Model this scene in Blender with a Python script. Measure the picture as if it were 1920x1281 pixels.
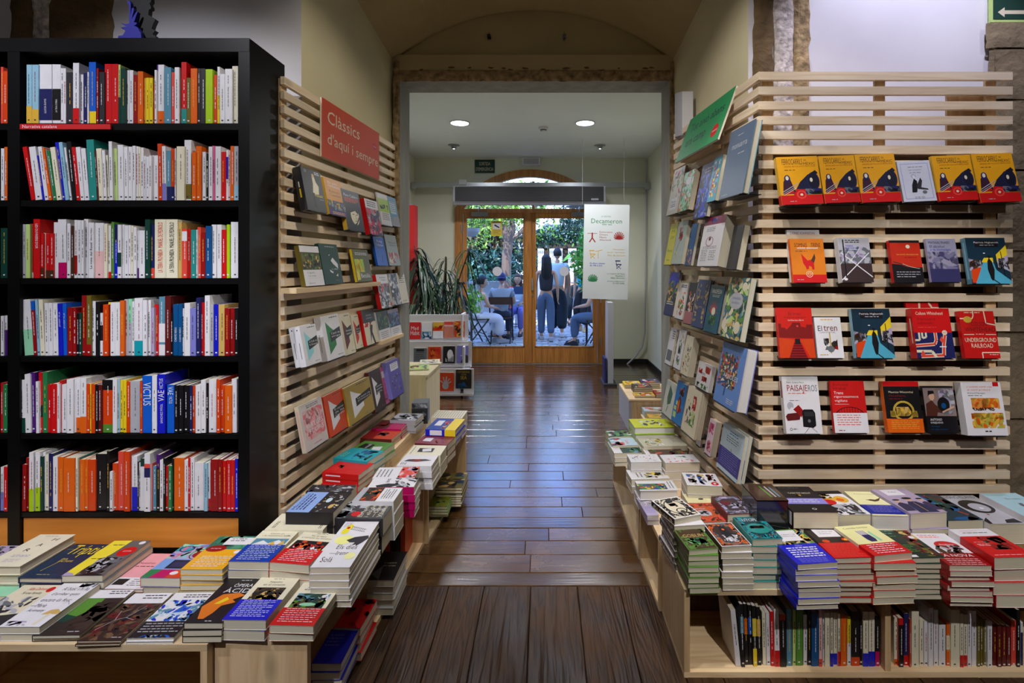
import bpy, math, random
from mathutils import Vector, Matrix, noise
R0 = random.Random(7)
S = bpy.context.scene
for o in list(bpy.data.objects): bpy.data.objects.remove(o)
COLL = S.collection
PI = math.pi
E0 = 1.45            # eye height in metres
def W(px, py, Y):    # point of the real place at depth Y that the photograph shows at pixel (px, py)
    return Vector(((px-1020)/960*Y, Y, E0-(py-498)/960*Y))
def XW(px, Y): return (px-1020)/960*Y
def ZW(py, Y): return E0-(py-498)/960*Y
# ------------------------------------------------------------------ camera, world, sun, exposure
cam = bpy.data.objects.new('camera', bpy.data.cameras.new('camera')); COLL.objects.link(cam)
cam.location = (0, 0, E0); cam.rotation_euler = (PI/2, 0, 0)
cam.data.lens = 18; cam.data.sensor_width = 36; cam.data.shift_x = -60/1920; cam.data.shift_y = -142.5/1920
cam.data.clip_end = 200; cam.data.clip_start = .05
S.camera = cam
S.view_settings.view_transform = 'Standard'; S.view_settings.look = 'None'
S.view_settings.gamma = 1; S.view_settings.use_curve_mapping = False
S.view_settings.exposure = 0.0
wd = bpy.data.worlds.new('world'); S.world = wd; wd.use_nodes = True
nt = wd.node_tree; bg = nt.nodes['Background']
sky = nt.nodes.new('ShaderNodeTexSky'); sky.sky_type = 'NISHITA'; sky.sun_disc = False
sky.sun_elevation = math.radians(52); sky.sun_rotation = math.radians(200); sky.air_density = 1.1
tint = nt.nodes.new('ShaderNodeMix'); tint.data_type = 'RGBA'; tint.blend_type = 'MULTIPLY'; tint.inputs[0].default_value = 1; tint.inputs[7].default_value = (.72, .88, 1.30, 1)   # camera balanced for lamplight
nt.links.new(sky.outputs[0], tint.inputs[6]); nt.links.new(tint.outputs[2], bg.inputs[0]); bg.inputs[1].default_value = 1.15
def light(name, kind, loc, power, color=(1, 1, 1), rot=(0, 0, 0), **k):
    d = bpy.data.lights.new(name, kind); d.energy = power; d.color = color
    for a, b in k.items(): setattr(d, a, b)
    o = bpy.data.objects.new(name, d); o.location = loc; o.rotation_euler = rot; COLL.objects.link(o); return o
def aim(o, tgt):
    o.rotation_euler = (Vector(tgt)-o.location).to_track_quat('-Z', 'Y').to_euler()
sun = light('sun', 'SUN', (-3, 6, 14), 7, (1, .95, .86), angle=.01); aim(sun, (1, 17.0, 0))
COOL = (.93, .94, 1.0); WARM = (1, .86, .62)
# the track spotlights on the shop ceiling: (position, target, power, angle, colour)
SPOTS = [((-1.75, .35, 3.45), (-1.7, 2.0, 1.45), 150, 62, COOL), ((-2.6, .3, 3.45), (-2.6, 2.0, 1.1), 80, 62, COOL),
         ((-.9, -.55, 3.35), (-1.1, 1.75, .35), 270, 44, COOL),
         ((.35, 1.2, 3.45), (-1.05, 2.9, 1.2), 85, 58, (1, .93, .78)), ((-.1, 1.3, 3.45), (-.85, 2.8, .4), 70, 44, (1, .95, .84)),
         ((-.35, 1.25, 3.45), (.84, 2.75, 1.2), 105, 62, (1, .96, .90)), ((.3, 1.35, 3.45), (.66, 2.7, .4), 110, 42, (1, .97, .92)),
         ((1.70, 1.82, 3.45), (1.70, 2.42, 2.10), 82, 74, (.82, .80, 1.0)), ((1.1, -.75, 3.3), (1.4, 1.85, .35), 250, 44, (1, .96, .92)),
         ((.95, 1.25, 3.5), (1.35, 2.15, 1.2), 33, 58, (1, .93, .86)), ((2.4, .9, 3.45), (2.3, 2.3, 1.7), 26, 60, COOL)]
# ------------------------------------------------------------------ helpers
def lin(c): 
    c = c/255
    return c/12.92 if c <= .04045 else ((c+.055)/1.055)**2.4
PAL = {'w': ('white', (228, 226, 233)), 'c': ('cream', (233, 226, 202)), 'k': ('black', (22, 20, 24)), 'z': ('charcoal', (48, 46, 52)),
 'r': ('red', (205, 18, 22)), 'R': ('dark red', (150, 16, 18)), 'x': ('maroon', (98, 24, 26)), 'q': ('coral', (226, 74, 60)),
 'o': ('orange', (226, 98, 18)), 'O': ('deep orange', (214, 66, 14)), 'y': ('yellow', (236, 206, 34)), 'Y': ('mustard', (222, 176, 62)),
 'g': ('dark green', (16, 62, 52)), 'G': ('green', (38, 124, 72)), 'L': ('lime green', (168, 208, 14)), 'M': ('pale green', (190, 216, 132)),
 't': ('teal', (40, 140, 134)), 'T': ('turquoise', (18, 156, 172)), 'b': ('bright blue', (14, 92, 206)), 'B': ('navy', (30, 34, 92)),
 'u': ('royal blue', (22, 28, 196)), 'U': ('petrol blue', (8, 80, 140)), 'l': ('light blue', (146, 190, 214)), 's': ('steel blue', (88, 142, 168)),
 'v': ('periwinkle', (126, 126, 204)), 'p': ('pink', (214, 104, 150)), 'P': ('purple', (74, 22, 116)), 'm': ('magenta', (190, 4, 96)),
 'n': ('brown', (74, 48, 32)), 'i': ('olive', (112, 98, 34)), 'a': ('tan', (208, 172, 98)), 'e': ('grey', (178, 178, 188)),
 'd': ('mint', (150, 214, 178)), 'f': ('blush pink', (236, 190, 190)), 'h': ('gold', (196, 164, 60)), 'j': ('slate', (104, 110, 116)),
 'J': ('pale blue', (190, 214, 230)), 'V': ('lilac', (176, 162, 196)), 'K': ('midnight', (18, 34, 48)), 'H': ('leaf green', (84, 140, 50)),
 'N': ('skin', (214, 170, 140)), 'C': ('paper', (226, 216, 190))}
def colr(c):
    if isinstance(c, str): c = PAL[c][1]
    return tuple(lin(v)*.88 for v in c)+(1.0,)
class MB:
    """collects faces with a colour and a material slot, then links them as one mesh object"""
    def __init__(s): s.v = []; s.f = []; s.c = []; s.m = []
    def face(s, pts, col='w', m=0):
        n = len(s.v); s.v += [tuple(p) for p in pts]; s.f.append(tuple(range(n, n+len(pts)))); s.c.append(col if isinstance(col, tuple) and len(col) == 4 else colr(col)); s.m.append(m)
    def mesh(s, verts, faces, col='w', m=0):
        n = len(s.v); s.v += [tuple(p) for p in verts]; cc = col if isinstance(col, tuple) and len(col) == 4 else colr(col)
        for f in faces: s.f.append(tuple(i+n for i in f)); s.c.append(cc); s.m.append(m)
    def box(s, x0, y0, z0, x1, y1, z1, col='w', m=0, M=None):
        v = [Vector(p) for p in ((x0, y0, z0), (x1, y0, z0), (x1, y1, z0), (x0, y1, z0), (x0, y0, z1), (x1, y0, z1), (x1, y1, z1), (x0, y1, z1))]
        if M is not None: v = [M@p for p in v]
        s.mesh(v, ((3, 2, 1, 0), (4, 5, 6, 7), (0, 1, 5, 4), (1, 2, 6, 5), (2, 3, 7, 6), (3, 0, 4, 7)), col, m)
    def tube(s, pts, r, n=8, col='w', m=0, cap=True):
        pts = [Vector(p) for p in pts]; rr = r if isinstance(r, (list, tuple)) else [r]*len(pts)
        rings = []; up = None
        for i, p in enumerate(pts):
            d = (pts[min(i+1, len(pts)-1)]-pts[max(i-1, 0)]).normalized()
            if up is None: up = Vector((0, 0, 1)) if abs(d.z) < .9 else Vector((1, 0, 0))
            a = d.cross(up).normalized(); b = a.cross(d).normalized(); up = b
            rings.append([p+(a*math.cos(2*PI*k/n)+b*math.sin(2*PI*k/n))*rr[i] for k in range(n)])
        vs = [q for g in rings for q in g]; fs = []
        for i in range(len(pts)-1):
            for k in range(n):
                fs.append((i*n+k, i*n+(k+1) % n, (i+1)*n+(k+1) % n, (i+1)*n+k))
        if cap: fs.append(tuple(range(n-1, -1, -1))); fs.append(tuple((len(pts)-1)*n+k for k in range(n)))
        s.mesh(vs, fs, col, m)
    def lathe(s, prof, n=24, col='w', m=0, c=(0, 0, 0)):
        vs = []; fs = []
        for r, z in prof:
            for k in range(n): vs.append((c[0]+r*math.cos(2*PI*k/n), c[1]+r*math.sin(2*PI*k/n), c[2]+z))
        for i in range(len(prof)-1):
            for k in range(n): fs.append((i*n+k, i*n+(k+1) % n, (i+1)*n+(k+1) % n, (i+1)*n+k))
        s.mesh(vs, fs, col, m)
    def ball(s, c, r, col='w', m=0, n=12, k=8):
        rx, ry, rz = r if isinstance(r, (tuple, list)) else (r, r, r)
        vs = []; fs = []
        for i in range(k+1):
            t = PI*i/k
            for j in range(n):
                p = 2*PI*j/n; vs.append((c[0]+rx*math.sin(t)*math.cos(p), c[1]+ry*math.sin(t)*math.sin(p), c[2]+rz*math.cos(t)))
        for i in range(k):
            for j in range(n): fs.append(((i+1)*n+j, (i+1)*n+(j+1) % n, i*n+(j+1) % n, i*n+j))
        s.mesh(vs, fs, col, m)
    def data(s, name, mats):
        me = bpy.data.meshes.new(name); me.from_pydata(s.v, [], s.f)
        for m in (mats if isinstance(mats, (list, tuple)) else [mats]): me.materials.append(m)
        if len(me.materials) > 1: me.polygons.foreach_set('material_index', s.m)
        ca = me.color_attributes.new('Col', 'FLOAT_COLOR', 'CORNER'); buf = []
        for f, c in zip(s.f, s.c): buf.extend(c*len(f))
        ca.data.foreach_set('color', buf); me.update(); return me
    def build(s, name, mats, parent=None, M=None, smooth=False):
        me = s.data(name, mats); o = bpy.data.objects.new(name, me); COLL.objects.link(o)
        if parent is not None: o.parent = parent
        if M is not None: o.matrix_world = M if parent is None else M
        if smooth:
            me.polygons.foreach_set('use_smooth', [True]*len(me.polygons))
        return o
def tag(o, label=None, cat=None, group=None, kind=None):
    if label: o['label'] = label
    if cat: o['category'] = cat
    if group: o['group'] = group
    if kind: o['kind'] = kind
    return o
def empty(name, loc=(0, 0, 0), rz=0):
    o = bpy.data.objects.new(name, None); COLL.objects.link(o); o.location = loc; o.rotation_euler = (0, 0, rz); o.empty_display_size = .05; return o
def child(o, data, name, M=None):
    c = bpy.data.objects.new(name, data); COLL.objects.link(c); c.parent = o
    if M is not None: c.matrix_local = M
    return c
# ------------------------------------------------------------------ materials
def mat(name, col=(200, 200, 200), rough=.6, attr=False, metal=0, bump=None, noise_=None, emit=None, spec=.5, coat=0):
    m = bpy.data.materials.new(name); m.use_nodes = True; t = m.node_tree; b = t.nodes['Principled BSDF']
    b.inputs['Roughness'].default_value = rough; b.inputs['Metallic'].default_value = metal; b.inputs['Specular IOR Level'].default_value = spec
    b.inputs['Coat Weight'].default_value = coat
    c = tuple(lin(v) for v in col)+(1,)
    b.inputs['Base Color'].default_value = c; src = None
    if attr:
        a = t.nodes.new('ShaderNodeVertexColor'); a.layer_name = 'Col'; src = a.outputs[0]
    if noise_:   # (scale, amount, detail, stretch vector)
        tc = t.nodes.new('ShaderNodeTexCoord'); mp = t.nodes.new('ShaderNodeMapping'); mp.inputs['Scale'].default_value = noise_[3] if len(noise_) > 3 else (1, 1, 1)
        n = t.nodes.new('ShaderNodeTexNoise'); n.inputs['Scale'].default_value = noise_[0]; n.inputs['Detail'].default_value = noise_[2]
        r = t.nodes.new('ShaderNodeMapRange'); r.inputs[3].default_value = 1-noise_[1]; r.inputs[4].default_value = 1+noise_[1]; r.inputs[1].default_value = .3; r.inputs[2].default_value = .7
        mx = t.nodes.new('ShaderNodeMix'); mx.data_type = 'RGBA'; mx.blend_type = 'MULTIPLY'; mx.inputs[0].default_value = 1
        t.links.new(tc.outputs['Object'], mp.inputs[0]); t.links.new(mp.outputs[0], n.inputs['Vector']); t.links.new(n.outputs[0], r.inputs[0]); t.links.new(r.outputs[0], mx.inputs[7])
        if src: t.links.new(src, mx.inputs[6])
        else: mx.inputs[6].default_value = c
        src = mx.outputs[2]
    if src: t.links.new(src, b.inputs['Base Color'])
    if bump:     # (scale, strength, detail, distance)
        tc = t.nodes.new('ShaderNodeTexCoord'); n = t.nodes.new('ShaderNodeTexNoise'); n.inputs['Scale'].default_value = bump[0]; n.inputs['Detail'].default_value = bump[2]
        bu = t.nodes.new('ShaderNodeBump'); bu.inputs['Strength'].default_value = bump[1]; bu.inputs['Distance'].default_value = bump[3]
        t.links.new(tc.outputs['Object'], n.inputs['Vector']); t.links.new(n.outputs[0], bu.inputs['Height']); t.links.new(bu.outputs[0], b.inputs['Normal'])
    if emit: b.inputs['Emission Color'].default_value = tuple(lin(v) for v in emit[0])+(1,); b.inputs['Emission Strength'].default_value = emit[1]
    return m
def wood(name, c1, c2, rough=.55, scale=1.0, axis='X', rings=14, coat=0, knots=True, bump=.15, wear=0):
    """plank wood: long grain along one object axis, a tone of its own per object, a few knots"""
    m = bpy.data.materials.new(name); m.use_nodes = True; t = m.node_tree; b = t.nodes['Principled BSDF']; N = t.nodes.new; Lk = t.links.new
    tc = N('ShaderNodeTexCoord'); oi = N('ShaderNodeObjectInfo'); ad = N('ShaderNodeVectorMath'); ad.operation = 'ADD'
    sc = N('ShaderNodeVectorMath'); sc.operation = 'SCALE'; sc.inputs[3].default_value = 37
    cb = N('ShaderNodeCombineXYZ'); Lk(oi.outputs['Random'], cb.inputs[0]); Lk(oi.outputs['Random'], cb.inputs[1]); Lk(oi.outputs['Random'], cb.inputs[2])
    Lk(cb.outputs[0], sc.inputs[0]); Lk(tc.outputs['Object'], ad.inputs[0]); Lk(sc.outputs[0], ad.inputs[1])
    mp = N('ShaderNodeMapping'); s = {'X': (.7, 9, 9), 'Y': (9, .7, 9), 'Z': (9, 9, .7)}[axis]; mp.inputs['Scale'].default_value = tuple(v*scale for v in s)
    Lk(ad.outputs[0], mp.inputs[0])
    n1 = N('ShaderNodeTexNoise'); n1.inputs['Scale'].default_value = 1.6; n1.inputs['Detail'].default_value = 2; Lk(mp.outputs[0], n1.inputs['Vector'])
    mu = N('ShaderNodeMath'); mu.operation = 'MULTIPLY'; mu.inputs[1].default_value = rings; Lk(n1.outputs[0], mu.inputs[0])
    fr = N('ShaderNodeMath'); fr.operation = 'PINGPONG'; fr.inputs[1].default_value = 1; Lk(mu.outputs[0], fr.inputs[0])
    n2 = N('ShaderNodeTexNoise'); n2.inputs['Scale'].default_value = 9; n2.inputs['Detail'].default_value = 5; Lk(mp.outputs[0], n2.inputs['Vector'])
    av = N('ShaderNodeMath'); av.operation = 'MULTIPLY'; Lk(fr.outputs[0], av.inputs[0]); Lk(n2.outputs[0], av.inputs[1])
    cr = N('ShaderNodeMix'); cr.data_type = 'RGBA'; cr.inputs[6].default_value = tuple(lin(v) for v in c1)+(1,); cr.inputs[7].default_value = tuple(lin(v) for v in c2)+(1,)
    Lk(av.outputs[0], cr.inputs[0])
    vr = N('ShaderNodeMapRange'); vr.inputs[3].default_value = .82; vr.inputs[4].default_value = 1.14; Lk(oi.outputs['Random'], vr.inputs[0])
    mx = N('ShaderNodeMix'); mx.data_type = 'RGBA'; mx.blend_type = 'MULTIPLY'; mx.inputs[0].default_value = 1; Lk(cr.outputs[2], mx.inputs[6]); Lk(vr.outputs[0], mx.inputs[7])
    out = mx.outputs[2]
    if knots:
        vo = N('ShaderNodeTexVoronoi'); vo.inputs['Scale'].default_value = 2.3*scale; mp2 = N('ShaderNodeMapping'); mp2.inputs['Scale'].default_value = {'X': (.6, 1.4, 1.4), 'Y': (1.4, .6, 1.4), 'Z': (1.4, 1.4, .6)}[axis]
        Lk(ad.outputs[0], mp2.inputs[0]); Lk(mp2.outputs[0], vo.inputs['Vector'])
        kr = N('ShaderNodeMapRange'); kr.inputs[1].default_value = .03; kr.inputs[2].default_value = .10; kr.inputs[3].default_value = .45; kr.inputs[4].default_value = 1; Lk(vo.outputs['Distance'], kr.inputs[0])
        m2 = N('ShaderNodeMix'); m2.data_type = 'RGBA'; m2.blend_type = 'MULTIPLY'; m2.inputs[0].default_value = 1; Lk(out, m2.inputs[6]); Lk(kr.outputs[0], m2.inputs[7]); out = m2.outputs[2]
    if wear:
        nw = N('ShaderNodeTexNoise'); nw.inputs['Scale'].default_value = 3.2; nw.inputs['Detail'].default_value = 7; nw.inputs['Roughness'].default_value = .65; Lk(ad.outputs[0], nw.inputs['Vector'])
        w1 = N('ShaderNodeMapRange'); w1.inputs[1].default_value = .32; w1.inputs[2].default_value = .68; w1.inputs[3].default_value = 1-wear; w1.inputs[4].default_value = 1+wear*.8; Lk(nw.outputs[0], w1.inputs[0])
        m3 = N('ShaderNodeMix'); m3.data_type = 'RGBA'; m3.blend_type = 'MULTIPLY'; m3.inputs[0].default_value = 1; Lk(out, m3.inputs[6]); Lk(w1.outputs[0], m3.inputs[7]); out = m3.outputs[2]
        w2 = N('ShaderNodeMapRange'); w2.inputs[1].default_value = .35; w2.inputs[2].default_value = .65; w2.inputs[3].default_value = rough*.8; w2.inputs[4].default_value = rough*1.4; Lk(nw.outputs[0], w2.inputs[0]); Lk(w2.outputs[0], b.inputs['Roughness'])
    Lk(out, b.inputs['Base Color']); b.inputs['Roughness'].default_value = rough; b.inputs['Coat Weight'].default_value = coat; b.inputs['Coat Roughness'].default_value = .2
    bu = N('ShaderNodeBump'); bu.inputs['Strength'].default_value = bump; bu.inputs['Distance'].default_value = .004; Lk(av.outputs[0], bu.inputs['Height']); Lk(bu.outputs[0], b.inputs['Normal'])
    return m
def stripes(name, rough=.75):
    """book block: fine leaves stacked along the local z axis"""
    m = mat(name, rough=rough, attr=True); t = m.node_tree; b = t.nodes['Principled BSDF']; N = t.nodes.new
    tc = N('ShaderNodeTexCoord'); sp = N('ShaderNodeSeparateXYZ'); t.links.new(tc.outputs['Object'], sp.inputs[0])
    mu = N('ShaderNodeMath'); mu.operation = 'MULTIPLY'; mu.inputs[1].default_value = 900; t.links.new(sp.outputs[2], mu.inputs[0])
    n = N('ShaderNodeTexNoise'); n.noise_dimensions = '1D'; n.inputs['Scale'].default_value = 1; n.inputs['Detail'].default_value = 2; t.links.new(mu.outputs[0], n.inputs['W'])
    r = N('ShaderNodeMapRange'); r.inputs[1].default_value = .3; r.inputs[2].default_value = .7; r.inputs[3].default_value = .8; r.inputs[4].default_value = 1.08; t.links.new(n.outputs[0], r.inputs[0])
    a = [x for x in t.nodes if x.type == 'VERTEX_COLOR'][0]
    mx = N('ShaderNodeMix'); mx.data_type = 'RGBA'; mx.blend_type = 'MULTIPLY'; mx.inputs[0].default_value = 1
    t.links.new(a.outputs[0], mx.inputs[6]); t.links.new(r.outputs[0], mx.inputs[7]); t.links.new(mx.outputs[2], b.inputs['Base Color']); return m
M_COVER = mat('book_cover_card', attr=True, rough=.38, noise_=(30, .03, 2))
M_PAGES = stripes('book_pages')
M_PAINT = mat('painted', attr=True, rough=.55)
M_PLASTER = mat('cream_plaster', (212, 202, 168), .9, noise_=(1.6, .07, 5), bump=(9, .25, 6, .012))
M_WHITEW = mat('white_plaster', (214, 212, 220), .9, noise_=(2.2, .05, 5), bump=(12, .2, 5, .008))
M_ROOM = mat('darkened_room_walls', (112, 100, 88), .9)  # unseen walls, tone darkened so the room bounces less light
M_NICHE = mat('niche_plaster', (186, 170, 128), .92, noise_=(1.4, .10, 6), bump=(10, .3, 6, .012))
M_BACKW = mat('back_room_plaster', (214, 214, 192), .9, noise_=(1.2, .04, 4))
M_CEIL = mat('ceiling_paint', (226, 231, 224), .9, noise_=(.8, .03, 3))
M_STONE = mat('rough_stone', (158, 136, 104), .95, noise_=(22, .6, 10), bump=(30, .8, 9, .016), spec=.15)
M_STONEP = mat('roughcast', (196, 186, 184), .98, noise_=(40, .5, 9), bump=(46, .6, 8, .012), spec=.1)
M_STONED = mat('brown_mortar', (104, 84, 58), .95, noise_=(9, .25, 8), bump=(20, .8, 8, .02))
M_QUOIN = mat('quoin_stone', (120, 106, 84), .95, noise_=(8, .22, 8), bump=(22, .8, 8, .015))
M_CONC = mat('grey_concrete', (150, 150, 142), .9, noise_=(10, .16, 8, (1, 1, .3)), bump=(18, .5, 7, .01))
M_BLACK = mat('black_laminate', (6, 6, 8), .42, noise_=(3, .12, 3), spec=.28)
M_PINE = wood('pine_slat', (230, 212, 188), (206, 178, 144), .55, 1.2, 'X', 9)
M_PINEY = wood('pine_board_y', (234, 208, 168), (202, 166, 120), .5, 1.0, 'Y', 10)
M_PINEX = wood('pine_board_x', (232, 206, 166), (196, 158, 112), .5, 1.0, 'X', 10)
M_PINEZ = wood('pine_board_z', (224, 194, 152), (186, 146, 100), .55, 1.0, 'Z', 10)
M_BACKB = wood('brown_board', (96, 66, 40), (64, 42, 26), .7, .8, 'Z', 8)
M_HONEY = wood('honey_panel', (206, 132, 52), (170, 98, 34), .45, .7, 'X', 8, knots=False)
M_FLOOR = wood('floor_plank_x', (92, 63, 33), (42, 28, 14), .22, 1.1, 'X', 16, coat=.8, bump=.14, wear=.35)
M_FLOORB = wood('floor_plank_dark', (64, 44, 27), (30, 20, 12), .13, 1.1, 'X', 14, coat=.8, bump=.08, wear=.2)
M_FLOORY = wood('floor_plank_y', (70, 46, 23), (18, 12, 6), .5, 1.3, 'Y', 18, coat=.0, bump=.9, wear=.55)
M_FLOORY.node_tree.nodes['Principled BSDF'].inputs['Specular IOR Level'].default_value = .3
M_DOORW = wood('door_wood', (196, 132, 62), (128, 74, 28), .4, .8, 'Z', 9)
M_METAL = mat('brushed_metal', (170, 174, 178), .3, metal=.9)
M_DARK = mat('dark_metal', (18, 18, 20), .45)
def glass():
    m = bpy.data.materials.new('glass_pane'); m.use_nodes = True; t = m.node_tree; t.nodes.clear(); N = t.nodes.new
    o = N('ShaderNodeOutputMaterial'); mx = N('ShaderNodeMixShader'); tr = N('ShaderNodeBsdfTransparent'); gl = N('ShaderNodeBsdfGlossy'); fr = N('ShaderNodeFresnel')
    tr.inputs[0].default_value = (.93, .97, 1, 1); gl.inputs['Roughness'].default_value = .02; fr.inputs[0].default_value = 1.15
    t.links.new(fr.outputs[0], mx.inputs[0]); t.links.new(tr.outputs[0], mx.inputs[1]); t.links.new(gl.outputs[0], mx.inputs[2]); t.links.new(mx.outputs[0], o.inputs[0]); return m
M_GLASS = glass()
# ------------------------------------------------------------------ lettering
_tx = {}
def glyphs(text):
    """flat outline mesh of a line of writing, normalised to width 1 and height 1"""
    if text in _tx: return _tx[text]
    cu = bpy.data.curves.new('txt', 'FONT'); cu.body = text; cu.resolution_u = 2; cu.size = 1; cu.offset = 0
    o = bpy.data.objects.new('txt', cu); COLL.objects.link(o); dg = bpy.context.evaluated_depsgraph_get(); me = o.evaluated_get(dg).to_mesh()
    vs = [(v.co.x, v.co.y) for v in me.vertices]; fs = [tuple(p.vertices) for p in me.polygons]
    o.evaluated_get(dg).to_mesh_clear(); bpy.data.objects.remove(o); bpy.data.curves.remove(cu)
    if not vs: _tx[text] = ([], [], 1); return _tx[text]
    x0 = min(v[0] for v in vs); x1 = max(v[0] for v in vs); y0 = min(v[1] for v in vs); y1 = max(v[1] for v in vs)
    w = max(x1-x0, 1e-4); h = max(y1-y0, 1e-4)
    _tx[text] = ([((a-x0)/w, (b-y0)/h) for a, b in vs], fs, w/h); return _tx[text]
def text_on(mb, text, o, u, v, wid, hei, col, m=0):
    """lettering starting at o, running along u for wid metres, hei metres tall along v"""
    vs, fs, r = glyphs(text); o = Vector(o); u = Vector(u); v = Vector(v)
    mb.mesh([o+u*(a*wid)+v*(b*hei) for a, b in vs], fs, col, m)
# ------------------------------------------------------------------ books
PG = {'p': (222, 213, 190), 'q': (228, 216, 190), 'w': (230, 227, 224)}
def art(mb, ops, o, u, v, n, w, h):
    """prints a cover design on the plane at o (u to the right, v up, n outwards); coordinates run 0..1"""
    o = Vector(o); u = Vector(u); v = Vector(v); n = Vector(n); k = 0
    def P(a, b): return o+u*(a*w)+v*(b*h)+n*(.00015+.00003*k)
    for op in ops:
        k += 1; t = op[0]
        if t == 'r': x0, y0, x1, y1, c = op[1:6]; mb.face([P(x0, y0), P(x1, y0), P(x1, y1), P(x0, y1)], c)
        elif t == 'e':
            cx, cy, rx, ry, c = op[1:6]; mb.face([P(cx+rx*math.cos(2*PI*i/18), cy+ry*math.sin(2*PI*i/18)) for i in range(18)], c)
        elif t == 'o':   # ring
            cx, cy, rx, ry, c = op[1:6]; q = op[6] if len(op) > 6 else .8
            for i in range(18):
                a, b = 2*PI*i/18, 2*PI*(i+1)/18
                mb.face([P(cx+rx*math.cos(a), cy+ry*math.sin(a)), P(cx+rx*math.cos(b), cy+ry*math.sin(b)), P(cx+q*rx*math.cos(b), cy+q*ry*math.sin(b)), P(cx+q*rx*math.cos(a), cy+q*ry*math.sin(a))], c)
        elif t == 'p': mb.face([P(a, b) for a, b in op[1]], op[2])
        elif t == 's':   # stroke through points
            pts, wd_, c = op[1:4]
            for (a, b), (c2, d2) in zip(pts, pts[1:]):
                dx, dy = (c2-a)*w, (d2-b)*h; L = math.hypot(dx, dy) or 1; nx, ny = -dy/L*wd_*w/2, dx/L*wd_*w/2
                mb.face([P(a-nx/w, b-ny/h), P(c2-nx/w, d2-ny/h), P(c2+nx/w, d2+ny/h), P(a+nx/w, b+ny/h)], c)
        elif t == 't':   # text fitted between x0 and x1, hgt as a share of the cover's height
            tx, x0, y, x1, hg, c = op[1:7]; text_on(mb, tx, P(x0, y), u, v, (x1-x0)*w, hg*h, c)
        elif t == 'l':   # lines of small print: x0 y0(top) x1 count dy colour thickness
            x0, y0, x1, nl, dy, c, th = op[1:8]; rg = random.Random(int(x0*97+y0*1013+nl))
            for i in range(nl):
                x = x0; yy = y0-i*dy; end = x1-(rg.random()*.25*(x1-x0) if i % 3 == 2 else 0)
                while x < end-.01:
                    q = min(end, x+rg.uniform(.05, .14)); mb.face([P(x, yy), P(q, yy), P(q, yy+th), P(x, yy+th)], c); x = q+.025
        elif t == 'n':   # loose printed motif: many small leaf shapes x0 y0 x1 y1 count size colours seed
            x0, y0, x1, y1, ct, sz, cs, sd = op[1:9]; rg = random.Random(sd)
            for i in range(ct):
                cx = rg.uniform(x0, x1); cy = rg.uniform(y0, y1); a = rg.uniform(0, PI); s1 = sz*rg.uniform(.5, 1.3); s2 = s1*rg.uniform(.25, .6)
                ca, sa = math.cos(a), math.sin(a); r_ = w/h; pts = []
                for q in range(6):
                    b = 2*PI*q/6; ex, ey = s1*math.cos(b), s2*math.sin(b); X = cx+ex*ca-ey*sa; Y = cy+(ex*sa+ey*ca)*r_
                    pts.append((min(max(X, x0), x1), min(max(Y, y0), y1)))
                mb.face([P(*p) for p in pts], cs[i % len(cs)])
                if i % 12 == 11: k += 1
    return k
def book_meshes(w, h, t, cover, ops=(), spine=None, spine_ops=(), page='p', hard=False, band=None, backc=None):
    """cover shell (root mesh), page block and, if there is one, the paper band. Local frame: spine at x=0, x to the fore-edge, y to the head, z up through the front cover"""
    c = MB(); th = .0022 if hard else .0009; sp = spine or cover; ov = .0025 if hard else 0
    c.box(0, 0, 0, w, h, th, backc or cover); c.box(0, 0, t-th, w, h, t, cover); c.box(-.0006, 0, .0002, th, h, t-.0002, sp)
    art(c, ops, (0, 0, t), (1, 0, 0), (0, 1, 0), (0, 0, 1), w, h)
    if spine_ops: art(c, spine_ops, (-.0006, 0, 0), (0, 0, 1), (0, 1, 0), (-1, 0, 0), t, h)
    p = MB(); ins = .004 if hard else .0012; p.box(th, ins, th, w-ins, h-ins, t-th, colr(PG[page]), 0)
    return c, p
def band_mesh(w, h, t, y0, y1, col, ops=()):
    b = MB(); e = .0005
    b.box(-e-.0006, y0*h, -e, w+.0002, y1*h, .0004, col); b.box(-e-.0006, y0*h, t-.0004, w+.0002, y1*h, t+e, col); b.box(-e-.0008, y0*h, .0002, .0002, y1*h, t-.0002, col)
    art(b, ops, (0, y0*h, t+e), (1, 0, 0), (0, 1, 0), (0, 0, 1), w, (y1-y0)*h); return b
def link_book(name, cm, pm, M, label, group, cat='book', bm=None, hard_=False):
    if hard_ and name == 'book': name = 'hardback_book'
    o = bpy.data.objects.new(name, cm); COLL.objects.link(o); o.matrix_world = M
    child(o, pm, 'pages')
    if bm is not None: child(o, bm, 'paper_band')
    return tag(o, label, cat, group)
def frame(o, x, y, z):
    return Matrix(((x[0], y[0], z[0], o[0]), (x[1], y[1], z[1], o[1]), (x[2], y[2], z[2], o[2]), (0, 0, 0, 1)))
ORD = ['first', 'second', 'third', 'fourth', 'fifth', 'sixth', 'seventh', 'eighth', 'ninth', 'tenth', 'eleventh', 'twelfth']
def nth(i):
    return ORD[i] if i < 12 else '%d%s' % (i+1, {1: 'st', 2: 'nd', 3: 'rd'}.get((i+1) % 10, 'th') if (i+1) % 100 not in (11, 12, 13) else 'th')
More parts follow.
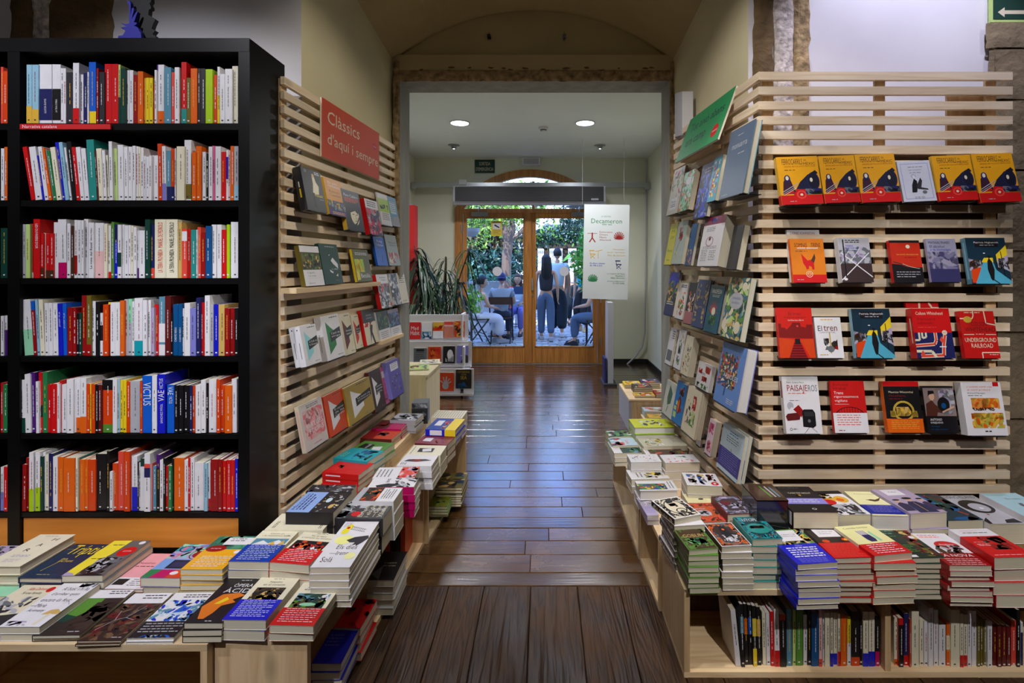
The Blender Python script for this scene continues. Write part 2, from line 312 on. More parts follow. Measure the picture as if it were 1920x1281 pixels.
# spines upright on a shelf. token: x0-x1[~lean]:top:colour[/y:colour...][|writing]
SPT = {'VICTUS': 1, 'VAE VICTUS': 1}
def shelf_row(tokens, px0, py0, sc, zb_px, Y, place, group, depth=.135, jit=.012, seed=1, name='book'):
    rg = random.Random(seed); n = 0; zb = ZW(zb_px, Y)
    toks = [t for t in tokens.split(';') if t.strip()]
    for tk in toks:
        tk = tk.strip(); wr = None
        if '|' in tk: tk, wr = tk.split('|')
        a, top, cs = tk.split(':', 2); lean = 0
        if '~' in a: a, lean = a.split('~'); lean = float(lean)
        x0, x1 = [float(q) for q in a.split('-')]; x1 -= 1.0
        yd = Y+rg.uniform(0, jit)
        X0 = XW(px0+x0/sc, yd); X1 = XW(px0+x1/sc, yd)
        f = lambda yy: ZW(py0+float(yy)/sc, yd)
        H = f(top)-zb; t = X1-X0; segs = cs.split('/'); c0 = segs[0]; H = max(H, .05)
        ang = math.atan2(lean/sc/960*yd, H) if lean else 0
        w = depth*rg.uniform(.9, 1.06)
        so = []; bands = []
        prev = c0
        for sg in segs[1:]:
            yy, cc = sg.split(':'); fr = (f(yy)-zb)/H; bands.append((fr, cc))
        for i, (fr, cc) in enumerate(bands):
            lo = bands[i+1][0] if i+1 < len(bands) else 0.0
            so.append(('r', -.02, max(lo, 0), 1.02, fr, cc))
        dk = PAL[c0][1]; lum = sum(dk)/3; ink = 'z' if lum > 150 else ('w' if rg.random() < .7 else 'Y')
        if rg.random() < .16 and lum > 150: ink = 'R'
        tmp = MB()
        if wr:
            down = wr.startswith('v'); wr2 = wr[1:]
            cc, wr2 = wr2[0], wr2[1:]; parts = wr2.split('^')
            for pt_ in parts:
                txt, y0_, y1_, xa, xb = pt_.split(','); y0_, y1_, xa, xb = float(y0_), float(y1_), float(xa), float(xb)
                if down: text_on(tmp, txt, (-.0012, H*y1_, t*xa), (0, -1, 0), (0, 0, 1), H*(y1_-y0_), t*(xb-xa), cc)
                else: text_on(tmp, txt, (-.0012, H*y0_, t*xb), (0, 1, 0), (0, 0, -1), H*(y1_-y0_), t*(xb-xa), cc)
        else:   # small print running up the spine plus the publisher's mark at the foot
            y = rg.uniform(.25, .4); e = rg.uniform(.7, .92)
            wt = min(.16, .0011/t); cx = rg.uniform(.4, .6)
            while y < e:
                q = y+rg.uniform(.03, .09); so.append(('r', cx-wt, y, cx+wt, min(q, e), ink)); y = q+.012
                if rg.random() < .12: y += .05
            mk = min(.3, .0035/t)
            if rg.random() < .8: so.append(('r', cx-mk, .05, cx+mk, .05+.005/H, 'w' if lum < 150 else 'z'))
        c, p = book_meshes(w, H, t, c0, (), None, so, page=rg.choice('ppqw'))
        c.v += []; n0 = len(c.v)
        c.mesh(tmp.v, tmp.f, 'w'); c.c[-len(tmp.f):] = tmp.c if tmp.f else c.c[-len(tmp.f):]
        if not tmp.f: pass
        Mr = frame((X0, yd, zb), (0, 1, 0), (0, 0, 1), (1, 0, 0))
        if ang: Mr = Matrix.Translation((X0, yd, zb))@Matrix.Rotation(ang, 4, 'Y')@Matrix.Translation((-X0, -yd, -zb))@Mr
        cm = c.data('book', M_COVER); pm = p.data('pages', M_PAGES)
        n += 1
        band = ', %s foot' % PAL[bands[-1][1]][0] if bands else ''
        size = 'thick ' if t > .024 else ('slim ' if t < .011 else '')
        lab = '%s%s spine%s%s, %s from left, %s' % (size, PAL[c0][0], band, ', tilted' if abs(lean) > 60 else '', nth(n-1), place)
        link_book(name, cm, pm, Mr, lab, group)
# flat piles: the pixel corners of the top cover (near left, near right, far left) at height zt
def flat(px, zt, n, base, cover, ops, desc, group, rot=0, page='p', hard=False, band=None, spine=None, spine_ops=(), seed=0, jit=.006, up=None, name='book', cat='book', mirror=False):
    """rot: 0 reads from the camera; 1 reads from the aisle on the right (spine towards the camera); 3 from the aisle on the left"""
    (ax, ay), (bx, by), (cx, cy) = px; h = E0-zt
    def G(x, y): Y = 960*h/(y-498); return Vector(((x-1020)/960*Y, Y, 0))
    A, B, C = G(ax, ay), G(bx, by), G(cx, cy); D = B+C-A
    cen = (B+C)/2; e1 = (B-A); e2 = (C-A); a = math.atan2(e1.y, e1.x); wx = e1.length; hy = abs(-math.sin(a)*e2.x+math.cos(a)*e2.y)
    if up is not None: hy = up
    org = A
    t = (zt-base)/n
    if rot == 0: w, hh = wx, hy; O, X_, Y_ = org, Vector((math.cos(a), math.sin(a), 0)), Vector((-math.sin(a), math.cos(a), 0))
    else:
        ex = Vector((math.cos(a), math.sin(a), 0)); ey = Vector((-math.sin(a), math.cos(a), 0)); w, hh = hy, wx
        if rot == 1: O, X_, Y_ = org+ex*wx, ey, -ex            # head towards the left wall, foot at the aisle
        else: O, X_, Y_ = org+ey*hy, -ey, ex                    # head towards the right wall
    c, p = book_meshes(w, hh, t*.985, cover, ops, spine, spine_ops, page, hard); cm = c.data('book', M_COVER); pm = p.data('pages', M_PAGES)
    bm = band_mesh(w, hh, t*.985, *band).data('paper_band', M_COVER) if band else None
    rg = random.Random(seed+int(ax*3+ay)); res = []
    # plain lower copies share one mesh
    if n > 1: c2, p2 = book_meshes(w, hh, t*.985, cover, (), spine, spine_ops, page, hard); cm2 = c2.data('book', M_COVER)
    if n > 1 and band: bm2 = band_mesh(w, hh, t*.985, band[0], band[1], band[2]).data('paper_band', M_COVER)
    for i in range(n):
        top = i == n-1; ja = 0 if top else rg.uniform(-.02, .02)-(a*.75 if rot == 0 and abs(a) > .03 else 0); dx = 0 if top else rg.uniform(-jit, jit); dy = 0 if top else rg.uniform(-jit, jit)
        R = Matrix.Rotation(ja, 3, 'Z'); x_ = R@X_; y_ = R@Y_; o_ = O+Vector((dx, dy, 0)); o_.z = base+i*t
        lb = ('%s, on top' % desc) if top else '%s from the top, pile of %s' % (nth(n-i-1), desc)
        if n == 1: lb = desc
        res.append(link_book(name, cm if top else cm2, pm, frame(o_, x_, y_, (0, 0, 1)), lb, group if n == 1 else 'pile of '+desc, cat, None if not band else (bm if top else bm2), hard_=hard))
    return res
# ------------------------------------------------------------------ the setting
def slab(name, x0, y0, z0, x1, y1, z1, m, parent=None, col='w'):
    b = MB(); cx, cy, cz = (x0+x1)/2, (y0+y1)/2, (z0+z1)/2
    b.box(x0-cx, y0-cy, z0-cz, x1-cx, y1-cy, z1-cz, col); o = b.build(name, m, parent); o.location = (cx, cy, cz); return o
def struct(o, label=None): o['kind'] = 'structure'; return o
def poly(name, pts, m, parent=None, thick=0, n=None):
    b = MB(); b.face(pts, 'w')
    if thick:
        d = Vector(n)*thick; q = [Vector(p)+d for p in pts]; b.face(list(reversed(q)), 'w')
        for i in range(len(pts)): j = (i+1) % len(pts); b.face([pts[i], q[i], q[j], pts[j]], 'w')
    return b.build(name, m, parent)
# floor: every board is a piece of its own
floor = struct(slab('floor', -3.6, -1.6, -.10, 3.6, 7.9, -.022, mat('subfloor', (20, 15, 11), .9)))
_pl = {}
def plank(cx, cy, lx, ly, m, rg):
    key = (round(lx, 2), round(ly, 3), m.name)
    if key not in _pl:
        b = MB(); e = .0016; g = .0012 if lx > ly else .0016; hx, hy = lx/2-g, ly/2-g
        v = [(-hx, -hy, -.02), (hx, -hy, -.02), (hx, hy, -.02), (-hx, hy, -.02), (-hx, -hy, -e), (hx, -hy, -e), (hx, hy, -e), (-hx, hy, -e),
             (-hx+e, -hy+e*2, 0), (hx-e, -hy+e*2, 0), (hx-e, hy-e*2, 0), (-hx+e, hy-e*2, 0)]
        if lx > ly:    # slightly cupped boards
            b.mesh(v, ((0, 1, 5, 4), (1, 2, 6, 5), (2, 3, 7, 6), (3, 0, 4, 7), (4, 5, 9, 8), (5, 6, 10, 9), (6, 7, 11, 10), (7, 4, 8, 11), (8, 9, 10, 11)), 'w')
        else:
            v[8:] = [(-hx+e*2, -hy+e, 0), (hx-e*2, -hy+e, 0), (hx-e*2, hy-e, 0), (-hx+e*2, hy-e, 0)]
            b.mesh(v, ((0, 1, 5, 4), (1, 2, 6, 5), (2, 3, 7, 6), (3, 0, 4, 7), (4, 5, 9, 8), (5, 6, 10, 9), (6, 7, 11, 10), (7, 4, 8, 11), (8, 9, 10, 11)), 'w')
        _pl[key] = b.data('plank', m)
    o = bpy.data.objects.new('plank', _pl[key]); COLL.objects.link(o); o.parent = floor
    o.location = Vector((cx, cy, rg.uniform(-.0012, .0012)))-floor.location; o.rotation_euler = (rg.uniform(-.004, .004) if lx > ly else 0, rg.uniform(-.004, .004) if ly > lx else 0, 0)
rg = random.Random(3)
x = -2.7
while x < 2.7:                      # boards running away from the camera, near the camera
    w = rg.choice((.13, .16, .19, .21)); plank(x+w/2, 1.25, w, 2.13, M_FLOORY, rg); x += w
y = 2.318
while y < 3.60:                     # boards lying across the passage
    w = rg.choice((.10, .12, .13, .15)); w = min(w, 3.62-y) if y+w > 3.55 else w
    s = rg.uniform(-.55, .5); plank((-1.35+s)/2, y+w/2, s+1.35, w, M_FLOOR, rg); plank((s+1.2)/2, y+w/2, 1.2-s, w, M_FLOOR, rg); y += w
while y < 7.55:
    w = rg.choice((.12, .14, .15, .17)); s = rg.uniform(-.9, .9); mm = M_FLOORB if y > 5.75 else M_FLOOR; plank((-2.0+s)/2, y+w/2, s+2.0, w, mm, rg); plank((s+1.6)/2, y+w/2, 1.6-s, w, mm, rg); y += w
# shop room around the camera
struct(slab('wall_left', -3.6, -1.6, 0, -3.5, 2.44, 4.0, M_ROOM)); struct(slab('wall_right', 3.5, -1.6, 0, 3.6, 2.44, 4.0, M_ROOM))
struct(slab('wall_back', -3.6, -1.7, 0, 3.6, -1.6, 4.0, M_ROOM)); struct(slab('ceiling', -3.6, -1.7, 3.9, 3.6, 2.44, 4.0, M_CEIL))
YF, YB = 2.42, 3.52                 # front face of the thick wall; plane of the door frame inside the niche
FL, FR, BL_, BR_ = -1.147, .965, -1.04, .885
wf = struct(slab('wall_front', -3.6, YF, 0, FL, YF+.3, 4.0, M_WHITEW)); wfr = struct(slab('wall_front', FR, YF, 0, 3.6, YF+.3, 4.0, M_WHITEW))
# niche: splayed sides and a shallow vaulted head, between the front arch and the smaller arch at the back
def arc(x0, x1, zs, rise, Y, n=28):
    c = (x0+x1)/2; a = (x1-x0)/2; R = (a*a+rise*rise)/(2*rise); zc = zs+rise-R
    return [Vector((x0+(x1-x0)*i/n, Y, zc+math.sqrt(max(R*R-(x0+(x1-x0)*i/n-c)**2, 0)))) for i in range(n+1)]
fa = arc(FL, FR, 3.15, .42, YF); ba = arc(BL_, BR_, 2.86, .36, YB)
b = MB()
for i in range(28): b.face([fa[i], fa[i+1], ba[i+1], ba[i]], 'w')
for i in range(28): b.face([ba[i], ba[i+1], ba[i+1]+Vector((0, .035, 0)), ba[i]+Vector((0, .035, 0))], 'w')
o = b.build('ceiling_vault', M_NICHE); struct(o)
b = MB()
for i in range(28): b.face([fa[i], (fa[i].x, YF, 4.0), (fa[i+1].x, YF, 4.0), fa[i+1]], 'w')
struct(b.build('wall_above_niche', M_WHITEW))
def quadgrid(name, P00, P10, P01, P11, nx, ny, m, amp, sc, nrm, ragged=0, parent=None, seed=0):
    """a rough patch of masonry: a grid pushed in and out by noise, with ragged sides"""
    b = MB(); P00, P10, P01, P11 = map(Vector, (P00, P10, P01, P11)); nrm = Vector(nrm); V = []
    for j in range(ny+1):
        for i in range(nx+1):
            u, v = i/nx, j/ny
            if ragged and i in (0, nx): u += (noise.noise(Vector((seed+i*3.1, j*.7, v*9)))*ragged)
            if ragged and i in (1, nx-1) and nx > 3: u += (noise.noise(Vector((seed+i*3.1, j*.7, v*9)))*ragged*.5)
            p = P00*(1-u)*(1-v)+P10*u*(1-v)+P01*(1-u)*v+P11*u*v
            d = noise.fractal(p*sc+Vector((seed, 0, 0)), 1, 2, 4)*amp+amp*.8
            if i in (0, nx): d = -.004
            V.append(p+nrm*d)
    F = [(j*(nx+1)+i, j*(nx+1)+i+1, (j+1)*(nx+1)+i+1, (j+1)*(nx+1)+i) for j in range(ny) for i in range(nx)]
    b.mesh(V, F, 'w'); return b.build(name, m, parent, smooth=True)
nl = (Vector((YB-YF, -(BL_-FL), 0))).normalized(); nr = Vector((-(YB-YF), (BR_-FR), 0)).normalized()
struct(poly('wall_niche_left', [(FL, YF, 0), (BL_, YB+.2, 0), (BL_, YB+.2, 2.95), (BL_, YB, 2.86), (FL, YF, 3.15)], M_PLASTER))
struct(poly('wall_niche_right', [(FR, YF, 0), (FR, YF, 3.15), (BR_, YB, 2.86), (BR_, YB+.2, 2.95), (BR_, YB+.2, 0)], M_PLASTER))
# back of the niche above the opening: tympanum set back, band of plaster over the lintel
OX0, OX1, OZ = -.988, .862, 2.719
b = MB(); pts = [Vector((p.x, YB+.03, p.z)) for p in ba]; b.face([(BL_, YB+.03, 2.80)]+pts+[(BR_, YB+.03, 2.80)], 'w'); struct(b.build('wall_tympanum', M_NICHE))
struct(slab('trim_plaster_band', BL_-.02, YB-.012, OZ+.07, BR_+.02, YB+.18, ZW(104, YB), M_NICHE))
# chipped spots in the band and two hooks for lamps
b = MB(); rq = random.Random(5)
for px, py, w in ((790, 131, 4), (846, 126, 9), (880, 127, 5), (920, 127, 8), (944, 128, 5), (957, 131, 6), (985, 128, 8), (1018, 130, 5), (1062, 128, 9), (1100, 127, 6), (1128, 132, 9), (1160, 128, 3), (1210, 128, 8), (1222, 127, 5)):
    c = W(px, py, YB-.0125); q = [c+Vector((math.cos(2*PI*i/9)*w*.0037*rq.uniform(.6, 1.1), 0, math.sin(2*PI*i/9)*.007*rq.uniform(.5, 1.2))) for i in range(9)]; b.face(q, 'n')
o = b.build('trim_chipped_plaster', M_STONED); struct(o)
for i, px in enumerate((917, 1058)):
    c = W(px, 68, YB+.005); b = MB(); b.box(-.011, -.02, -.012, .011, .02, .008, 'k' if i == 0 else 'j'); b.tube([(0, 0, .008), (0, .0, .03)], .002, 6, 'k')
    if i: b.tube([(0, 0, -.012), (0, -.01, -.035)], .004, 6, 'j')
    o = b.build('wall_hook', M_PAINT); o.location = c; tag(o, 'small %s hook fixed high over the doorway, %s one' % (('black', 'left') if i == 0 else ('grey', 'right')), 'hook')
# frame of the opening: rough stone outside, grey concrete inside
st = struct(quadgrid('trim_stone_left', (BL_+.004, YB-.012, 0), (OX0-.002, YB-.012, 0), (BL_+.004, YB-.012, OZ+.13), (OX0-.002, YB-.012, OZ+.13), 7, 90, M_STONE, .022, 13, (0, -1, 0), .05))
struct(quadgrid('trim_stone_right', (OX1+.002, YB-.012, 0), (BR_+.01, YB-.012, 0), (OX1+.002, YB-.012, OZ+.13), (BR_+.01, YB-.012, OZ+.13), 7, 90, M_STONE, .022, 13, (0, -1, 0), .05, seed=4))
struct(quadgrid('trim_stone_head', (BL_+.01, YB-.010, OZ-.004), (BL_+.01, YB-.010, OZ+.075), (BR_-.01, YB-.010, OZ-.004), (BR_-.01, YB-.010, OZ+.075), 6, 90, M_STONE, .014, 13, (0, -1, 0), .10, seed=9))
for nm, x0, x1 in (('trim_concrete_left', OX0-.03, OX0), ('trim_concrete_right', OX1, OX1+.03)):
    struct(slab(nm, x0, YB-.008, 0, x1, YB+.24, OZ, M_CONC))
struct(slab('trim_lintel', BL_-.02, YB-.008, OZ+.0, BR_+.02, YB+.24, OZ+.13, M_CONC))
struct(slab('wall_beside_opening', BL_-.6, YB+.02, 0, OX0-.03, YB+.23, OZ+.02, M_BACKW)); struct(slab('wall_beside_opening', OX1+.03, YB+.02, 0, BR_+.6, YB+.23, OZ+.02, M_BACKW))
# masonry strips bared in the front wall
def strip(px0, px1, m, seed, amp=.012, z0=2.2, z1=3.6, Y=YF-.004):
    struct(quadgrid('trim_bared_masonry', (XW(px0, Y), Y, z0), (XW(px1, Y), Y, z0), (XW(px0, Y), Y, z1), (XW(px1, Y), Y, z1), 6, 60, m, amp, 16, (0, -1, 0), .12, seed=seed))
strip(20, 62, M_STONED, 1, z0=1.8); strip(60, 92, M_STONEP, 2, z0=1.8); strip(90, 176, M_STONED, 3, .004, z0=1.8); strip(172, 212, M_STONED, 5, .006, z0=1.8)
strip(1412, 1452, M_STONED, 6, z0=1.2); strip(1450, 1489, M_STONEP, 7, z0=1.2); strip(1486, 1519, M_STONE, 8, z0=1.2)
# squared blocks at the right edge of the wall
sb = tag(slab('trim_quoin', XW(1854, YF)+.001, YF-.03, 0, XW(2010, YF), YF-.001, ZW(47, YF), M_STONED), kind='structure')
yb = 47
for i, hgt in enumerate((50, 95, 130, 150, 150, 160, 150)):
    b = MB(); X0 = XW(1850+(i % 2)*6, YF-.03); X1 = XW(2005, YF-.03); z1 = ZW(yb+2, YF); z0 = ZW(yb+hgt-2, YF); yb += hgt
    o = quadgrid('block', (X0, YF-.03, z0), (X1, YF-.03, z0), (X0, YF-.03, z1), (X1, YF-.03, z1), 8, 8, M_QUOIN, .008, 9, (0, -1, 0), .03, seed=i+20)
    o.parent = sb; o.matrix_parent_inverse = sb.matrix_world.inverted(); o.location = o.location-sb.location
# ------------------------------------------------------------------ back room
BX0, BX1, BY, BZ = -1.912, 1.53, 7.57, 3.043
struct(slab('wall_back_room_left', BX0-.1, YB+.1, 0, BX0, BY+.1, BZ, M_BACKW)); struct(slab('wall_back_room_right', BX1, YB+.0, 0, BX1+.1, BY+.1, BZ, M_BACKW))
struct(slab('ceiling_back_room', BX0-.1, YB+.2, BZ, BX1+.1, BY+.3, BZ+.1, M_CEIL))
struct(slab('wall_over_opening', BX0-.1, YB+.19, OZ+.12, BX1+.1, YB+.25, BZ+.1, M_BACKW))
struct(slab('roof_cover', -3.6, YF+.3, 3.75, 3.6, YB+.5, 3.85, M_DARK))
struct(slab('wall_cover', -3.6, YF+.31, 0, BL_-.25, YB+.3, 3.85, M_DARK)); struct(slab('wall_cover', BR_+.25, YF+.31, 0, 3.6, YB+.3, 3.85, M_DARK))
struct(slab('wall_cover', -3.6, YB+.21, BZ+.1, 3.6, YB+.5, 3.85, M_DARK))
# end wall with the segmental arch cut out for the glazed doors
DX0, DX1 = XW(853, BY), XW(1135, BY); ac = (DX0+DX1)/2; R_ = 173/960*BY; zc = ZW(491, BY)
def archpts(R, x0, x1, n=24, y=BY):
    a0 = math.acos(max(-1, min(1, (x0-ac)/R))); a1 = math.acos(max(-1, min(1, (x1-ac)/R)))
    return [Vector((ac+R*math.cos(a0+(a1-a0)*i/n), y, zc+R*math.sin(a0+(a1-a0)*i/n))) for i in range(n+1)]
ap = archpts(R_, DX0, DX1)
b = MB(); b.face([(BX0, BY, 0), (DX0, BY, 0), ap[0], (DX0, BY, BZ), (BX0, BY, BZ)], 'w'); b.face([(DX1, BY, 0), (BX1, BY, 0), (BX1, BY, BZ), (DX1, BY, BZ), ap[-1]], 'w')
for p, q in zip(ap, ap[1:]): b.face([p, q, (q.x, BY, BZ), (p.x, BY, BZ)], 'w')
YO = BY+.35
for p, q in zip([Vector((DX0, BY, 0))]+ap+[Vector((DX1, BY, 0))], ap+[Vector((DX1, BY, 0)), None]):
    if q is not None: b.face([p, (p.x, YO, p.z), (q.x, YO, q.z), q], 'w')
struct(b.build('wall_end', M_BACKW))
b = MB()
b.face([(-6, YO, 0), (-6, YO, 6), (DX0, YO, 6), ap[0]+Vector((0, .35, 0)), (DX0, YO, 0)], 'w'); b.face([(6, YO, 0), (DX1, YO, 0), ap[-1]+Vector((0, .35, 0)), (DX1, YO, 6), (6, YO, 6)], 'w')
for p, q in zip(ap, ap[1:]): b.face([(p.x, YO, p.z), (p.x, YO, 6), (q.x, YO, 6), (q.x, YO, q.z)], 'w')
struct(b.build('wall_outside_face', M_PLASTER))
struct(slab('baseboard_back_left', BX0, BY-.015, 0, DX0-.01, BY, .07, M_DARK)); struct(slab('baseboard_back_right', DX1+.01, BY-.015, 0, BX1, BY, .07, M_DARK))
struct(slab('baseboard_right', BX1-.015, YB+.3, 0, BX1, BY-.02, .07, M_DARK))
# door frame and arched head
fr = tag(empty('door_1', (0, 0, 0)), kind='structure')
z_t0, z_t1 = ZW(393, BY), ZW(398, BY)
dF = BY+.02
for nm, x0, x1 in (('jamb', DX0, XW(868, BY)), ('jamb', XW(1120, BY), DX1)): slab(nm, x0, dF-.05, 0, x1, dF+.05, ZW(400, BY), M_DOORW, fr)
slab('transom_bar', DX0, dF-.05, ZW(400, BY), DX1, dF+.05, ZW(392, BY), M_DOORW, fr)
a1 = archpts(R_-.001, DX0, DX1, 24, dF-.045); k = (R_-.11)/R_
b = MB()
ins = [Vector((ac+(p.x-ac)*k, p.y, zc+(p.z-zc)*k)) for p in a1]
for i in range(24):
    p, q, r, s = a1[i], a1[i+1], ins[i+1], ins[i]; D = Vector((0, .09, 0))
    b.face([s, r, q, p], 'w'); b.face([p+D, q+D, r+D, s+D], 'w'); b.face([r, s, s+D, r+D], 'w'); b.face([p, q, q+D, p+D], 'w')
b.build('arch_head', M_DOORW, fr)
b = MB(); b.face([(XW(862, BY), dF+.01, ZW(392, BY)), (XW(1128, BY), dF+.01, ZW(392, BY))]+[Vector((p.x, dF+.01, p.z)) for p in reversed(ins)], 'w'); b.build('fanlight_pane', M_GLASS, fr)
for f, hx in ((1, XW(1000, BY)),): slab('mullion', hx-.02, dF-.02, ZW(393, BY), hx+.02, dF+.03, ZW(340, BY), M_DOORW, fr)
def leaf(name, px0, px1, gx0, gx1, n):
    y0, y1 = dF-.03, dF+.02; g0, g1, gt, gb = XW(gx0, BY), XW(gx1, BY), ZW(409, BY), ZW(650, BY); x0, x1 = XW(px0, BY), XW(px1, BY); zt = ZW(399.5, BY)
    r = tag(empty(name, (0, 0, 0)), kind='structure')
    slab('stile', x0, y0, .012, g0, y1, zt, M_DOORW, r); slab('stile', g1, y0, .012, x1, y1, zt, M_DOORW, r)
    slab('top_rail', g0, y0, gt, g1, y1, zt, M_DOORW, r); slab('bottom_rail', g0, y0, .012, g1, y1, gb, M_DOORW, r)
    b = MB()
    for (a, c) in (((g0, gb), (g1, gb)), ((g0, gt), (g1, gt)), ((g0, gb), (g0, gt)), ((g1, gb), (g1, gt))):
        b.box(min(a[0], c[0])-.008, y0-.008, min(a[1], c[1])-.008, max(a[0], c[0])+.008, y0+.002, max(a[1], c[1])+.008, 'w')
    b.build('glazing_bead', M_DOORW, r)
    b = MB(); b.face([(g0, dF, gb), (g1, dF, gb), (g1, dF, gt), (g0, dF, gt)], 'w'); b.build('pane', M_GLASS, r)
    return r, y0
r1, y0 = leaf('door_2', 869, 990, 875, 982, 0); r2, y0 = leaf('door_3', 992, 1119, 1004, 1112, 1)
def part(mb, name, parent, m=M_PAINT, loc=None):
    o = mb.build(name, m, parent); 
    if loc is not None: o.location = loc
    return o
for r, px in ((r1, 900), (r2, 1087)):      # closers
    b = MB(); z = ZW(402.5, BY); x = XW(px, BY); b.box(x-.12, y0-.06, z-.03, x+.12, y0-.001, z+.03, 'e'); b.tube([(x-.02, y0-.03, z+.03), (x+.0, y0-.03, z+.11)], .012, 8, 'j'); part(b, 'door_closer', r, M_METAL)
for r, px in ((r1, 932), (r2, 1058)):      # round white manifestation dots on the glass
    b = MB(); c = W(px, 509, BY); rr = 8.8/960*BY; b.face([(c.x+rr*math.cos(2*PI*i/28), dF-.003, c.z+rr*math.sin(2*PI*i/28)) for i in range(28)], 'w'); part(b, 'glass_dot', r)
for r, px in ((r2, 998), (r2, 988)):
    if px == 998:
        b = MB(); x = XW(px, BY); b.tube([(x, y0, ZW(522, BY)), (x, y0-.045, ZW(523, BY)), (x, y0-.05, ZW(530, BY)), (x, y0-.045, ZW(544, BY)), (x, y0, ZW(545, BY))], .012, 8, 'e'); part(b, 'door_handle', r, M_METAL)
        b = MB(); b.lathe([(0, 0), (.02, 0), (.02, .015), (0, .015)], 14, 'e'); o = part(b, 'keyhole', r, M_METAL, (x, y0, ZW(554, BY))); o.rotation_euler = (PI/2, 0, 0)
b = MB()
b.box(XW(985, BY), y0-.03, 0.012, XW(997, BY), y0+.0, ZW(399.5, BY), 'w'); part(b, 'meeting_cover', r1, M_DOORW)
for px in (866, 1126):
    for py in (430, 560, 640):
        b = MB(); c = W(px, py, BY); b.tube([(c.x, dF-.055, c.z-.06), (c.x, dF-.055, c.z+.06)], .01, 8, 'j'); part(b, 'hinge', fr, M_METAL)
# warning notice on the left pane: camera pictogram
o = tag(empty('notice', (XW(931, BY), dF-.012, ZW(428.5, BY))), 'small yellow notice with a camera pictogram stuck on the left glass door', 'sign')
w, h = 20/960*BY, 28/960*BY; b = MB(); b.box(-w/2, -.001, -h/2, w/2, .001, h/2, 'y')
art(b, [('r', .14, .46, .86, .86, 'w'), ('p', [(.25, .70), (.6, .56), (.7, .62), (.35, .78)], 'k'), ('e', .7, .58, .07, .05, 'k'), ('l', .15, .38, .85, 4, .09, 'n', .03), ('r', .15, .9, .85, .94, 'n')], (-w/2, -.001, -h/2), (1, 0, 0), (0, 0, 1), (0, -1, 0), w, h); part(b, 'notice_sheet', o)
# air curtain, rail, signs, lights
o = tag(empty('air_curtain', (0, 0, 0)), 'long grey air curtain heater with dark grille above the glass doors', 'heater')
Y = 7.1; x0, x1, z0, z1 = XW(850, Y), XW(1135, Y), ZW(381, Y), ZW(349, Y)
b = MB(); n = 10; pr = [(Y, z1), (Y+.26, z1), (Y+.26, z0), (Y+.03, z0-.02), (Y-.01, z0+.02), (Y-.02, (z0+z1)/2)]
for (a, c), (d, e) in zip(pr, pr[1:]+pr[:1]): b.face([(x0, a, c), (x0, d, e), (x1, d, e), (x1, a, c)], 'e')
b.face([(x0, a, c) for a, c in pr][::-1], 'w'); b.face([(x1, a, c) for a, c in pr], 'w'); part(b, 'casing', o)
b = MB(); b.box(x0+.03, Y-.045, z0+.03, x1-.03, Y-.012, z1-.015, (.018, .018, .021, 1)); part(b, 'grille', o)
b = MB()
for i in range(9): z = z0+.045+i*(z1-z0-.08)/8; b.box(x0+.04, Y-.049, z, x1-.04, Y-.044, z+.006, (.03, .03, .034, 1))
tag(part(b, 'grille_bars', o), kind='stuff')
b = MB(); b.box(x1-.20, Y-.052, z0+.035, x1-.10, Y-.045, z0+.06, 'e'); part(b, 'name_plate', o)
o = tag(empty('cable_rail', (0, 0, 0)), 'galvanised steel rail running wall to wall above the air curtain', 'rail')
Y = 7.35; b = MB(); b.box(BX0+.01, Y-.03, ZW(352, Y), BX1-.01, Y+.03, ZW(343, Y), 'e'); part(b, 'rail', o, M_METAL)
b = MB(); b.box(XW(862, Y), Y-.05, ZW(347, Y), XW(875, Y), Y-.031, ZW(338, Y), 'w'); part(b, 'junction_box', o)
for xx in (BX0+.01, BX1-.09):
    b = MB(); b.box(xx, Y-.05, ZW(355, Y), xx+.08, Y+.05, ZW(352, Y), 'j'); part(b, 'bracket', o, M_METAL)
Y = BY-.012; c = W(909, 312, Y); w, h = 37/960*Y, 25/960*Y
o = tag(empty('exit_sign', c), 'dark green emergency exit sign on the end wall, left of the arch', 'sign')
b = MB(); b.box(-w/2, -.006, -h/2, w/2, .006, h/2, 'g'); art(b, [('t', 'SORTIDA', .22, .56, .78, .26, 'C'), ('t', "D'EMERGÈNCIA", .06, .16, .94, .32, 'C')], (-w/2, -.006, -h/2), (1, 0, 0), (0, 0, 1), (0, -1, 0), w, h); part(b, 'sign_plate', o)
c = W(996, 303, BY-.04); o = tag(empty('emergency_light', c), 'white emergency light box above the arch of the doors', 'light'); b = MB(); b.box(-.13, -.035, -.06, .13, .035, .055, 'w'); part(b, 'housing', o); b = MB(); b.box(-.11, -.04, -.045, .11, -.036, .04, 'e'); b.lathe([(0, 0), (.006, 0), (.006, .004)], 8, 'L', c=(0, -.042, 0)); part(b, 'lens', o)
M_LAMP = mat('lamp_glow', (255, 255, 255), emit=((238, 244, 255), 22)); M_LAMP2 = mat('small_lamp_glow', (255, 255, 255), emit=((230, 240, 255), 3))
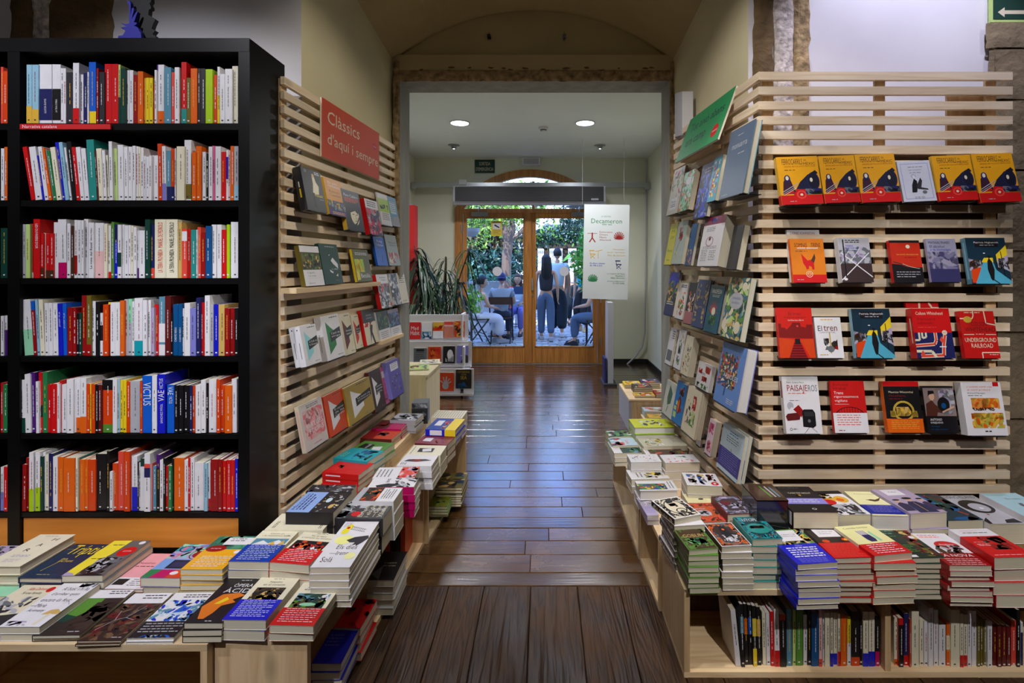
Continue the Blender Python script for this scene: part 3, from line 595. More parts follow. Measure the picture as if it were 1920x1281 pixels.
for i, (px, py) in enumerate(((862, 230), (1097, 230))):
    Y = 960*(BZ-E0)/(498-py); o = tag(empty('ceiling_light', (XW(px, Y), Y, BZ)), 'bright round recessed ceiling downlight, %s of the pair in the back room' % ('left' if i == 0 else 'right'), 'ceiling light', 'bright downlights')
    b = MB(); b.lathe([(.115, 0), (.115, -.008), (.098, -.010), (.098, 0)], 28, 'w'); part(b, 'rim', o); b = MB(); b.face([(.098*math.cos(2*PI*i/28), -.098*math.sin(2*PI*i/28), -.004) for i in range(28)], 'w'); part(b, 'diffuser', o, M_LAMP)
    light('downlight_beam', 'SPOT', (XW(px, Y), Y, BZ-.03), 165, COOL, spot_size=2.95, spot_blend=1.0, shadow_soft_size=.09)
for i, (px, py) in enumerate(((851, 272), (1125, 272))):
    Y = 960*(BZ-E0)/(498-py); o = tag(empty('spotlight', (XW(px, Y), Y, BZ)), 'small recessed swivel spotlight near the doors, %s one' % ('left' if i == 0 else 'right'), 'spotlight', 'small spotlights')
    b = MB(); b.lathe([(.05, 0), (.075, -.003), (.075, -.006), (.035, -.008), (.03, -.05), (0, -.05)], 18, 'e'); part(b, 'ring', o, M_METAL); b = MB(); b.ball((.0, 0, -.03), .026, 'w'); part(b, 'bulb', o, M_LAMP2)
Y = 5.9; o = tag(empty('smoke_detector', (XW(1019, Y), Y, BZ)), 'white round smoke detector between the two downlights', 'smoke detector'); b = MB(); b.lathe([(.0, -.05), (.03, -.048), (.035, -.03), (.055, -.022), (.06, 0)], 20, 'w'); part(b, 'body', o); b = MB(); b.lathe([(.036, -.030), (.037, -.040)], 20, 'k'); part(b, 'vent', o)
# grey cable on the right of the end wall
b = MB(); b.tube([W(1212, 300, 7.5), W(1211, 420, 7.5), W(1210, 560, 7.5), W(1209, 625, 7.5), W(1204, 650, 7.52), W(1192, 668, 7.52), W(1176, 683, 7.52)], .012, 6, 'e'); tag(b.build('cable', M_PAINT), 'grey cable hanging down the end wall by the right corner', 'cable')
# ------------------------------------------------------------------ black bookcase
YBK, YBE = 2.0, 2.27
XR = -1.15
bk = tag(empty('bookcase', (0, 0, 0)), 'tall black bookcase crammed with novels, two bays in view', 'bookcase')
ux = [(XW(14, YBK), XW(37, YBK)), (XW(447, YBK), XR)]
ztop = ZW(72, YBK)
for i, (a, c) in enumerate(ux): slab('upright' if i == 0 else 'side_panel', a, YBK, 0, c, YBE, ztop, M_BLACK, bk)
XL = -2.95
slab('top_board', XL, YBK-.001, ZW(97, YBK), XR-.001, YBE, ztop+.001, M_BLACK, bk)
slab('back_board', XL, YBE-.01, 0, XR-.02, YBE-.001, ztop-.01, M_BLACK, bk)
sh_y = [232, 376, 522, 668, 813, 960]
for y in sh_y:
    for a, c in ((ux[0][1], ux[1][0]), (XL, ux[0][0])): slab('shelf', a, YBK+.004, ZW(y+11, YBK), c, YBE-.01, ZW(y, YBK+.01), M_BLACK, bk)
for a, c in ((ux[0][1], ux[1][0]), (XL, ux[0][0])):
    slab('drawer_front', a+.003, YBK+.012, ZW(1030, YBK), c-.003, YBK+.03, ZW(974, YBK), M_HONEY, bk); slab('plinth', a, YBK+.01, 0, c, YBK+.03, ZW(1031, YBK), M_BLACK, bk)
# red shelf label
o = tag(empty('shelf_label', (XW(36, 1.99), 1.992, ZW(242, 1.99))), 'long red shelf label reading Narrativa catalana under the top row', 'sign'); b = MB(); w, h = 170/960*1.99, 9.5/960*1.99
b.box(0, 0, 0, w, .006, h, 'r'); art(b, [('t', 'Narrativa catalana', .03, .22, .41, .62, 'w')], (0, 0, 0), (1, 0, 0), (0, 0, 1), (0, -1, 0), w, h); part(b, 'strip', o)
# cut-out figures on top
def cutout(name, pts, Y, th, col, label):
    b = MB(); P = [W(x, y, Y) for x, y in pts]; c = P[0].copy(); P = [p-c for p in P]
    me = bpy.data.meshes.new(name); import bmesh; bm = bmesh.new(); vs = [bm.verts.new(p) for p in P]; f = bm.faces.new(vs); r = bmesh.ops.extrude_face_region(bm, geom=[f]); bmesh.ops.translate(bm, verts=[v for v in r['geom'] if isinstance(v, bmesh.types.BMVert)], vec=(0, th, 0))
    bmesh.ops.triangulate(bm, faces=bm.faces[:]); bmesh.ops.recalc_face_normals(bm, faces=bm.faces[:]); bm.to_mesh(me); bm.free()
    me.materials.append(mat(name+'_paint', PAL[col][1] if isinstance(col, str) else col, .6)); o = bpy.data.objects.new(name, me); COLL.objects.link(o); o.location = c; return tag(o, label, 'decoration')
cutout('paper_figure', [(246, 71), (246, 50), (244, 20), (242, -20), (283, -22), (283, 3), (280, 6), (283, 12), (283, 16), (279, 18), (278, 28), (284, 31), (291, 36), (287, 45), (284, 54), (291, 57), (287, 62), (286, 65), (290, 66), (293, 71)], 2.12, .02, (6, 6, 8), 'black cut-out figure with jagged outline standing on the bookcase')
cutout('paper_plant', [(221, 71), (222, 67), (230, 66), (235, 58), (232, 54), (226, 52), (233, 50), (237, 50), (232, 47), (226, 43), (235, 45), (242, 44), (242, 8), (238, 5), (239, 2), (243, 1), (245, 6), (245, 30), (247, 16), (250, 14), (251, 18), (247, 36), (256, 21), (258, 22), (251, 42), (257, 42), (255, 46), (251, 48), (258, 51), (262, 59), (264, 61), (265, 71)], 2.09, .015, (30, 30, 140), 'blue cut-out palm plant leaning on the black cut-out figure')
# ------------------------------------------------------------------ slatted display walls
LW0, LW1 = Vector((-1.122, 2.212, 0)), Vector((-1.014, 3.49, 0)); RW0, RW1 = Vector((.905, 2.16, 0)), Vector((.81, 3.2, 0))
YP = 2.16
def slatwall(name, A, Bp, nrm, nsl, label, th=.02, battens=(), ext=0, lens=None):
    """A, B: ends of the front face line; nrm points to the viewer"""
    r = tag(empty(name, (0, 0, 0)), label, 'display panel'); d = (Bp-A).normalized(); L = (Bp-A).length; M = {}
    for i in range(nsl):
        z = 2.268-i*.0624; l = L+(lens(i) if lens else 0); key = round(l, 3)
        if key not in M:
            b = MB(); e = .002
            b.box(0, -.0, -.034, l, th, 0, 'w'); M[key] = b.data('slat', M_PINE)
        o = bpy.data.objects.new('slat', M[key]); COLL.objects.link(o); o.parent = r
        X, Yv = d, -nrm; q = A.copy()
        if (X.cross(Yv)).z < 0: X = -d; q = Bp.copy()+d*(l-L)
        o.matrix_local = frame((q.x, q.y, z), X, Yv, (0, 0, 1))
    for s in battens:
        b = MB(); c = A+d*(s*L)-nrm*(th+.0005); t_ = d*.022; m_ = -nrm*.012
        for lo, hi in ((0.02, 2.262),): 
            q = [c-t_, c+t_, c+t_+m_, c-t_+m_]; v = [Vector((p.x, p.y, lo)) for p in q]+[Vector((p.x, p.y, hi)) for p in q]
            b.mesh(v, ((3, 2, 1, 0), (4, 5, 6, 7), (0, 1, 5, 4), (1, 2, 6, 5), (2, 3, 7, 6), (3, 0, 4, 7)), 'w')
        part(b, 'batten', r, M_PINEZ)
    return r, d, nrm
dl = (LW1-LW0).normalized(); NL = Vector((dl.y, -dl.x, 0)); dr = (RW1-RW0).normalized(); NR = Vector((-dr.y, dr.x, 0)); NF = Vector((0, -1, 0))
swl, _, _ = slatwall('slat_panel', LW0, LW1, NL, 33, 'pine slat display wall on the left side of the passage', .018, (.02, .5, .98))
swr, _, _ = slatwall('slat_panel', RW0, RW1, NR, 33, 'pine slat display wall on the right side of the passage', .018, (.4, .97))
FX1 = XW(1899, YP)
swf, _, _ = slatwall('slat_panel', Vector((.905, YP, 0)), Vector((FX1, YP, 0)), NF, 33, 'wide pine slat display wall facing the camera on the right', .02, (.045, .49, .93), lens=lambda i: -.012 if i > 16 else 0)
b = MB(); b.box(.99, YP+.05, .25, FX1-.02, YP+.062, 1.93, 'w'); part(b, 'backing_board', swf, M_BACKB)
b = MB(); b.box(XW(1778, 2.2), YP+.046, 1.9, XW(1862, 2.2), YP+.058, 2.2, 'w'); part(b, 'plywood_sheet', swf, M_PINEZ)
def board_on(name, W0, nrm, px0, px1, py, dep, th, parent, m=M_PINEY, off=.0):
    """a shelf board fixed to a side wall between two pixels"""
    a = onwall(px0, py, W0, nrm, off+dep); c = onwall(px1, py, W0, nrm, off+dep); z = a.z; b = MB()
    q = [a, c, c-nrm*dep, a-nrm*dep]; v = [Vector((p.x, p.y, z-th)) for p in q]+[Vector((p.x, p.y, z)) for p in q]
    if (q[1]-q[0]).cross(q[2]-q[1]).z < 0: fs = ((0, 1, 2, 3), (7, 6, 5, 4), (4, 5, 1, 0), (5, 6, 2, 1), (6, 7, 3, 2), (7, 4, 0, 3))
    else: fs = ((3, 2, 1, 0), (4, 5, 6, 7), (0, 1, 5, 4), (1, 2, 6, 5), (2, 3, 7, 6), (3, 0, 4, 7))
    b.mesh(v, fs, 'w'); return part(b, name, parent, m)
def onwall(px, py, W0, nrm, off):
    """point seen at the pixel on the vertical plane parallel to the wall, off metres in front of it"""
    A = W0+nrm*off; d = Vector((-nrm.y, nrm.x, 0)); k = (px-1020)/960; s = (k*A.y-A.x)/(d.x-k*d.y); p = A+d*s
    return Vector((p.x, p.y, ZW(py, p.y)))
WALLS = {'L': (LW0, NL, swl), 'R': (RW0, NR, swr), 'F': (Vector((.905, YP, 0)), NF, swf)}
M_LEDGE = mat('black_steel_ledge', (16, 16, 18), .4)
def shown(wl, bl, br, ytl, t, cover, ops, label, group, spine=None, spine_ops=(), page='p', hard=False, band=None, lean=11, off=None, ledge=True, copies=1, roll=0, name='book', cat='book', hmax=None):
    W0, nrm, par = WALLS[wl]; th = math.radians(lean)
    if off is None:
        a0 = onwall(bl[0], bl[1], W0, nrm, .08); off = t*copies*math.cos(th)+(ZW(ytl, a0.y)-a0.z)*math.tan(th)+.004
    a = onwall(bl[0], bl[1], W0, nrm, off); c = onwall(br[0], br[1], W0, nrm, off); x = (c-a); x.z = 0; w = x.length; x.normalize()
    H = (ZW(ytl, a.y)-a.z)/math.cos(th); n = Vector((-x.y, x.x, 0)); n = -n if n.dot(nrm) < 0 else n
    y = Vector((0, 0, math.cos(th)))-n*math.sin(th); z = x.cross(y)
    c_, p_ = book_meshes(w, H, t*.98, cover, ops, spine, spine_ops, page, hard); cm = c_.data('book', M_COVER); pm = p_.data('pages', M_PAGES)
    bm = band_mesh(w, H, t*.98, *band).data('paper_band', M_COVER) if band else None
    res = None
    for i in range(copies):
        o_ = a-z*(t*(i+1)); lb = label if i == 0 else ('copy behind the ' if i == 1 else 'last copy behind the ')+label
        if i: o_ = o_+x*.004+y*.003
        M = frame(o_, x, y, z)
        if roll: M = M@Matrix.Rotation(math.radians(roll), 4, 'Z')
        r = link_book(name, cm, pm, M, lb, group, cat, bm, hard_=hard); res = res or r
    if ledge:
        b = MB(); q0 = a+x*(w*.08); q1 = a+x*(w*.92); q = [q0+nrm*.004, q1+nrm*.004, q1-nrm*(off-.002), q0-nrm*(off-.002)]; zz = a.z-.0015
        v = [Vector((p.x, p.y, zz-.003)) for p in q]+[Vector((p.x, p.y, zz)) for p in q]
        b.mesh(v, ((3, 2, 1, 0), (4, 5, 6, 7), (0, 1, 5, 4), (1, 2, 6, 5), (2, 3, 7, 6), (3, 0, 4, 7)), 'k'); part(b, 'ledge', par, M_LEDGE)
    return res
# ------------------------------------------------------------------ crates
def crate(label, x0, y0, x1, y1, z0, z1, open_side, th=.02, skew=0, skl=None, dividers=(), back=True, mid=None):
    """pine box lying on the floor; open_side: 'S' towards the camera, 'E' or 'W' sideways. skew: sideways shift of the far end"""
    r = tag(empty('crate', ((x0+x1)/2, (y0+y1)/2, z0)), label, 'crate'); o0 = r.location.copy()
    skl = skew if skl is None else skl
    def P(x, y, z): u = (x-x0)/(x1-x0); return Vector((x+(skl*(1-u)+skew*u)*(y-y0)/(y1-y0), y, z))-o0
    def bx(name, a, b_, m):
        b = MB(); v = [P(a[0], a[1], a[2]), P(b_[0], a[1], a[2]), P(b_[0], b_[1], a[2]), P(a[0], b_[1], a[2]), P(a[0], a[1], b_[2]), P(b_[0], a[1], b_[2]), P(b_[0], b_[1], b_[2]), P(a[0], b_[1], b_[2])]
        b.mesh(v, ((3, 2, 1, 0), (4, 5, 6, 7), (0, 1, 5, 4), (1, 2, 6, 5), (2, 3, 7, 6), (3, 0, 4, 7)), 'w'); return part(b, name, r, m)
    mh = M_PINEX if open_side == 'S' else M_PINEY
    bx('top_panel', (x0, y0, z1-th), (x1, y1, z1), mh); bx('bottom_panel', (x0, y0, z0), (x1, y1, z0+th), mh)
    if open_side == 'S':
        bx('side_panel', (x0, y0, z0+th), (x0+th, y1, z1-th), M_PINEZ); bx('side_panel', (x1-th, y0, z0+th), (x1, y1, z1-th), M_PINEZ); bx('back_panel', (x0+th, y1-th, z0+th), (x1-th, y1, z1-th), M_BACKB)
        for d in dividers: bx('divider', (d-th/2, y0+.003, z0+th), (d+th/2, y1-th, z1-th), M_PINEZ)
    else:
        bx('end_panel', (x0, y0, z0+th), (x1, y0+th, z1-th), M_PINEZ); bx('end_panel', (x0, y1-th, z0+th), (x1, y1, z1-th), M_PINEZ)
        if open_side == 'E': bx('back_panel', (x0, y0+th, z0+th), (x0+th*.6, y1-th, z1-th), M_BACKB)
        else: bx('back_panel', (x1-th*.6, y0+th, z0+th), (x1, y1-th, z1-th), M_BACKB)
    return r
ZC = .31
crate('pine crate open to the camera under the left end of the front table', -2.6, 1.512, -.995, 1.97, 0, .33, 'S', dividers=(-1.9,))
crate('long pine crate with its open side to the passage, nearest on the left', -.990, 1.54, -.712, 2.66, 0, .33, 'E', skew=.09, skl=-.045)
crate('pine crate with green books inside, farther one on the left', -1.055, 2.665, -.605, 3.49, 0, .33, 'E', skew=.075, skl=.055, th=.018)
crate('wide pine crate of upright books facing the camera on the right', .493, 1.80, 2.35, 2.14, 0, ZC, 'S', th=.02, dividers=(XW(1666, 1.8),))
crate('short pine crate behind the corner of the right table', .482, 2.145, .80, 2.52, .0, ZC, 'W', skew=-.010)
crate('pine crate with its open side to the passage, farther one on the right', .468, 2.525, .785, 3.42, 0, ZC, 'W', skew=-.012, skl=-.008)
# raised ledges along the slat walls
def ledge_box(label, pts, z, th=.018, zb=0.0):
    r = tag(empty('display_ledge', (pts[0][0], pts[0][1], zb)), label, 'shelf'); o0 = r.location
    b = MB(); q = [Vector((x, y, 0)) for x, y in pts]; v = [Vector((p.x, p.y, z-th))-o0 for p in q]+[Vector((p.x, p.y, z))-o0 for p in q]; n = len(q)
    b.mesh(v, [tuple(range(n-1, -1, -1)), tuple(range(n, 2*n))]+[(i, (i+1) % n, n+(i+1) % n, n+i) for i in range(n)], 'w'); part(b, 'top_board', r, M_PINEY)
    b = MB(); (x0, y0), (x1, y1) = pts[0], pts[1]; d = Vector((x1-x0, y1-y0, 0)).normalized(); nn = Vector((-d.y, d.x, 0))*.014
    a, c = Vector((x0, y0, zb))-o0, Vector((x1, y1, zb))-o0; q = [a, c, c+nn, a+nn]; up = Vector((0, 0, z-th-zb)); v = q+[p+up for p in q]
    b.mesh(v, ((3, 2, 1, 0), (4, 5, 6, 7), (0, 1, 5, 4), (1, 2, 6, 5), (2, 3, 7, 6), (3, 0, 4, 7)), 'w'); part(b, 'front_board', r, M_PINEY); return r
ledge_box('raised pine ledge holding piles along the left slat wall', [(-.868, 2.30), (-.800, 3.47), (-1.0, 3.47), (-1.09, 2.30)], .42, zb=.331)
ledge_box('raised pine ledge under the back row on the right table', [(1.0, 1.955), (2.32, 1.955), (2.32, 2.135), (1.0, 2.135)], .40, zb=.311)
# pine book ledges fixed on the left slat wall
board_on('pine_ledge', LW0, NL, 556, 714, 541, .07, .022, swl, off=.002)
board_on('pine_ledge', LW0, NL, 716, 757, 640, .07, .022, swl, off=.002)
board_on('pine_ledge', RW0, NR, 1276, 1326, 299, .07, .02, swr, off=.002)
# ------------------------------------------------------------------ the six rows of the black bookcase
ROWS = [
"185-275:150:l/860:Y;280-390:150:l/915:Y;395-615:145:w/565:B/1105:w|wwLLUCIA RAMIS,.18,.42,.42,.58;620-768:145:w/565:k/1105:w|wwLA TEVA OMBRA,.2,.42,.4,.62;770-812:210:w;813-857:210:w;860-977:280:z;980-1082:120:w/895:r;1085-1157:320:w;1160-1222:290:B;1225-1250:275:w;1253-1372:105:b/950:y;1380-1418:210:R;1430-1521:275:z;1524-1640:138:r;1641-1756:138:r;1758-1792:150:M/710:g;1795-1881:210:g;1885-1940:245:w;1945-2012:245:w;2015-2087:325:R;2090-2182:265:o;2184-2226:380:Y;2228-2283:375:y;2285-2346:375:y;2348-2376:480:r;2378-2413:240:w;2416-2438:150:P/950:o;2440-2540:150:w/945:o;2542-2660:195:s;2662-2720:280:q;2722-2798:195:w;2800-2834:370:y;2837-2924:105:r/905:t;2928-2996:375:i;2998-3105:215:o;3108-3168:215:z;3170-3244:215:z;3247-3370:228:L;3380-3452:325:O;3455-3496:185:w/675:y;3498-3582:310:w;3584-3706:222:w;3709-3808:175:c",
"265-338~-155:225:r;341-452~-118:230:w;455-492~-115:375:u;495-559~-118:225:w;562-622~-135:245:o;625-646~-128:265:e;649-703~-125:300:G;706-787~-122:235:c;790-847~-120:150:u;850-912~-118:150:l;915-960~-105:240:w;963-1042~-100:140:k;1045-1102~-90:235:r;1105-1180~-80:235:w;1183-1262~-70:258:w;1266-1392~-60:110:t;1398-1412~-50:300:x;1415-1505~-40:262:c;1508-1558~-35:290:w;1561-1605~-30:375:c;1608-1665~-20:140:w;1668-1752~-18:260:M;1755-1850~-12:200:w;1853-1925~-8:235:w;1927-1995:230:w;1998-2050:215:w;2052-2100:225:w;2102-2135:235:c;2137-2190:245:w;2192-2232:390:w;2234-2280:400:w;2282-2325:380:w;2327-2368:380:w;2370-2436:380:w;2440-2512~-14:178:O;2515-2577~-12:220:w/860:v;2580-2656:295:s/915:B;2658-2720:265:O/915:B;2723-2742:255:w;2744-2754:330:k;2756-2887:225:c;2890-3007:115:w/870:i/1130:w;3018-3086:320:o;3088-3184:220:o;3198-3250:320:w;3255-3300:345:k;3303-3366:228:w;3368-3418:215:p;3420-3512:225:w;3515-3600:318:r;3602-3642:285:w/405:u/785:w;3644-3676:290:f;3678-3740:218:o;3742-3815:222:e/885:l",
"105-168:235:e;170-243:235:M;247-300:225:r/1060:w;303-412:145:r|vwLES OUVRIERS D'OR,.50,.92,.3,.72;415-478:390:r/980:n;480-512:385:c;515-575:390:r/1020:n;577-648:390:r/1020:n;652-730:200:w;733-875~-12:150:w/890:m;878-936:220:w;940-1002:260:n;1005-1052:160:w/770:R/1085:w;1055-1118:165:w;1120-1164:165:w;1168-1240:145:w;1243-1336:205:w|kzLa rosa del Raval,.17,.64,.3,.72^Núria Palau,.68,.9,.4,.66;1338-1508:210:w/695:f;1511-1566:230:c;1570-1632:255:w/1050:r;1637-1686:195:H;1688-1742:235:B/550:u;1745-1806:240:w/720:g/965:w;1808-1862:240:w;1864-1925:255:w;1927-1970:250:w;1972-2014:260:c;2016-2068:280:w;2071-2110:340:w/985:P;2112-2210:340:w;2214-2298:150:g;2301-2378:235:B/985:q;2381-2572:150:c|kqLA TERRA PROHIBIDA,.1,.49,.28,.72^MANUEL DE PEDROLO,.52,.95,.28,.72;2574-2772:150:c|kkLA TERRA PROHIBIDA,.1,.49,.3,.7^MANUEL DE PEDROLO,.52,.95,.3,.7;2775-2845:200:a;2848-2932:310:q/355:w/520:q;2935-2996:315:r;3000-3090:328:t;3093-3110:328:w;3112-3172:283:q;3176-3248:375:R;3252-3352:262:U;3358-3436:240:w;3446-3526:240:w;3529-3611:328:r;3614-3666:238:L;3685-3810:195:w",
"160-308~-65:200:w/715:d;312-372~-58:225:b/380:R;375-422~-50:200:l;425-500~-40:200:c;503-566~-14:260:w;568-633~-10:260:w;636-730~-8:265:w;735-809~-25:268:u|kwJOSEP PLA,.55,.84,.3,.65;812-880~-15:268:b|kwJOSEP PLA,.52,.82,.3,.65;885-976:335:R;978-1032:340:R;1035-1086:435:k;1088-1127:425:g;1130-1212:130:R/970:R;1214-1292:130:i/970:R;1298-1367:225:w;1369-1441:240:k;1445-1492:430:w/640:k/905:w;1495-1584:285:O;1587-1619:245:y;1622-1700:250:w;1702-1784:250:w/390:w;1788-1858:215:o;1862-1925:195:e;1927-1990:190:d/600:e;1992-2032:230:w;2035-2174:175:w/905:T;2176-2246:210:w;2248-2315:210:w;2318-2372:340:V;2375-2448:285:r;2455-2556:150:s/610:w/930:s/970:w;2558-2655:140:x;2658-2692:430:k;2695-2782:280:U|kwCARME RIERA,.27,.55,.3,.72;2785-2848:275:U|kwCARME RIERA,.27,.55,.3,.72;2851-2887:350:w;2889-2986:260:w;2989-3088:350:v;3090-3158:170:B;3160-3234:250:r;3238-3324:130:w;3328-3388:280:e;3392-3470:280:u;3474-3577:285:a;3580-3660:350:R;3662-3750:350:R;3753-3812:350:k",
"65-165~-10:250:w/905:g;168-262~-18:155:w;265-345~-18:125:P;348-397~-8:280:w;400-462~-8:125:r/685:k/890:r;465-544~-6:115:G;548-602:330:r;605-700:320:r;703-750:320:w;752-788:260:r;791-870:330:w;873-985:245:w;988-1032:240:w;1035-1110:225:w/895:o;1112-1205:225:w/880:o;1208-1270:320:O;1272-1292:320:y;1295-1357:325:O;1360-1410:335:k;1412-1477:335:x;1480-1657:250:k/425:O/1010:H;1660-1732:245:w;1734-1785:240:l;1788-1841:250:y;1843-1896:250:y;1898-1958:280:O;1962-2126:270:e;2130-2164:280:O;2168-2332:180:b|vwVICTUS,.48,.88,.1,.9;2335-2418:180:w;2425-2558:155:u|kwVAE,.54,.73,.1,.9^VICTUS,.75,.93,.25,.75^SÁNCHEZ PIÑOL,.17,.5,.32,.7;2561-2590:155:w;2594-2716:335:b|vwVAE,.79,.96,.1,.85^VICTUS,.61,.76,.28,.72;2718-2779:345:k;2781-2867:345:k;2870-2978:345:k;2980-3018:350:B;3021-3076:350:O;3079-3168:345:w;3172-3251:255:w;3254-3306:305:k;3309-3436:240:w;3439-3498:245:O;3501-3578:340:O;3581-3696:345:o;3699-3788:235:w",
"105-172~10:375:R;175-225:260:R;228-300:170:w/795:L;303-330:240:k;333-414:165:w/770:L;417-466:240:g;469-510:165:w;512-562:210:c;565-635:190:B;638-717:240:w;720-817:250:o;820-1012:265:o;1025-1060:260:c;1063-1092:260:t;1095-1181:292:o;1183-1240:292:o;1243-1367:292:O;1370-1556:195:k;1559-1606:150:k;1609-1656:500:w;1659-1752:355:O;1755-1852:155:q;1855-1950:155:O;1955-1990:220:w;1992-2082:235:w/760:u;2085-2107:330:z;2109-2136:340:w;2139-2200:275:g/410:w;2203-2300:190:w/365:q/435:B/600:w;2303-2347:355:q;2350-2407:400:s;2410-2466:210:P/440:k;2469-2522:300:w;2524-2562:270:k;2565-2611:400:r;2613-2668:400:G;2671-2712:275:k;2715-2887:262:o;2890-2950:300:w;2952-2984:265:r;2986-3058:260:w;3064-3222:345:w;3225-3283:355:l;3285-3334:350:w/960:r;3337-3466:290:R;3468-3532:290:R;3535-3605:310:r;3610-3682:300:r;3684-3752:300:r;3756-3806:280:u"]
NAMES = ['top bookcase shelf', 'second bookcase shelf', 'third bookcase shelf', 'fourth bookcase shelf', 'fifth bookcase shelf', 'lowest bookcase shelf']
LEFT = ['1-45:190:q;47-118:260:O', '5-60:260:w;62-118:235:o', '1-118:300:g', '1-55:480:w;57-118:480:w/720:P', '1-40:300:r;42-118:330:G', '1-52:420:w/850:v;54-118:420:r']
for i, rw in enumerate(ROWS):
    base = 105+145*i
    shelf_row(rw, 30, base, 9.143, [232, 376, 522, 668, 813, 960][i]-.5, 2.005, NAMES[i], 'paperbacks on the '+NAMES[i], seed=i+3, name='paperback')
    shelf_row(LEFT[i], 1.5, base, 9.143, [232, 376, 522, 668, 813, 960][i]-.5, 2.005, 'left bay, '+NAMES[i], 'paperbacks in the left bay of the bookcase', seed=i+33, name='paperback')
# upright books in the open crate at lower right: crop origin (1240,1080), 2.824 px per px
LOW = "395-422~-30:180:w;425-443~-10:150:k/215:s/305:k;445-462~-10:150:k/225:o/310:k;465-486~-8:155:k/220:b/310:k;488-508~-8:160:k/225:y/320:k/385:y;510-530~-8:165:k/230:Y/320:k;538-556~-6:190:c;558-578~-6:195:w;581-600~-6:190:r;602-628~-6:175:w/395:r;630-662~-4:205:O/235:k;664-692~-2:175:s;695-712:180:M;714-750:180:H;752-772:205:w;775-792:170:k;795-832:195:U;835-852:180:f/440:q;854-864:185:w;866-892:195:c;895-910:195:c/410:u;912-932:195:c/410:u;935-948:200:c/400:r;950-982:210:o;984-1003:215:y/355:w;1006-1050:190:k/430:O;1052-1066:210:k;1068-1096:190:c/410:u;1098-1130:190:c/400:u;1133-1155:215:k/400:m"
LOW2 = "1232-1255:220:c/440:o;1258-1282:225:r/260:k;1284-1312:200:B/420:r;1315-1322:230:O;1325-1364:185:c;1366-1388:235:c;1390-1412:240:w;1414-1440:170:w;1442-1466:180:w;1469-1505:260:w;1508-1530:240:o/315:c/390:o;1533-1580:180:c;1582-1600:200:c/420:r;1602-1620:205:c/420:r;1622-1642:185:w;1644-1668:185:w;1672-1688:225:i;1690-1702:225:i;1704-1724:230:i;1727-1752:240:w;1755-1778:255:x;1780-1802:260:x;1804-1826:262:x;1828-1850:268:x;1852-1880:235:q/470:c;1882-1900:180:k;1902-1915:245:w/300:B"
shelf_row(LOW, 1240, 1080, 2.824, 1251, 1.822, 'left half of open crate', 'upright books in the front crate', seed=51, depth=.14, name='novel')
shelf_row(LOW2, 1240, 1080, 2.824, 1253, 1.822, 'right half of open crate', 'upright books in the front crate', seed=52, depth=.14, name='novel')
# ------------------------------------------------------------------ signs
def shown_board(wl, bl, br, ytl, cover, ops, label, lean=3, t=.012, off=.02, name='sign_board'):
    return shown(wl, bl, br, ytl, t, cover, ops, label, None, lean=lean, off=off, ledge=False, name=name, cat='sign')
def board(name, wl, pxl, pxr, yb, yt, off, cover, ops, label, lean=0, t=.01, back=(225, 215, 200)):
    W0, nrm, par = WALLS[wl]; a = onwall(pxl, yb, W0, nrm, off); c = onwall(pxr, yb, W0, nrm, off); x = c-a; x.z = 0; w = x.length; x.normalize(); th = math.radians(lean)
    H = (ZW(yt, a.y)-a.z)/math.cos(th); n = Vector((-x.y, x.x, 0)); n = -n if n.dot(nrm) < 0 else n; y = Vector((0, 0, math.cos(th)))-n*math.sin(th); z = x.cross(y)
    o = empty(name); o.matrix_world = frame(a-z*t, x, y, z); b = MB(); b.box(0, 0, 0, w, H, t-.001, back if len(back) == 4 else tuple(lin(v) for v in back)+(1,)); b.box(0, 0, t-.001, w, H, t, cover)
    art(b, ops, (0, 0, t), (1, 0, 0), (0, 1, 0), (0, 0, 1), w, H); part(b, 'panel', o); return tag(o, label, 'sign')
board('sign_board', 'L', 603.5, 711, 293, 182, .012, 'O', [('r', 0, 0, 1, 1, colr((212, 72, 34))), ('t', 'Clàssics', .08, .62, .60, .22, 'C'), ('t', "d'aquí i sempre", .08, .20, .97, .26, 'C'), ('e', .90, .66, .045, .075, 'r'), ('t', 'central', .87, .64, .93, .035, 'w')],
      'orange sign board reading Clàssics d’aquí i sempre on left slats')
board('sign_board', 'R', 1266, 1345, 306, 224, .085, 'G', [('r', 0, 0, 1, 1, colr((44, 150, 92))), ('t', 'Tot això abans', .14, .60, .90, .19, 'K'), ('t', 'era camp', .14, .22, .62, .19, 'K'), ('e', .85, .25, .07, .13, 'r'), ('t', 'central', .80, .23, .90, .05, 'w')],
      'leaning green sign board reading Tot això abans era camp', lean=20)
# small white metal box with a rounded face on the niche wall behind the green sign
b = MB(); c0 = onwall(1282, 252, RW0, NR, .02); 
for i in range(8):
    a0, a1 = PI/2*i/8, PI/2*(i+1)/8
b.box(-.045, -.05, -.13, .02, .05, .13, 'w'); 
vs = [(-.045-.03*math.sin(PI*i/8), .05-.1*i/8, 0) for i in range(9)]
for i in range(8): p, q = vs[i], vs[i+1]; b.face([(q[0], q[1], -.13), (p[0], p[1], -.13), (p[0], p[1], .13), (q[0], q[1], .13)], 'e')
for s_ in (-.13, .13): b.face([(p[0], p[1], s_) for p in (vs if s_ > 0 else vs[::-1])], 'e')
o = b.build('wall_box', M_PAINT); o.location = (.868, 3.10, ZW(217, 3.1)); tag(o, 'small white metal wall box with rounded face beside the stone frame', 'wall box')
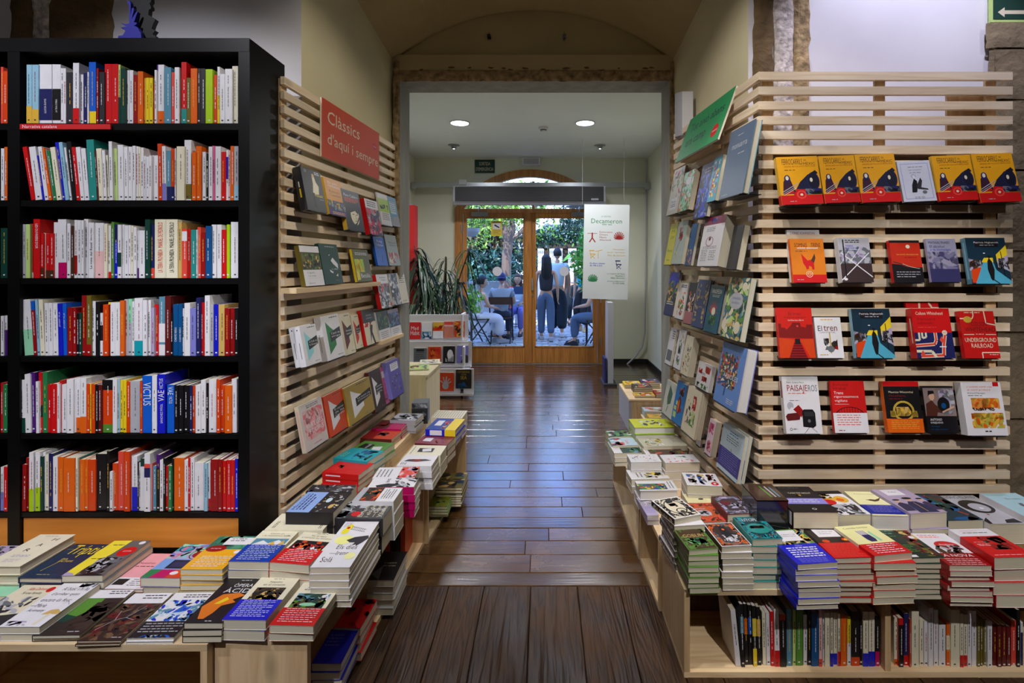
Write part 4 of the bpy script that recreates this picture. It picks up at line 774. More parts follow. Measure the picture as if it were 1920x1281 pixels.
# ------------------------------------------------------------------ books shown face out, left wall
GL = 'books shown face out on the left slat wall'
CE = lambda c, lines, a='k': [('p', [(.2, .12), (.62, .3), (.62, .62), (.42, .72), (.2, .86)], c), ('p', [(.34, .38), (.96, .48), (.96, .70), (.34, .60)], a)]+[('t', tx, .42, .55-.075*i, .92, .05, 'w') for i, tx in enumerate(lines)]+[('l', .45, .93, .9, 1, .03, 'z', .02), ('l', .6, .06, .9, 1, .03, 'j', .015)]
shown('L', (578, 393), (614, 399), 311, .036, 'z', [('r', 0, 0, 1, 1, colr((54, 52, 50))), ('p', [(.42, .42), (.72, .42), (.78, .62), (.66, .72), (.62, .84), (.5, .84), (.5, .66)], 'C'), ('e', .56, .86, .06, .05, 'N'), ('r', .38, .1, .5, .44, 'k'), ('t', 'Mosaic', .5, .36, .92, .07, 'y'), ('t', 'central', .7, .3, .92, .02, 'w'), ('l', .66, .94, .92, 2, .04, 'w', .02), ('e', .2, .93, .07, .04, 'j')], 'charcoal novel titled Mosaic with a pale figure, top left', GL, spine_ops=[('r', .35, .3, .55, .5, 'y'), ('r', .35, .53, .5, .66, 'w')])
shown('L', (618.5, 401), (651, 404), 331, .018, 'Y', [('r', 0, 0, 1, 1, colr((214, 146, 26))), ('t', 'Els sots', .2, .86, .72, .07, 'w'), ('t', 'feréstecs', .2, .77, .86, .07, 'w'), ('t', 'Raimon', .2, .62, .76, .07, 'n'), ('t', 'Casellas', .2, .52, .82, .07, 'n'), ('r', 0, .12, 1, .4, 'B'), ('n', 0, .14, 1, .4, 60, .07, ['Y', 'n', 's', 'i'], 3), ('r', 0, 0, 1, .12, 'P'), ('l', .2, .07, .9, 2, .04, 'Y', .02)], 'ochre novel Els sots feréstecs on the left wall, top row', GL)
shown('L', (652.7, 430), (685, 434), 352, .024, 'k', [('t', 'Pere Calders', .12, .83, .9, .07, 'w'), ('l', .12, .78, .9, 3, .04, 'O', .024), ('e', .55, .36, .24, .22, 'C'), ('p', [(.33, .44), (.36, .62), (.6, .62), (.78, .52), (.74, .42), (.6, .5)], 'k'), ('p', [(.4, .12), (.52, .1), (.78, .3), (.8, .4), (.62, .22)], 'k'), ('s', [(.42, .4), (.52, .41)], .02, 'k'), ('s', [(.62, .4), (.72, .41)], .02, 'k'), ('s', [(.58, .4), (.6, .3), (.66, .3)], .015, 'k'), ('s', [(.52, .24), (.66, .25)], .016, 'k'), ('l', .1, .98, .8, 1, .03, 'j', .015)], 'black novel with a large cream drawn face, top row left', GL, spine='Y')
shown('L', (695, 439), (718.5, 441), 371, .03, 'R', [('r', 0, 0, 1, 1, 'B'), ('r', 0, .74, 1, 1, 'w'), ('l', .15, .92, .85, 3, .06, 'k', .03), ('n', 0, 0, 1, .74, 80, .12, ['r', 'p', 'z', 'K', 'e', 'm'], 7), ('e', .2, .64, .14, .08, 'r')], 'red spined book with a red and blue painting, top row left', GL, spine='r')
shown('L', (717, 421), (736, 423.5), 360, .01, 'w', [('r', 0, .42, 1, .84, 'L'), ('n', .1, .5, .9, .66, 12, .12, ['k', 'z'], 9), ('l', .2, .36, .85, 4, .06, 'z', .02), ('r', 0, .84, 1, 1, 'w')], 'white and lime green book with dark horsemen, left wall', GL)
shown('L', (736, 423), (751, 426), 367, .01, 's', [('r', 0, 0, 1, 1, colr((96, 156, 196))), ('r', .1, .42, .8, .82, 'J'), ('l', .15, .78, .8, 5, .07, 'B', .02), ('p', [(.05, 0), (.15, .3), (.95, .34), (.95, 0)], 'e'), ('s', [(.2, .05), (.22, .3)], .03, 'z'), ('s', [(.4, .05), (.42, .3)], .03, 'z'), ('s', [(.6, .05), (.62, .3)], .03, 'z'), ('s', [(.8, .05), (.82, .3)], .03, 'z')], 'pale blue book with a drawn building by the door frame', GL)
shown('L', (709, 498), (728, 498.5), 443, .014, 'b', [('t', 'Roig', .3, .78, .8, .12, 'w'), ('t', 'Ullares', .2, .68, .85, .09, 'w'), ('l', .3, .6, .8, 1, .05, 'B', .03), ('s', [(.55, .2), (.6, .38)], .06, 'B'), ('s', [(.52, .2), (.5, .1)], .05, 'k')], 'bright blue book near the door frame, second row left', GL)
shown('L', (731, 498), (751.5, 500), 439, .012, 'j', [('r', 0, 0, 1, 1, colr((160, 168, 160))), ('t', 'Memòria', .25, .72, .85, .06, 'k'), ('t', 'd’infantesa', .25, .64, .85, .05, 'k'), ('n', .1, .08, .9, .42, 30, .12, ['R', 'q', 'C'], 4)], 'grey green book with red figures beside the blue one', GL)
shown('L', (574, 537), (609.5, 534.5), 460, .022, 'i', [('r', 0, .84, 1, 1, 'w'), ('r', 0, 0, 1, .4, 'w'), ('r', 0, .4, 1, .84, colr((70, 74, 30))), ('n', .05, .42, .95, .8, 70, .09, ['i', 'k', 'H', 'a', 'g'], 12), ('t', 'L’àguila', .2, .30, .55, .05, 'j'), ('t', 'i la serp', .2, .22, .6, .05, 'j'), ('r', .2, .19, .85, .192, 'j'), ('l', .2, .06, .5, 1, .02, 'z', .01)], 'white book with an olive photograph on the pine ledge', GL, ledge=False, off=.068)
shown('L', (611, 533.5), (644.5, 531.5), 456, .02, 'g', [('p', [(.5, .58), (.62, .66), (.86, .5), (.84, .38), (.6, .5)], 'w'), ('p', [(.36, .36), (.54, .30), (.52, .26), (.38, .3)], 'w'), ('p', [(.66, .2), (.78, .26), (.76, .18)], 'w'), ('p', [(.42, .72), (.5, .74), (.46, .70)], 'w'), ('t', 'K. L. REICH', .48, .35, .82, .035, 'w'), ('l', .3, .92, .8, 1, .03, 'e', .02), ('l', .6, .08, .85, 1, .03, 'j', .015)], 'dark green book with white shards on the pine ledge', GL, ledge=False, off=.068, spine_ops=[('r', .4, .3, .6, .7, 'e')])
shown('L', (670.5, 529), (699, 528), 467, .014, 'i', [('r', 0, 0, 1, 1, colr((84, 86, 20))), ('n', .05, .05, .6, .7, 45, .18, ['y', 'L'], 15), ('r', .25, .03, 1, .3, colr((90, 92, 30))), ('t', 'Betúlia', .3, .12, .9, .13, 'w'), ('l', .15, .88, .9, 2, .05, 'w', .02)], 'olive and yellow book titled Betúlia on the pine ledge', GL, ledge=False, off=.062, spine='y')
shown('L', (716, 579), (736.5, 575), 515, .026, 'r', [('r', 0, .72, 1, 1, 'w'), ('t', 'Perfum', .3, .88, .8, .05, 'k'), ('t', 'Negra', .4, .8, .8, .05, 'k'), ('r', 0, 0, 1, .72, 'j'), ('n', 0, 0, 1, .72, 70, .14, ['r', 'k', 'e', 'z', 'w'], 22)], 'red spined book with a red and grey photograph', GL, spine='r')
shown('L', (738, 573), (767.5, 569), 513, .012, 'C', [('r', 0, 0, .5, 1, 'j'), ('n', 0, 0, .5, 1, 80, .1, ['k', 'z', 'e', 'w'], 25), ('l', .58, .86, .92, 4, .06, 'z', .02), ('l', .62, .08, .9, 1, .03, 'z', .015)], 'cream book half covered by a grainy photograph, third row', GL)
shown('L', (575, 688), (604, 680), 613, .026, 'w', CE(colr((150, 214, 222)), ['el Cafè de', 'la Granota']), 'white book with a light blue shape, fourth row left', GL, spine_ops=[('s', [(.5, .2), (.5, .6)], .08, 'k'), ('s', [(.5, .9), (.5, .93)], .2, 'k')], copies=2, off=.1)
shown('L', (615.6, 677.5), (648, 668), 594, .034, 'w', CE('G', ['Camí de', 'sirga'], 'k'), 'white book with a green shape titled Camí de sirga', GL, spine_ops=[('s', [(.4, .2), (.4, .6)], .06, 'k')])
shown('L', (648.5, 667.5), (668, 661), 590, .014, 'C', CE('x', ['Estremida', 'memòria']), 'cream book with a maroon shape, fourth row', GL)
shown('L', (669, 655), (682, 650), 592, .012, 'C', CE('r', ['Història', 'de la mà', 'esquerra']), 'cream book with a red shape, fourth row', GL)
shown('L', (689, 648.5), (711, 642), 582, .024, 'r', [('r', 0, .62, 1, 1, 'k'), ('r', 0, 0, 1, .62, 'C'), ('t', 'VÍCTOR', .3, .8, .7, .05, 'e'), ('t', 'CATALÀ', .28, .72, .74, .05, 'e'), ('n', .05, .5, .7, .62, 16, .08, ['r'], 31), ('p', [(.35, 0), (.5, .26), (.62, 0), (.75, .0), (.6, .34), (.7, .5), (.56, .56), (.44, .46), (.42, .3)], 'k'), ('e', .55, .6, .06, .05, 'k')], 'red and black book with a standing dark figure, fourth row', GL, spine='r')
shown('L', (715, 645), (735, 637.5), 586, .012, 'w', [('r', 0, .42, 1, 1, 'g'), ('n', 0, .44, 1, .95, 40, .12, ['K', 'i', 'k', 'H'], 33), ('l', .15, .32, .8, 4, .06, 'j', .02)], 'white book with a dark green top on small pine ledge', GL, ledge=False, off=.058)
shown('L', (736, 637), (755, 632), 582, .012, 'w', [('r', 0, .4, 1, 1, 'B'), ('n', 0, .44, 1, .95, 40, .12, ['K', 'v', 'k', 's'], 34), ('r', 0, .88, 1, 1, 'V'), ('l', .2, .3, .8, 3, .06, 'j', .02)], 'white book with a dark blue top on small pine ledge', GL, ledge=False, off=.058)
shown('L', (575, 850), (616.5, 829), 764, .02, 'C', [('r', 0, 0, 1, 1, colr((214, 204, 204))), ('n', .1, .2, .95, .85, 90, .16, [colr((226, 120, 130)), colr((236, 160, 166)), colr((222, 186, 188))], 41), ('t', 'VIATGES', .16, .46, .9, .1, 'w'), ('t', 'I FLORS', .16, .32, .9, .1, 'w'), ('l', .3, .93, .8, 2, .04, 'z', .015), ('t', 'rodoreda', .35, .07, .7, .03, 'R')], 'pink cloudy book titled Viatges i flors, lowest row', GL, spine_ops=[('r', .3, .1, .7, .9, 'f')])
shown('L', (620, 821.5), (654.5, 806), 745, .02, 'O', CE('w', ['El carrer', 'de les', 'Camèlies']), 'bright orange book titled El carrer de les Camèlies', GL)
shown('L', (657, 799.5), (703.5, 782), 730, .03, 'h', [('r', 0, 0, 1, 1, colr((168, 142, 62)))]+CE('w', ['La mort i la', 'primavera']), 'gold book titled La mort i la primavera', GL, spine='h')
shown('L', (704.5, 775), (725, 764), 699, .024, 'x', [('r', 0, 0, 1, 1, colr((52, 22, 18)))]+CE('w', ['Quanta,', 'quanta', 'guerra...']), 'dark brown book with white shape, behind the gold one', GL)
shown('L', (722, 760.5), (736, 753), 693, .012, 'p', [('r', .25, .72, .85, .9, 'w'), ('n', .15, .1, .85, .62, 16, .09, ['P', 'k'], 44)], 'pink book with small purple figures, lowest row', GL)
shown('L', (737, 749), (758.5, 738.5), 681, .018, 'v', [('r', 0, 0, 1, 1, colr((92, 84, 176))), ('r', .22, .72, .85, .92, 'w'), ('l', .3, .88, .78, 3, .05, 'j', .015), ('n', .15, .1, .85, .6, 30, .05, ['h', 'B', 'P'], 45)], 'violet blue book with a white label, lowest row by door', GL, copies=2, off=.085)
# ------------------------------------------------------------------ right wall of the passage
GR = 'garden books shown on the right slat wall'
def flora(sd, x0=.08, y0=.08, x1=.92, y1=.8, n=70, cs=('G', 'H', 'R', 'Y'), sz=.1): return [('n', x0, y0, x1, y1, n, sz, list(cs), sd)]
shown('R', (1249, 405), (1269, 401), 320, .014, 'C', [('r', 0, 0, 1, 1, colr((206, 204, 192)))]+flora(51, .05, .3, .95, .95, 40, ('H', 'm', 'x', 'e'))+[('r', .2, .1, .8, .35, 'w'), ('t', 'Flores', .28, .24, .7, .06, 'z'), ('l', .28, .2, .7, 2, .04, 'j', .02)], 'white floral book at the far end, top row right', GR)
shown('R', (1271, 398), (1290, 397), 325, .03, 'o', [('r', 0, 0, 1, 1, 'd')]+flora(52, .0, .0, 1, 1, 110, ('G', 'g', 'R', 'o', 'w', 'H'))+[('e', .55, .75, .25, .1, 'w')], 'thick green leafy book with orange spine, top row right', GR)
shown('R', (1299, 411), (1324, 404.5), 311, .02, 'B', flora(53, 0, 0, 1, .8, 110, ('u', 'b', 'g', 'k', 'v'), .14)+[('t', 'el libro del', .3, .88, .9, .04, 'w'), ('t', 'jardín', .3, .82, .7, .04, 'w')], 'dark blue flowery book, tall, top row right', GR)
shown('R', (1325, 380), (1340, 376), 296, .02, 'T', [('r', 0, 0, 1, 1, colr((60, 160, 190)))]+flora(54, .15, .1, .85, .9, 50, ('q', 'P', 'y', 'R', 'w'), .16), 'turquoise book with a colourful figure, top row right', GR)
shown('R', (1347, 375), (1391.5, 365.5), 248, .03, 's', [('r', 0, 0, 1, 1, colr((86, 104, 130))), ('t', 'monuarra', .18, .70, .80, .06, 'e'), ('l', .36, .88, .6, 1, .03, 'e', .012), ('l', .5, .6, .75, 1, .03, 'e', .012), ('l', .1, .04, .35, 1, .03, 'e', .01)], 'large slate blue book at the near end, top row', GR, hard=True)
shown('R', (1244.5, 496.5), (1257, 496.5), 420, .01, 'y', [('r', 0, 0, 1, 1, colr((232, 224, 40))), ('t', 'Mi', .3, .76, .8, .08, 'H'), ('t', 'Leer', .3, .62, .8, .1, 'H'), ('t', 'Flores', .15, .3, .85, .08, 'H'), ('l', .3, .1, .7, 1, .04, 'H', .02)], 'bright yellow book at the far end, second row right', GR)
shown('R', (1258, 495), (1276, 497), 416, .022, 'J', [('r', 0, 0, 1, 1, colr((176, 190, 182))), ('s', [(.2, .2), (.45, .5), (.55, .85)], .03, 'K'), ('n', .3, .5, .7, .85, 10, .14, ['q', 'R', 'k'], 55), ('n', .1, .08, .4, .3, 5, .1, ['y', 'k'], 56)], 'pale grey green book with a branch, second row right', GR)
shown('R', (1284, 498), (1294.5, 498.5), 420, .016, 'U', flora(57, 0, .0, 1, .4, 30, ('Y', 'n', 'o'), .12), 'narrow petrol blue book, second row right', GR)
shown('R', (1306, 499), (1344, 500), 410, .05, 'w', [('r', 0, .84, 1, 1, 'm'), ('r', 0, .84, 1, 1, colr((130, 16, 60))), ('n', .35, .88, .75, .97, 8, .1, ['P', 'v'], 58), ('o', .42, .5, .18, .1, colr((150, 90, 110)), .86), ('e', .42, .55, .05, .035, 'x'), ('l', .2, .78, .6, 3, .035, 'j', .01), ('l', .1, .32, .4, 7, .035, 'j', .01), ('l', .5, .3, .8, 6, .035, 'j', .01), ('l', .15, .39, .8, 2, .03, 'j', .008)], 'very thick white book with a crimson band and ring', GR)
shown('R', (1361, 505), (1380, 506), 424, .03, 'k', [('r', 0, 0, 1, 1, 'z')], 'plain black book at the near end, second row right', GR)
shown('R', (1243.5, 588.5), (1260.5, 593), 510, .016, 'B', [('r', 0, .5, 1, 1, 'u')]+flora(61, 0, .25, 1, .8, 80, ('H', 'i', 'K', 'g', 'Y'), .13)+[('l', .15, .3, .8, 2, .05, 'w', .02)], 'dark blue night garden book, third row right', GR)
shown('R', (1264, 595.5), (1278.5, 600), 530, .014, 'w', flora(62, .2, .1, .85, .75, 36, ('R', 'Y', 'q', 'H'), .12)+[('l', .2, .92, .85, 2, .05, 'z', .03)], 'white book with red and yellow flowers, third row', GR)
shown('R', (1280, 604.5), (1294, 608.5), 530, .014, 'x', [('r', 0, .3, 1, 1, 'K'), ('r', 0, 0, 1, .3, colr((170, 100, 106)))]+flora(63, .2, .28, .9, .8, 40, ('f', 'Y', 'w', 'q'), .1), 'dark book with bouquet and dusty pink foot', GR)
shown('R', (1295, 610), (1317, 618.5), 524, .016, 'B', [('r', 0, 0, 1, 1, colr((46, 62, 112))), ('n', .05, .1, .3, .9, 26, .07, ['h'], 64), ('n', .7, .1, .95, .9, 26, .07, ['h'], 65), ('t', 'IBARZ', .4, .6, .6, .06, 'h'), ('t', 'JARDÍN', .36, .4, .64, .05, 'h')], 'navy book with golden leaf border, third row right', GR, hard=True)
shown('R', (1318, 619), (1343, 628), 534, .03, 'U', [('r', 0, 0, 1, 1, colr((16, 84, 108))), ('t', 'FANOPEDIA', .15, .82, .85, .1, 'C'), ('l', .25, .78, .75, 2, .03, 'C', .01)]+[('p', [(.47, .38), (.5+.42*math.cos(a), .44+.26*math.sin(a)), (.53, .40)], 'r' if i % 2 else 'q') for i, a in enumerate([PI*(i/13) for i in range(14)])]+[('e', .5, .44, .13, .085, 'C'), ('s', [(.5, .38), (.5, .08)], .03, 'g'), ('n', .3, .15, .7, .35, 10, .14, ['g', 'H'], 66)], 'teal book with a big red protea flower, third row', GR, hard=True)
shown('R', (1349, 629.5), (1386.5, 643.5), 520, .026, 's', [('r', 0, 0, 1, 1, colr((66, 108, 120)))]+flora(67, 0, 0, 1, 1, 170, ('H', 'M', 'a', 'C', 's', 'g'), .12)+[('e', .5, .62, .32, .14, 'e'), ('t', 'CURANDERA', .3, .64, .7, .04, 'U'), ('t', 'BOTÁNICA', .32, .57, .68, .04, 'U'), ('e', .8, .86, .12, .07, 'C'), ('e', .75, .2, .14, .1, 'C'), ('e', .12, .22, .1, .1, 'C')], 'blue green book with dense leaf pattern and label', GR)
shown('R', (1246, 680), (1256.5, 684), 614, .012, 'w', [('r', .1, .1, .9, .4, 'j'), ('l', .5, .9, .9, 4, .06, 'k', .03)], 'narrow white book at the far end, fourth row right', GR)
shown('R', (1261.5, 687.5), (1274, 697.5), 616.5, .014, 'w', [('n', .3, .1, .7, .75, 40, .14, ['g', 'H', 'k'], 71), ('n', .55, .6, .9, .9, 6, .1, ['Y'], 72)], 'white book with a dark green plant, fourth row', GR)
shown('R', (1275, 699), (1288, 712), 628, .036, 'C', [('n', .1, .1, .9, .8, 30, .1, ['H', 'i', 'R', 'j'], 73), ('l', .35, .65, .8, 2, .04, 'n', .02)], 'cream book with thin plants, very thick, fourth row', GR)
shown('R', (1302.5, 722), (1327.5, 737.5), 659, .02, 'w', [('n', .1, .55, .35, .75, 8, .12, ['r'], 74), ('n', .55, .65, .9, .9, 14, .13, ['r', 'q'], 75), ('n', .4, .3, .75, .5, 14, .12, ['r', 'R'], 76), ('n', .1, .02, .9, .2, 14, .1, ['H', 'g'], 77), ('l', .35, .6, .6, 2, .05, 'z', .02)], 'white book with scattered red flowers, fourth row', GR, backc='r') if False else shown('R', (1302.5, 722), (1327.5, 737.5), 676, .02, 'w', [('n', .1, .55, .35, .75, 8, .12, ['r'], 74), ('n', .55, .65, .9, .9, 14, .13, ['r', 'q'], 75), ('n', .4, .3, .75, .5, 14, .12, ['r', 'R'], 76), ('n', .1, .02, .9, .2, 14, .1, ['H', 'g'], 77), ('l', .35, .6, .6, 2, .05, 'z', .02)], 'white book with scattered red flowers, fourth row', GR, page='w')
shown('R', (1336.5, 748), (1379, 777), 640, .05, 'v', [('r', 0, 0, 1, 1, colr((98, 142, 214)))]+[('e', .42, .55, .36, .27, colr((60, 84, 110)))]+[('n', .04, .28, .78, .84, 260, .05, ['o', 'U', 'R', 'H', 'Y', 'w', 'g', 'B', 'q'], 78), ('s', [(.4, .15), (.42, .4)], .05, 'U'), ('s', [(.05, .3), (.4, .38)], .04, 'U'), ('t', 'ÁRBOLES', .25, .44, .86, .09, 'w'), ('l', .55, .12, .85, 3, .03, 'w', .01)], 'large blue hardback titled Árboles with a flowering tree', GR, hard=True, page='w')
shown('R', (1240.5, 772), (1257.5, 784), 711, .012, 'C', [('r', 0, 0, 1, 1, colr((208, 210, 204))), ('p', [(.4, .9), (.75, .7), (.7, .4), (.4, .3), (.3, .5)], colr((70, 110, 90))), ('s', [(.5, .3), (.4, .1)], .04, 'g')], 'pale book with one green leaf, lowest row far end', GR)
shown('R', (1258, 785.5), (1275.5, 800.5), 713, .014, 'b', [('r', 0, 0, 1, 1, colr((10, 120, 200))), ('e', .5, .45, .18, .22, 'x'), ('e', .46, .42, .08, .16, 'o'), ('n', .35, .68, .8, .92, 10, .14, ['n', 'q', 'k'], 81), ('r', .08, .1, .35, .24, 'M'), ('r', .08, .28, .3, .38, 'M'), ('r', .2, .42, .35, .52, 'M'), ('e', .72, .35, .08, .06, 'R')], 'vivid blue book with an aubergine, lowest row', GR)
shown('R', (1276.5, 804), (1300.5, 828), 722, .012, 'C', [('n', .15, .2, .4, .7, 18, .07, ['P', 'k', 'x'], 82), ('n', .5, .55, .75, .85, 22, .1, ['R', 'r', 'q'], 83), ('s', [(.6, .3), (.62, .6)], .02, 'g'), ('n', .4, .2, .8, .5, 14, .13, ['M', 'H'], 84)], 'tall cream book with red and purple flowers, lowest row', GR, copies=3, off=.1)
shown('R', (1305, 832), (1312.5, 850), 757, .01, 'w', [('n', .1, .55, .8, .85, 20, .22, ['p', 'f', 'x'], 85), ('s', [(.5, .1), (.5, .6)], .05, 'g')], 'narrow white book with a pink flower, lowest row', GR)
shown('R', (1320, 847), (1331, 871.5), 784, .03, 'f', [('r', 0, 0, 1, 1, colr((226, 204, 220))), ('n', .1, .6, .8, .9, 22, .24, ['p', 'm'], 86), ('n', .2, .08, .9, .4, 22, .24, ['p', 'm', 'f'], 87)], 'thick pink book with peonies, lowest row', GR)
shown('R', (1342.5, 872.5), (1381, 908), 792, .016, 'J', [('r', 0, 0, 1, 1, colr((188, 208, 222))), ('r', 0, .08, 1, .5, colr((44, 38, 130))), ('l', .12, .46, .9, 8, .045, 'v', .012), ('l', .35, .9, .75, 2, .05, 'U', .02), ('l', .25, .78, .8, 3, .05, 'z', .015), ('s', [(.55, .5), (.52, .56)], .02, 'K')], 'light blue book with wide indigo band, lowest row', GR, copies=2, off=.085)
# ------------------------------------------------------------------ wide panel facing the camera
GF = 'railway books shown on the wide slat panel'
def mexic(): return [('r', 0, 0, 1, 1, colr((232, 164, 16))), ('t', 'FERROCARRILS', .12, .83, .62, .12, 'k'), ('t', 'DE', .66, .90, .72, .035, 'k'), ('t', 'MÈXIC', .64, .815, .93, .07, 'k'), ('t', 'DRAMA REVOLUCIÓ MEXICANA', .16, .775, .93, .035, 'R'), ('l', .16, .71, .42, 1, .02, 'k', .012),
    ('p', [(.06, .22), (.10, .48), (.2, .58), (.28, .5), (.32, .38), (.4, .22)], colr((58, 26, 50))), ('e', .2, .54, .075, .075, 'B'), ('e', .2, .55, .04, .045, 'C'),
    ('p', [(.36, .28), (.5, .46), (.72, .62), (.9, .62), (.96, .44), (.86, .3), (.7, .22), (.4, .2)], colr((26, 28, 60))), ('e', .83, .47, .15, .19, colr((20, 22, 44))), ('o', .83, .47, .15, .19, 'B', .88), ('e', .78, .5, .035, .045, 'C'), ('p', [(.78, .64), (.9, .70), (.96, .64), (.9, .6)], colr((20, 22, 44))),
    ('p', [(.05, .2), (.3, .3), (.34, .24)], 'r'), ('s', [(.05, .26), (.45, .44)], .018, 'e'), ('s', [(.05, .22), (.42, .38)], .012, 'e'), ('s', [(.0, .16), (.4, .34)], .012, 'C'), ('p', [(.3, .18), (.4, .32), (.7, .3), (.62, .18)], 'r'), ('r', .62, .2, 1, .3, 'j'), ('n', .6, .2, 1, .32, 16, .1, ['B', 'k', 'j'], 5),
    ('r', 0, 0, 1, .19, 'r'), ('o', .5, .2, .12, .085, 'q', .7), ('e', .5, .2, .035, .025, 'C'), ('l', .2, .06, .36, 1, .03, 'e', .012)]
for i, (bl, br, yt, wd) in enumerate((((1467, 384.5), (1545, 383), 291, 'leftmost'), ((1547.5, 381), (1615, 380), 289, 'second'), ((1617, 380), (1692, 379), 286, 'third'), ((1762.5, 377), (1836, 377), 289, 'fourth'), ((1840, 380), (1917, 379), 285, 'rightmost'))):
    shown('F', bl, br, yt, .024 if i == 0 else .016, 'Y', mexic(), 'yellow and red book with black locomotive, %s of five' % wd, 'yellow locomotive books in the top row', spine_ops=[('r', 0, 0, 1, .2, 'r')], roll=2.2, copies=1)
shown('F', (1696, 379), (1758, 379), 300, .014, 'w', [('r', 0, 0, 1, 1, colr((204, 208, 224))), ('o', .5, .5, .0, .0, 'v')]+[('s', p, .012, 'v') for p in ([(.08, .07), (.92, .07), (.92, .93), (.08, .93), (.08, .07)],)]+[('l', .3, .84, .75, 1, .03, 'z', .01), ('t', 'TRENS RIGOROSOS', .3, .76, .7, .022, 'j'), ('l', .32, .7, .7, 1, .03, 'j', .01), ('o', .42, .62, .07, .045, 'j', .85), ('p', [(.3, .22), (.33, .4), (.42, .56), (.5, .5), (.5, .36), (.44, .22)], 'k'), ('p', [(.45, .36), (.62, .58), (.66, .5), (.6, .34), (.8, .3), (.8, .27), (.5, .3)], 'z'), ('e', .43, .6, .04, .03, 'w'), ('e', .68, .22, .07, .04, 'j'), ('l', .35, .1, .65, 2, .03, 'j', .01)], 'white book with frame and small ink drawing, among the yellow', GF, roll=3)
shown('F', (1488, 530), (1551.5, 529), 447, .016, 'o', [('r', 0, 0, 1, 1, colr((222, 124, 20))), ('t', 'SOMNIS', .12, .81, .50, .09, 'k'), ('t', 'DE', .52, .81, .6, .09, 'h'), ('t', 'TRENS', .62, .81, .90, .09, 'k'), ('r', .2, .775, .45, .795, 'w'), ('r', .48, .775, .82, .795, 'w'), ('l', .14, .71, .5, 1, .02, 'n', .012), ('p', [(.3, .66), (.34, .44), (.42, .34), (.42, .3), (.5, .31), (.5, .38), (.58, .36), (.6, .29), (.66, .3), (.66, .44), (.58, .52), (.48, .5)], 'r'), ('p', [(.58, .5), (.7, .66), (.72, .56), (.66, .44)], 'n'), ('r', 0, 0, 1, .18, 'r'), ('o', .5, .19, .1, .07, 'C', .85), ('o', .5, .19, .05, .035, 'C', .8), ('l', .12, .06, .32, 1, .03, 'e', .012)], 'orange book titled Somnis de trens with a red creature', GF)
shown('F', (1484, 529.5), (1546, 529), 430, .014, 'w', [('t', 'DENIS JOHNSON', .1, .9, .85, .06, 'R'), ('l', .2, .8, .8, 3, .04, 'z', .015)], 'white book peeping out behind Somnis de trens', GF, off=.032, ledge=False)
shown('F', (1580, 529.5), (1639, 527), 445, .03, 'w', [('r', 0, .72, 1, 1, 'e'), ('r', 0, 0, 1, .72, 'j'), ('r', 0, 0, 1, .42, colr((60, 44, 44))), ('n', 0, .42, 1, .8, 40, .14, ['e', 'j', 'V'], 92), ('s', [(.0, .05), (.95, .66)], .03, 'w'), ('s', [(.98, .12), (.05, .66)], .03, 'w'), ('s', [(.3, .44), (.65, .74)], .015, 'w'), ('s', [(.0, .4), (.3, .7)], .015, 'w'), ('r', .13, .08, .17, .96, 'k'), ('l', .22, .93, .7, 2, .04, 'z', .02), ('t', 'TREN', .22, .8, .45, .03, 'u'), ('t', 'SORTINT DE', .22, .75, .62, .03, 'u'), ('t', 'VARSÒVIA', .22, .70, .56, .03, 'u'), ('e', .12, .07, .06, .03, 'w')], 'grey book with crossing railway tracks', GF, spine='w')
shown('F', (1677, 530), (1734, 527.5), 450, .018, 'k', [('r', 0, .36, 1, .94, colr((196, 44, 20))), ('e', .6, .85, .07, .045, 'C'), ('t', 'La bestia desesperada', .2, .64, .92, .04, 'Y'), ('l', .45, .58, .85, 1, .03, 'R', .02), ('p', [(0, .36), (0, .44), (.3, .42), (.6, .34), (1, .32), (1, .28), (0, .28)], 'k'), ('s', [(.05, .49), (.35, .43), (.6, .36), (.95, .33)], .03, 'z'), ('s', [(.35, .44), (.6, .37), (.9, .33)], .012, 'C'), ('l', .12, .24, .9, 3, .055, 'e', .016)], 'red and black book with a snaking train', GF, spine='r')
shown('F', (1747, 529), (1803, 528), 447, .012, 'V', [('r', 0, .55, 1, 1, colr((160, 160, 190))), ('r', 0, .3, 1, .55, colr((88, 86, 120))), ('r', 0, 0, 1, .3, colr((52, 50, 96))), ('n', 0, .3, 1, .7, 50, .2, [colr((120, 118, 150)), colr((150, 146, 170)), colr((70, 66, 110))], 94), ('t', 'MATHIAS ENARD', .08, .88, .8, .06, 'z'), ('t', 'El alcohol', .1, .79, .6, .06, 'B'), ('t', 'y la nostalgia', .1, .71, .8, .06, 'u')], 'dusky violet book with clouds and train tracks', GF)
